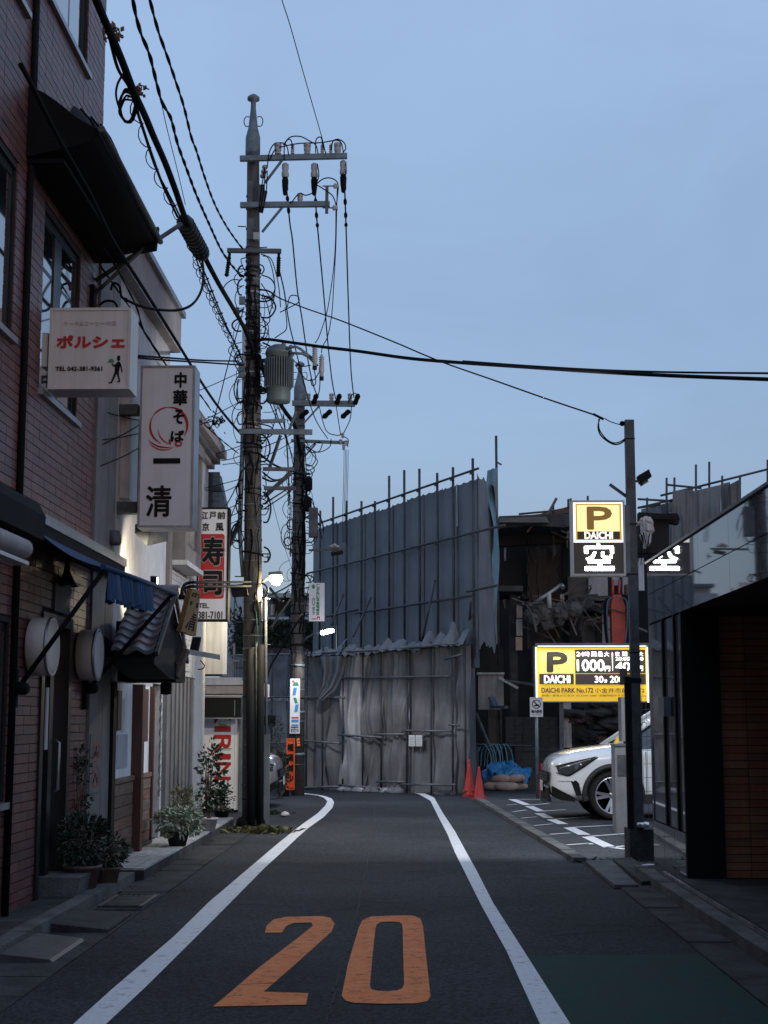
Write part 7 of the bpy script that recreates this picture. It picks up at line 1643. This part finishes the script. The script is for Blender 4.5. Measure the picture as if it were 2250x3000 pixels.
plant('large dark bushy plant in a clay planter beside the glass door', (np_[0] + .05, 12.5, .09), (.17, .24, .21), 1300, .048, 'leaf_dark', 'terracotta', (.12, .15, .20), 11, stems=12, cz=.20)
plant('yellow-green fern spilling toward the road beside the clay planter', (np_[0] + .16, 12.95, .09), (.15, .20, .13), 800, .06, 'leaf', 'terracotta', (.1, .12, .14), 12, elong=4, droop=.4, cz=.12)
plant('slender dark climbing plant rising behind the clay planter', (np_[0] - .12, 13.1, .09), (.09, .14, .36), 260, .045, 'leaf_dark', None, seed=13, stems=7, cz=.8)
hg = thing('planter_trough', 'low pale concrete trough among the plants by the glass door', 'planter', (np_[0], 12.3, .09)); MB().prism([(np_[0] - .2, 12.0, .09), (np_[0] + .12, 12.0, .09), (np_[0] + .15, 12.0, .24), (np_[0] - .22, 12.0, .24)], (0, .5, 0)).build('trough', 'concrete', hg)
def weeds(lab, x, y, w, d, h, n, seed, m='leaf_yellow'):
    rr = random.Random(seed); mb = MB(); c = G(x, y)
    for k in range(n):
        p = c + V((rr.gauss(0, w), rr.gauss(0, d), 0)); dr_ = V((rr.gauss(0, .6), rr.gauss(0, .6), rr.uniform(.3, 1))).normalized(); L_ = h * rr.uniform(.4, 1.2); e_ = dr_.cross(V((rr.gauss(0, 1), rr.gauss(0, 1), .1))).normalized() * L_ * .13
        q = p + dr_ * L_ * .6; r_ = p + dr_ * L_ + V((dr_.x * .4, dr_.y * .4, -.25)) * L_ * .6; mb.add([p - e_ * .5, p + e_ * .5, q + e_, r_, q - e_], [(0, 1, 2, 3, 4)])
    o = mb.build('weeds', m); o['label'] = lab; o['category'] = 'weeds'; o['kind'] = 'stuff'; return o
weeds('tuft of weeds at the foot of the near utility pole', 770, 2440, .16, .10, .13, 420, 1); weeds('weeds beside the step kerb left of the near pole', 655, 2440, .12, .12, .12, 160, 2); weeds('weeds by the small car wheel', 800, 2385, .12, .08, .10, 120, 3, 'leaf')
weeds('weeds in the gutter by the drain', 345, 2650, .12, .5, .05, 120, 4, 'leaf'); weeds('weeds at the edge of the driveway slab', 1790, 2527, .2, .06, .07, 100, 5, 'leaf'); weeds('moss tuft on the near corner of the step', 400, 2570, .12, .1, .03, 120, 6, 'leaf')
plant('dark shrub between silver car and orange sign', (P(822, 2250, 28.2).x, 28.2, 0), (.14, .2, .36), 900, .06, 'hedge', None, seed=21, stems=4, cz=.5, name='shrub')
plant('climbing plant on the grey fence behind the silver car', (P(800, 2200, 31.2).x, 31.2, 0), (.22, .05, .5), 260, .06, 'hedge', None, seed=22, stems=6, cz=1.1, name='climber')
tr_ = thing('litter_bag', 'scrap of white plastic litter lying beside the silver car', 'litter', G(833, 2392))
def lit(u, v): a = u * 6.283; b = v * math.pi; n_ = 1 + .5 * noise.noise(V((math.cos(a) * 2, math.sin(a) * 2, b * 2))); q = G(835, 2393); return q + V((math.cos(a) * math.sin(b) * .07 * n_, math.sin(a) * math.sin(b) * .05 * n_, .04 - .04 * math.cos(b) * n_))
MB().grid(lit, 12, 8).build('bag', 'paper', tr_)
pf = thing('porch_pot', 'dark potted shrub at the right frame edge of the stone porch', 'plant', (2.76, 11.0, .12)); pot(pf, (2.86, 10.9, .12), .12, .16, .30, 'terracotta')
leaves(MB(), (2.90, 10.9, .95), .14, .2, .5, 1000, .07, 31).build('foliage', 'leaf_dark', pf)
MB().tube([(2.86, 10.9, .38), (2.88, 10.9, 1.2)], .012, 6).build('stem', 'wood', pf)
# ================================================================== FAR BACKGROUND, LEFT GAP
hd = thing('hedge', 'dark clipped hedge along the high wall behind the poles', 'hedge', P(770, 1920, 40)); mb = MB()
a, b = P(690, 1915, 40), P(925, 1822, 40); rr = random.Random(4)
MB().box(a.x, b.x, 40.1, 41, a.z, b.z - .05).build('core', 'hedge', hd)
for k in range(5200):
    p = V((rr.uniform(a.x, b.x), 40.0 + rr.uniform(-.12, .05), rr.uniform(a.z - .15, b.z + .05))); d_ = V((rr.gauss(0, 1), -abs(rr.gauss(0, 1)), rr.gauss(0, 1))).normalized() * .07; e_ = d_.cross(V((rr.gauss(0, 1), rr.gauss(0, 1), rr.gauss(0, 1)))).normalized() * .035
    mb.add([p - e_, p + d_, p + e_, p - d_], [(0, 1, 2, 3)])
mb.build('foliage', 'hedge', hd)
leaves(MB(), P(690, 1850, 39), .55, .3, .6, 700, .12, 77).build('side_bush_foliage', 'hedge', hd)
rw = thing('retaining_wall', 'grey retaining wall under the hedge', 'wall', P(770, 2105, 39.6)); a, b = P(640, 2200, 39.8), P(930, 1912, 39.8)
MB().box(a.x, b.x, 39.8, 40.09, 0, b.z).build('wall', 'concrete_pale', rw)
for k in range(40): q = P(690 + k * 5.2, 1910 + (k % 3), 39.7); MB().box(q.x - .03, q.x + .03, 39.7, 39.79, q.z - .25, q.z + .1).build('stone', 'rubble', rw)
fh = thing('far_house', 'pale flat-roofed house far behind the hedge between the poles', 'house', P(820, 1900, 55))
def fbox(m, x0, y0, x1, y1, D, th, nm): a, b = P(x0, y1, D), P(x1, y0, D); return MB().box(a.x, b.x, D, D + th, a.z, b.z).build(nm, m, fh)
fbox('house', 668, 1740, 905, 1930, 55.5, 4, 'wall'); fbox('concrete_pale', 770, 1737, 905, 1750, 54.5, 5, 'roof'); fbox('roofblue', 772, 1805, 905, 1822, 53.5, 1, 'balcony_roof'); fbox('house', 690, 1808, 905, 1816, 53.0, .3, 'parapet'); fbox('drywall', 800, 1755, 870, 1790, 55.3, .15, 'shade_wall')
for x in (792, 835, 868): f_ = fbox('frame', x, 1768, x + 16, 1805, 55.2, .1, 'window'); 
for x in (792, 835, 868): fbox('glass', x + 1, 1770, x + 15, 1803, 55.1, .05, 'pane')
MB().bar(P(790, 1722, 54), P(822, 1762, 54), .18, .1).build('roof_stay', 'galv_dark', fh)
fh2 = thing('far_house', 'blue-grey far house left of the near pole with a slim aerial pole', 'house', P(690, 1900, 60)); fh = fh2
fbox('house', 662, 1720, 745, 1940, 60, 4, 'wall'); fbox('roofblue', 655, 1712, 760, 1722, 59.6, 5, 'roof'); fbox('galv', 683, 1725, 689, 1900, 48, .08, 'aerial_pole')
fbox('concrete_pale', 664, 1745, 745, 1752, 59.8, .2, 'ledge')
tv = thing('tv_aerial', 'tiny television aerial against the sky right of the near pole', 'aerial', P(783, 1632, 45)); MB().bar(P(775, 1632, 45), P(788, 1632, 45), .03).build('boom', 'cable', tv); MB().bar(P(785, 1622, 45), P(785, 1642, 45), .03).build('element', 'cable', tv)
# far closing buildings so that the gaps do not open onto an empty plain
for (x0, x1, y, D, lab) in ((-30, -9.2, 5.5, 60, 'low far building at the left beyond the houses'), (8, 40, 5.0, 60, 'low far building at the right behind the demolition site')):
    o = MB().box(x0, x1, D, D + 6, 0, y).build('far_building', 'house'); tag(o, lab, 'building')
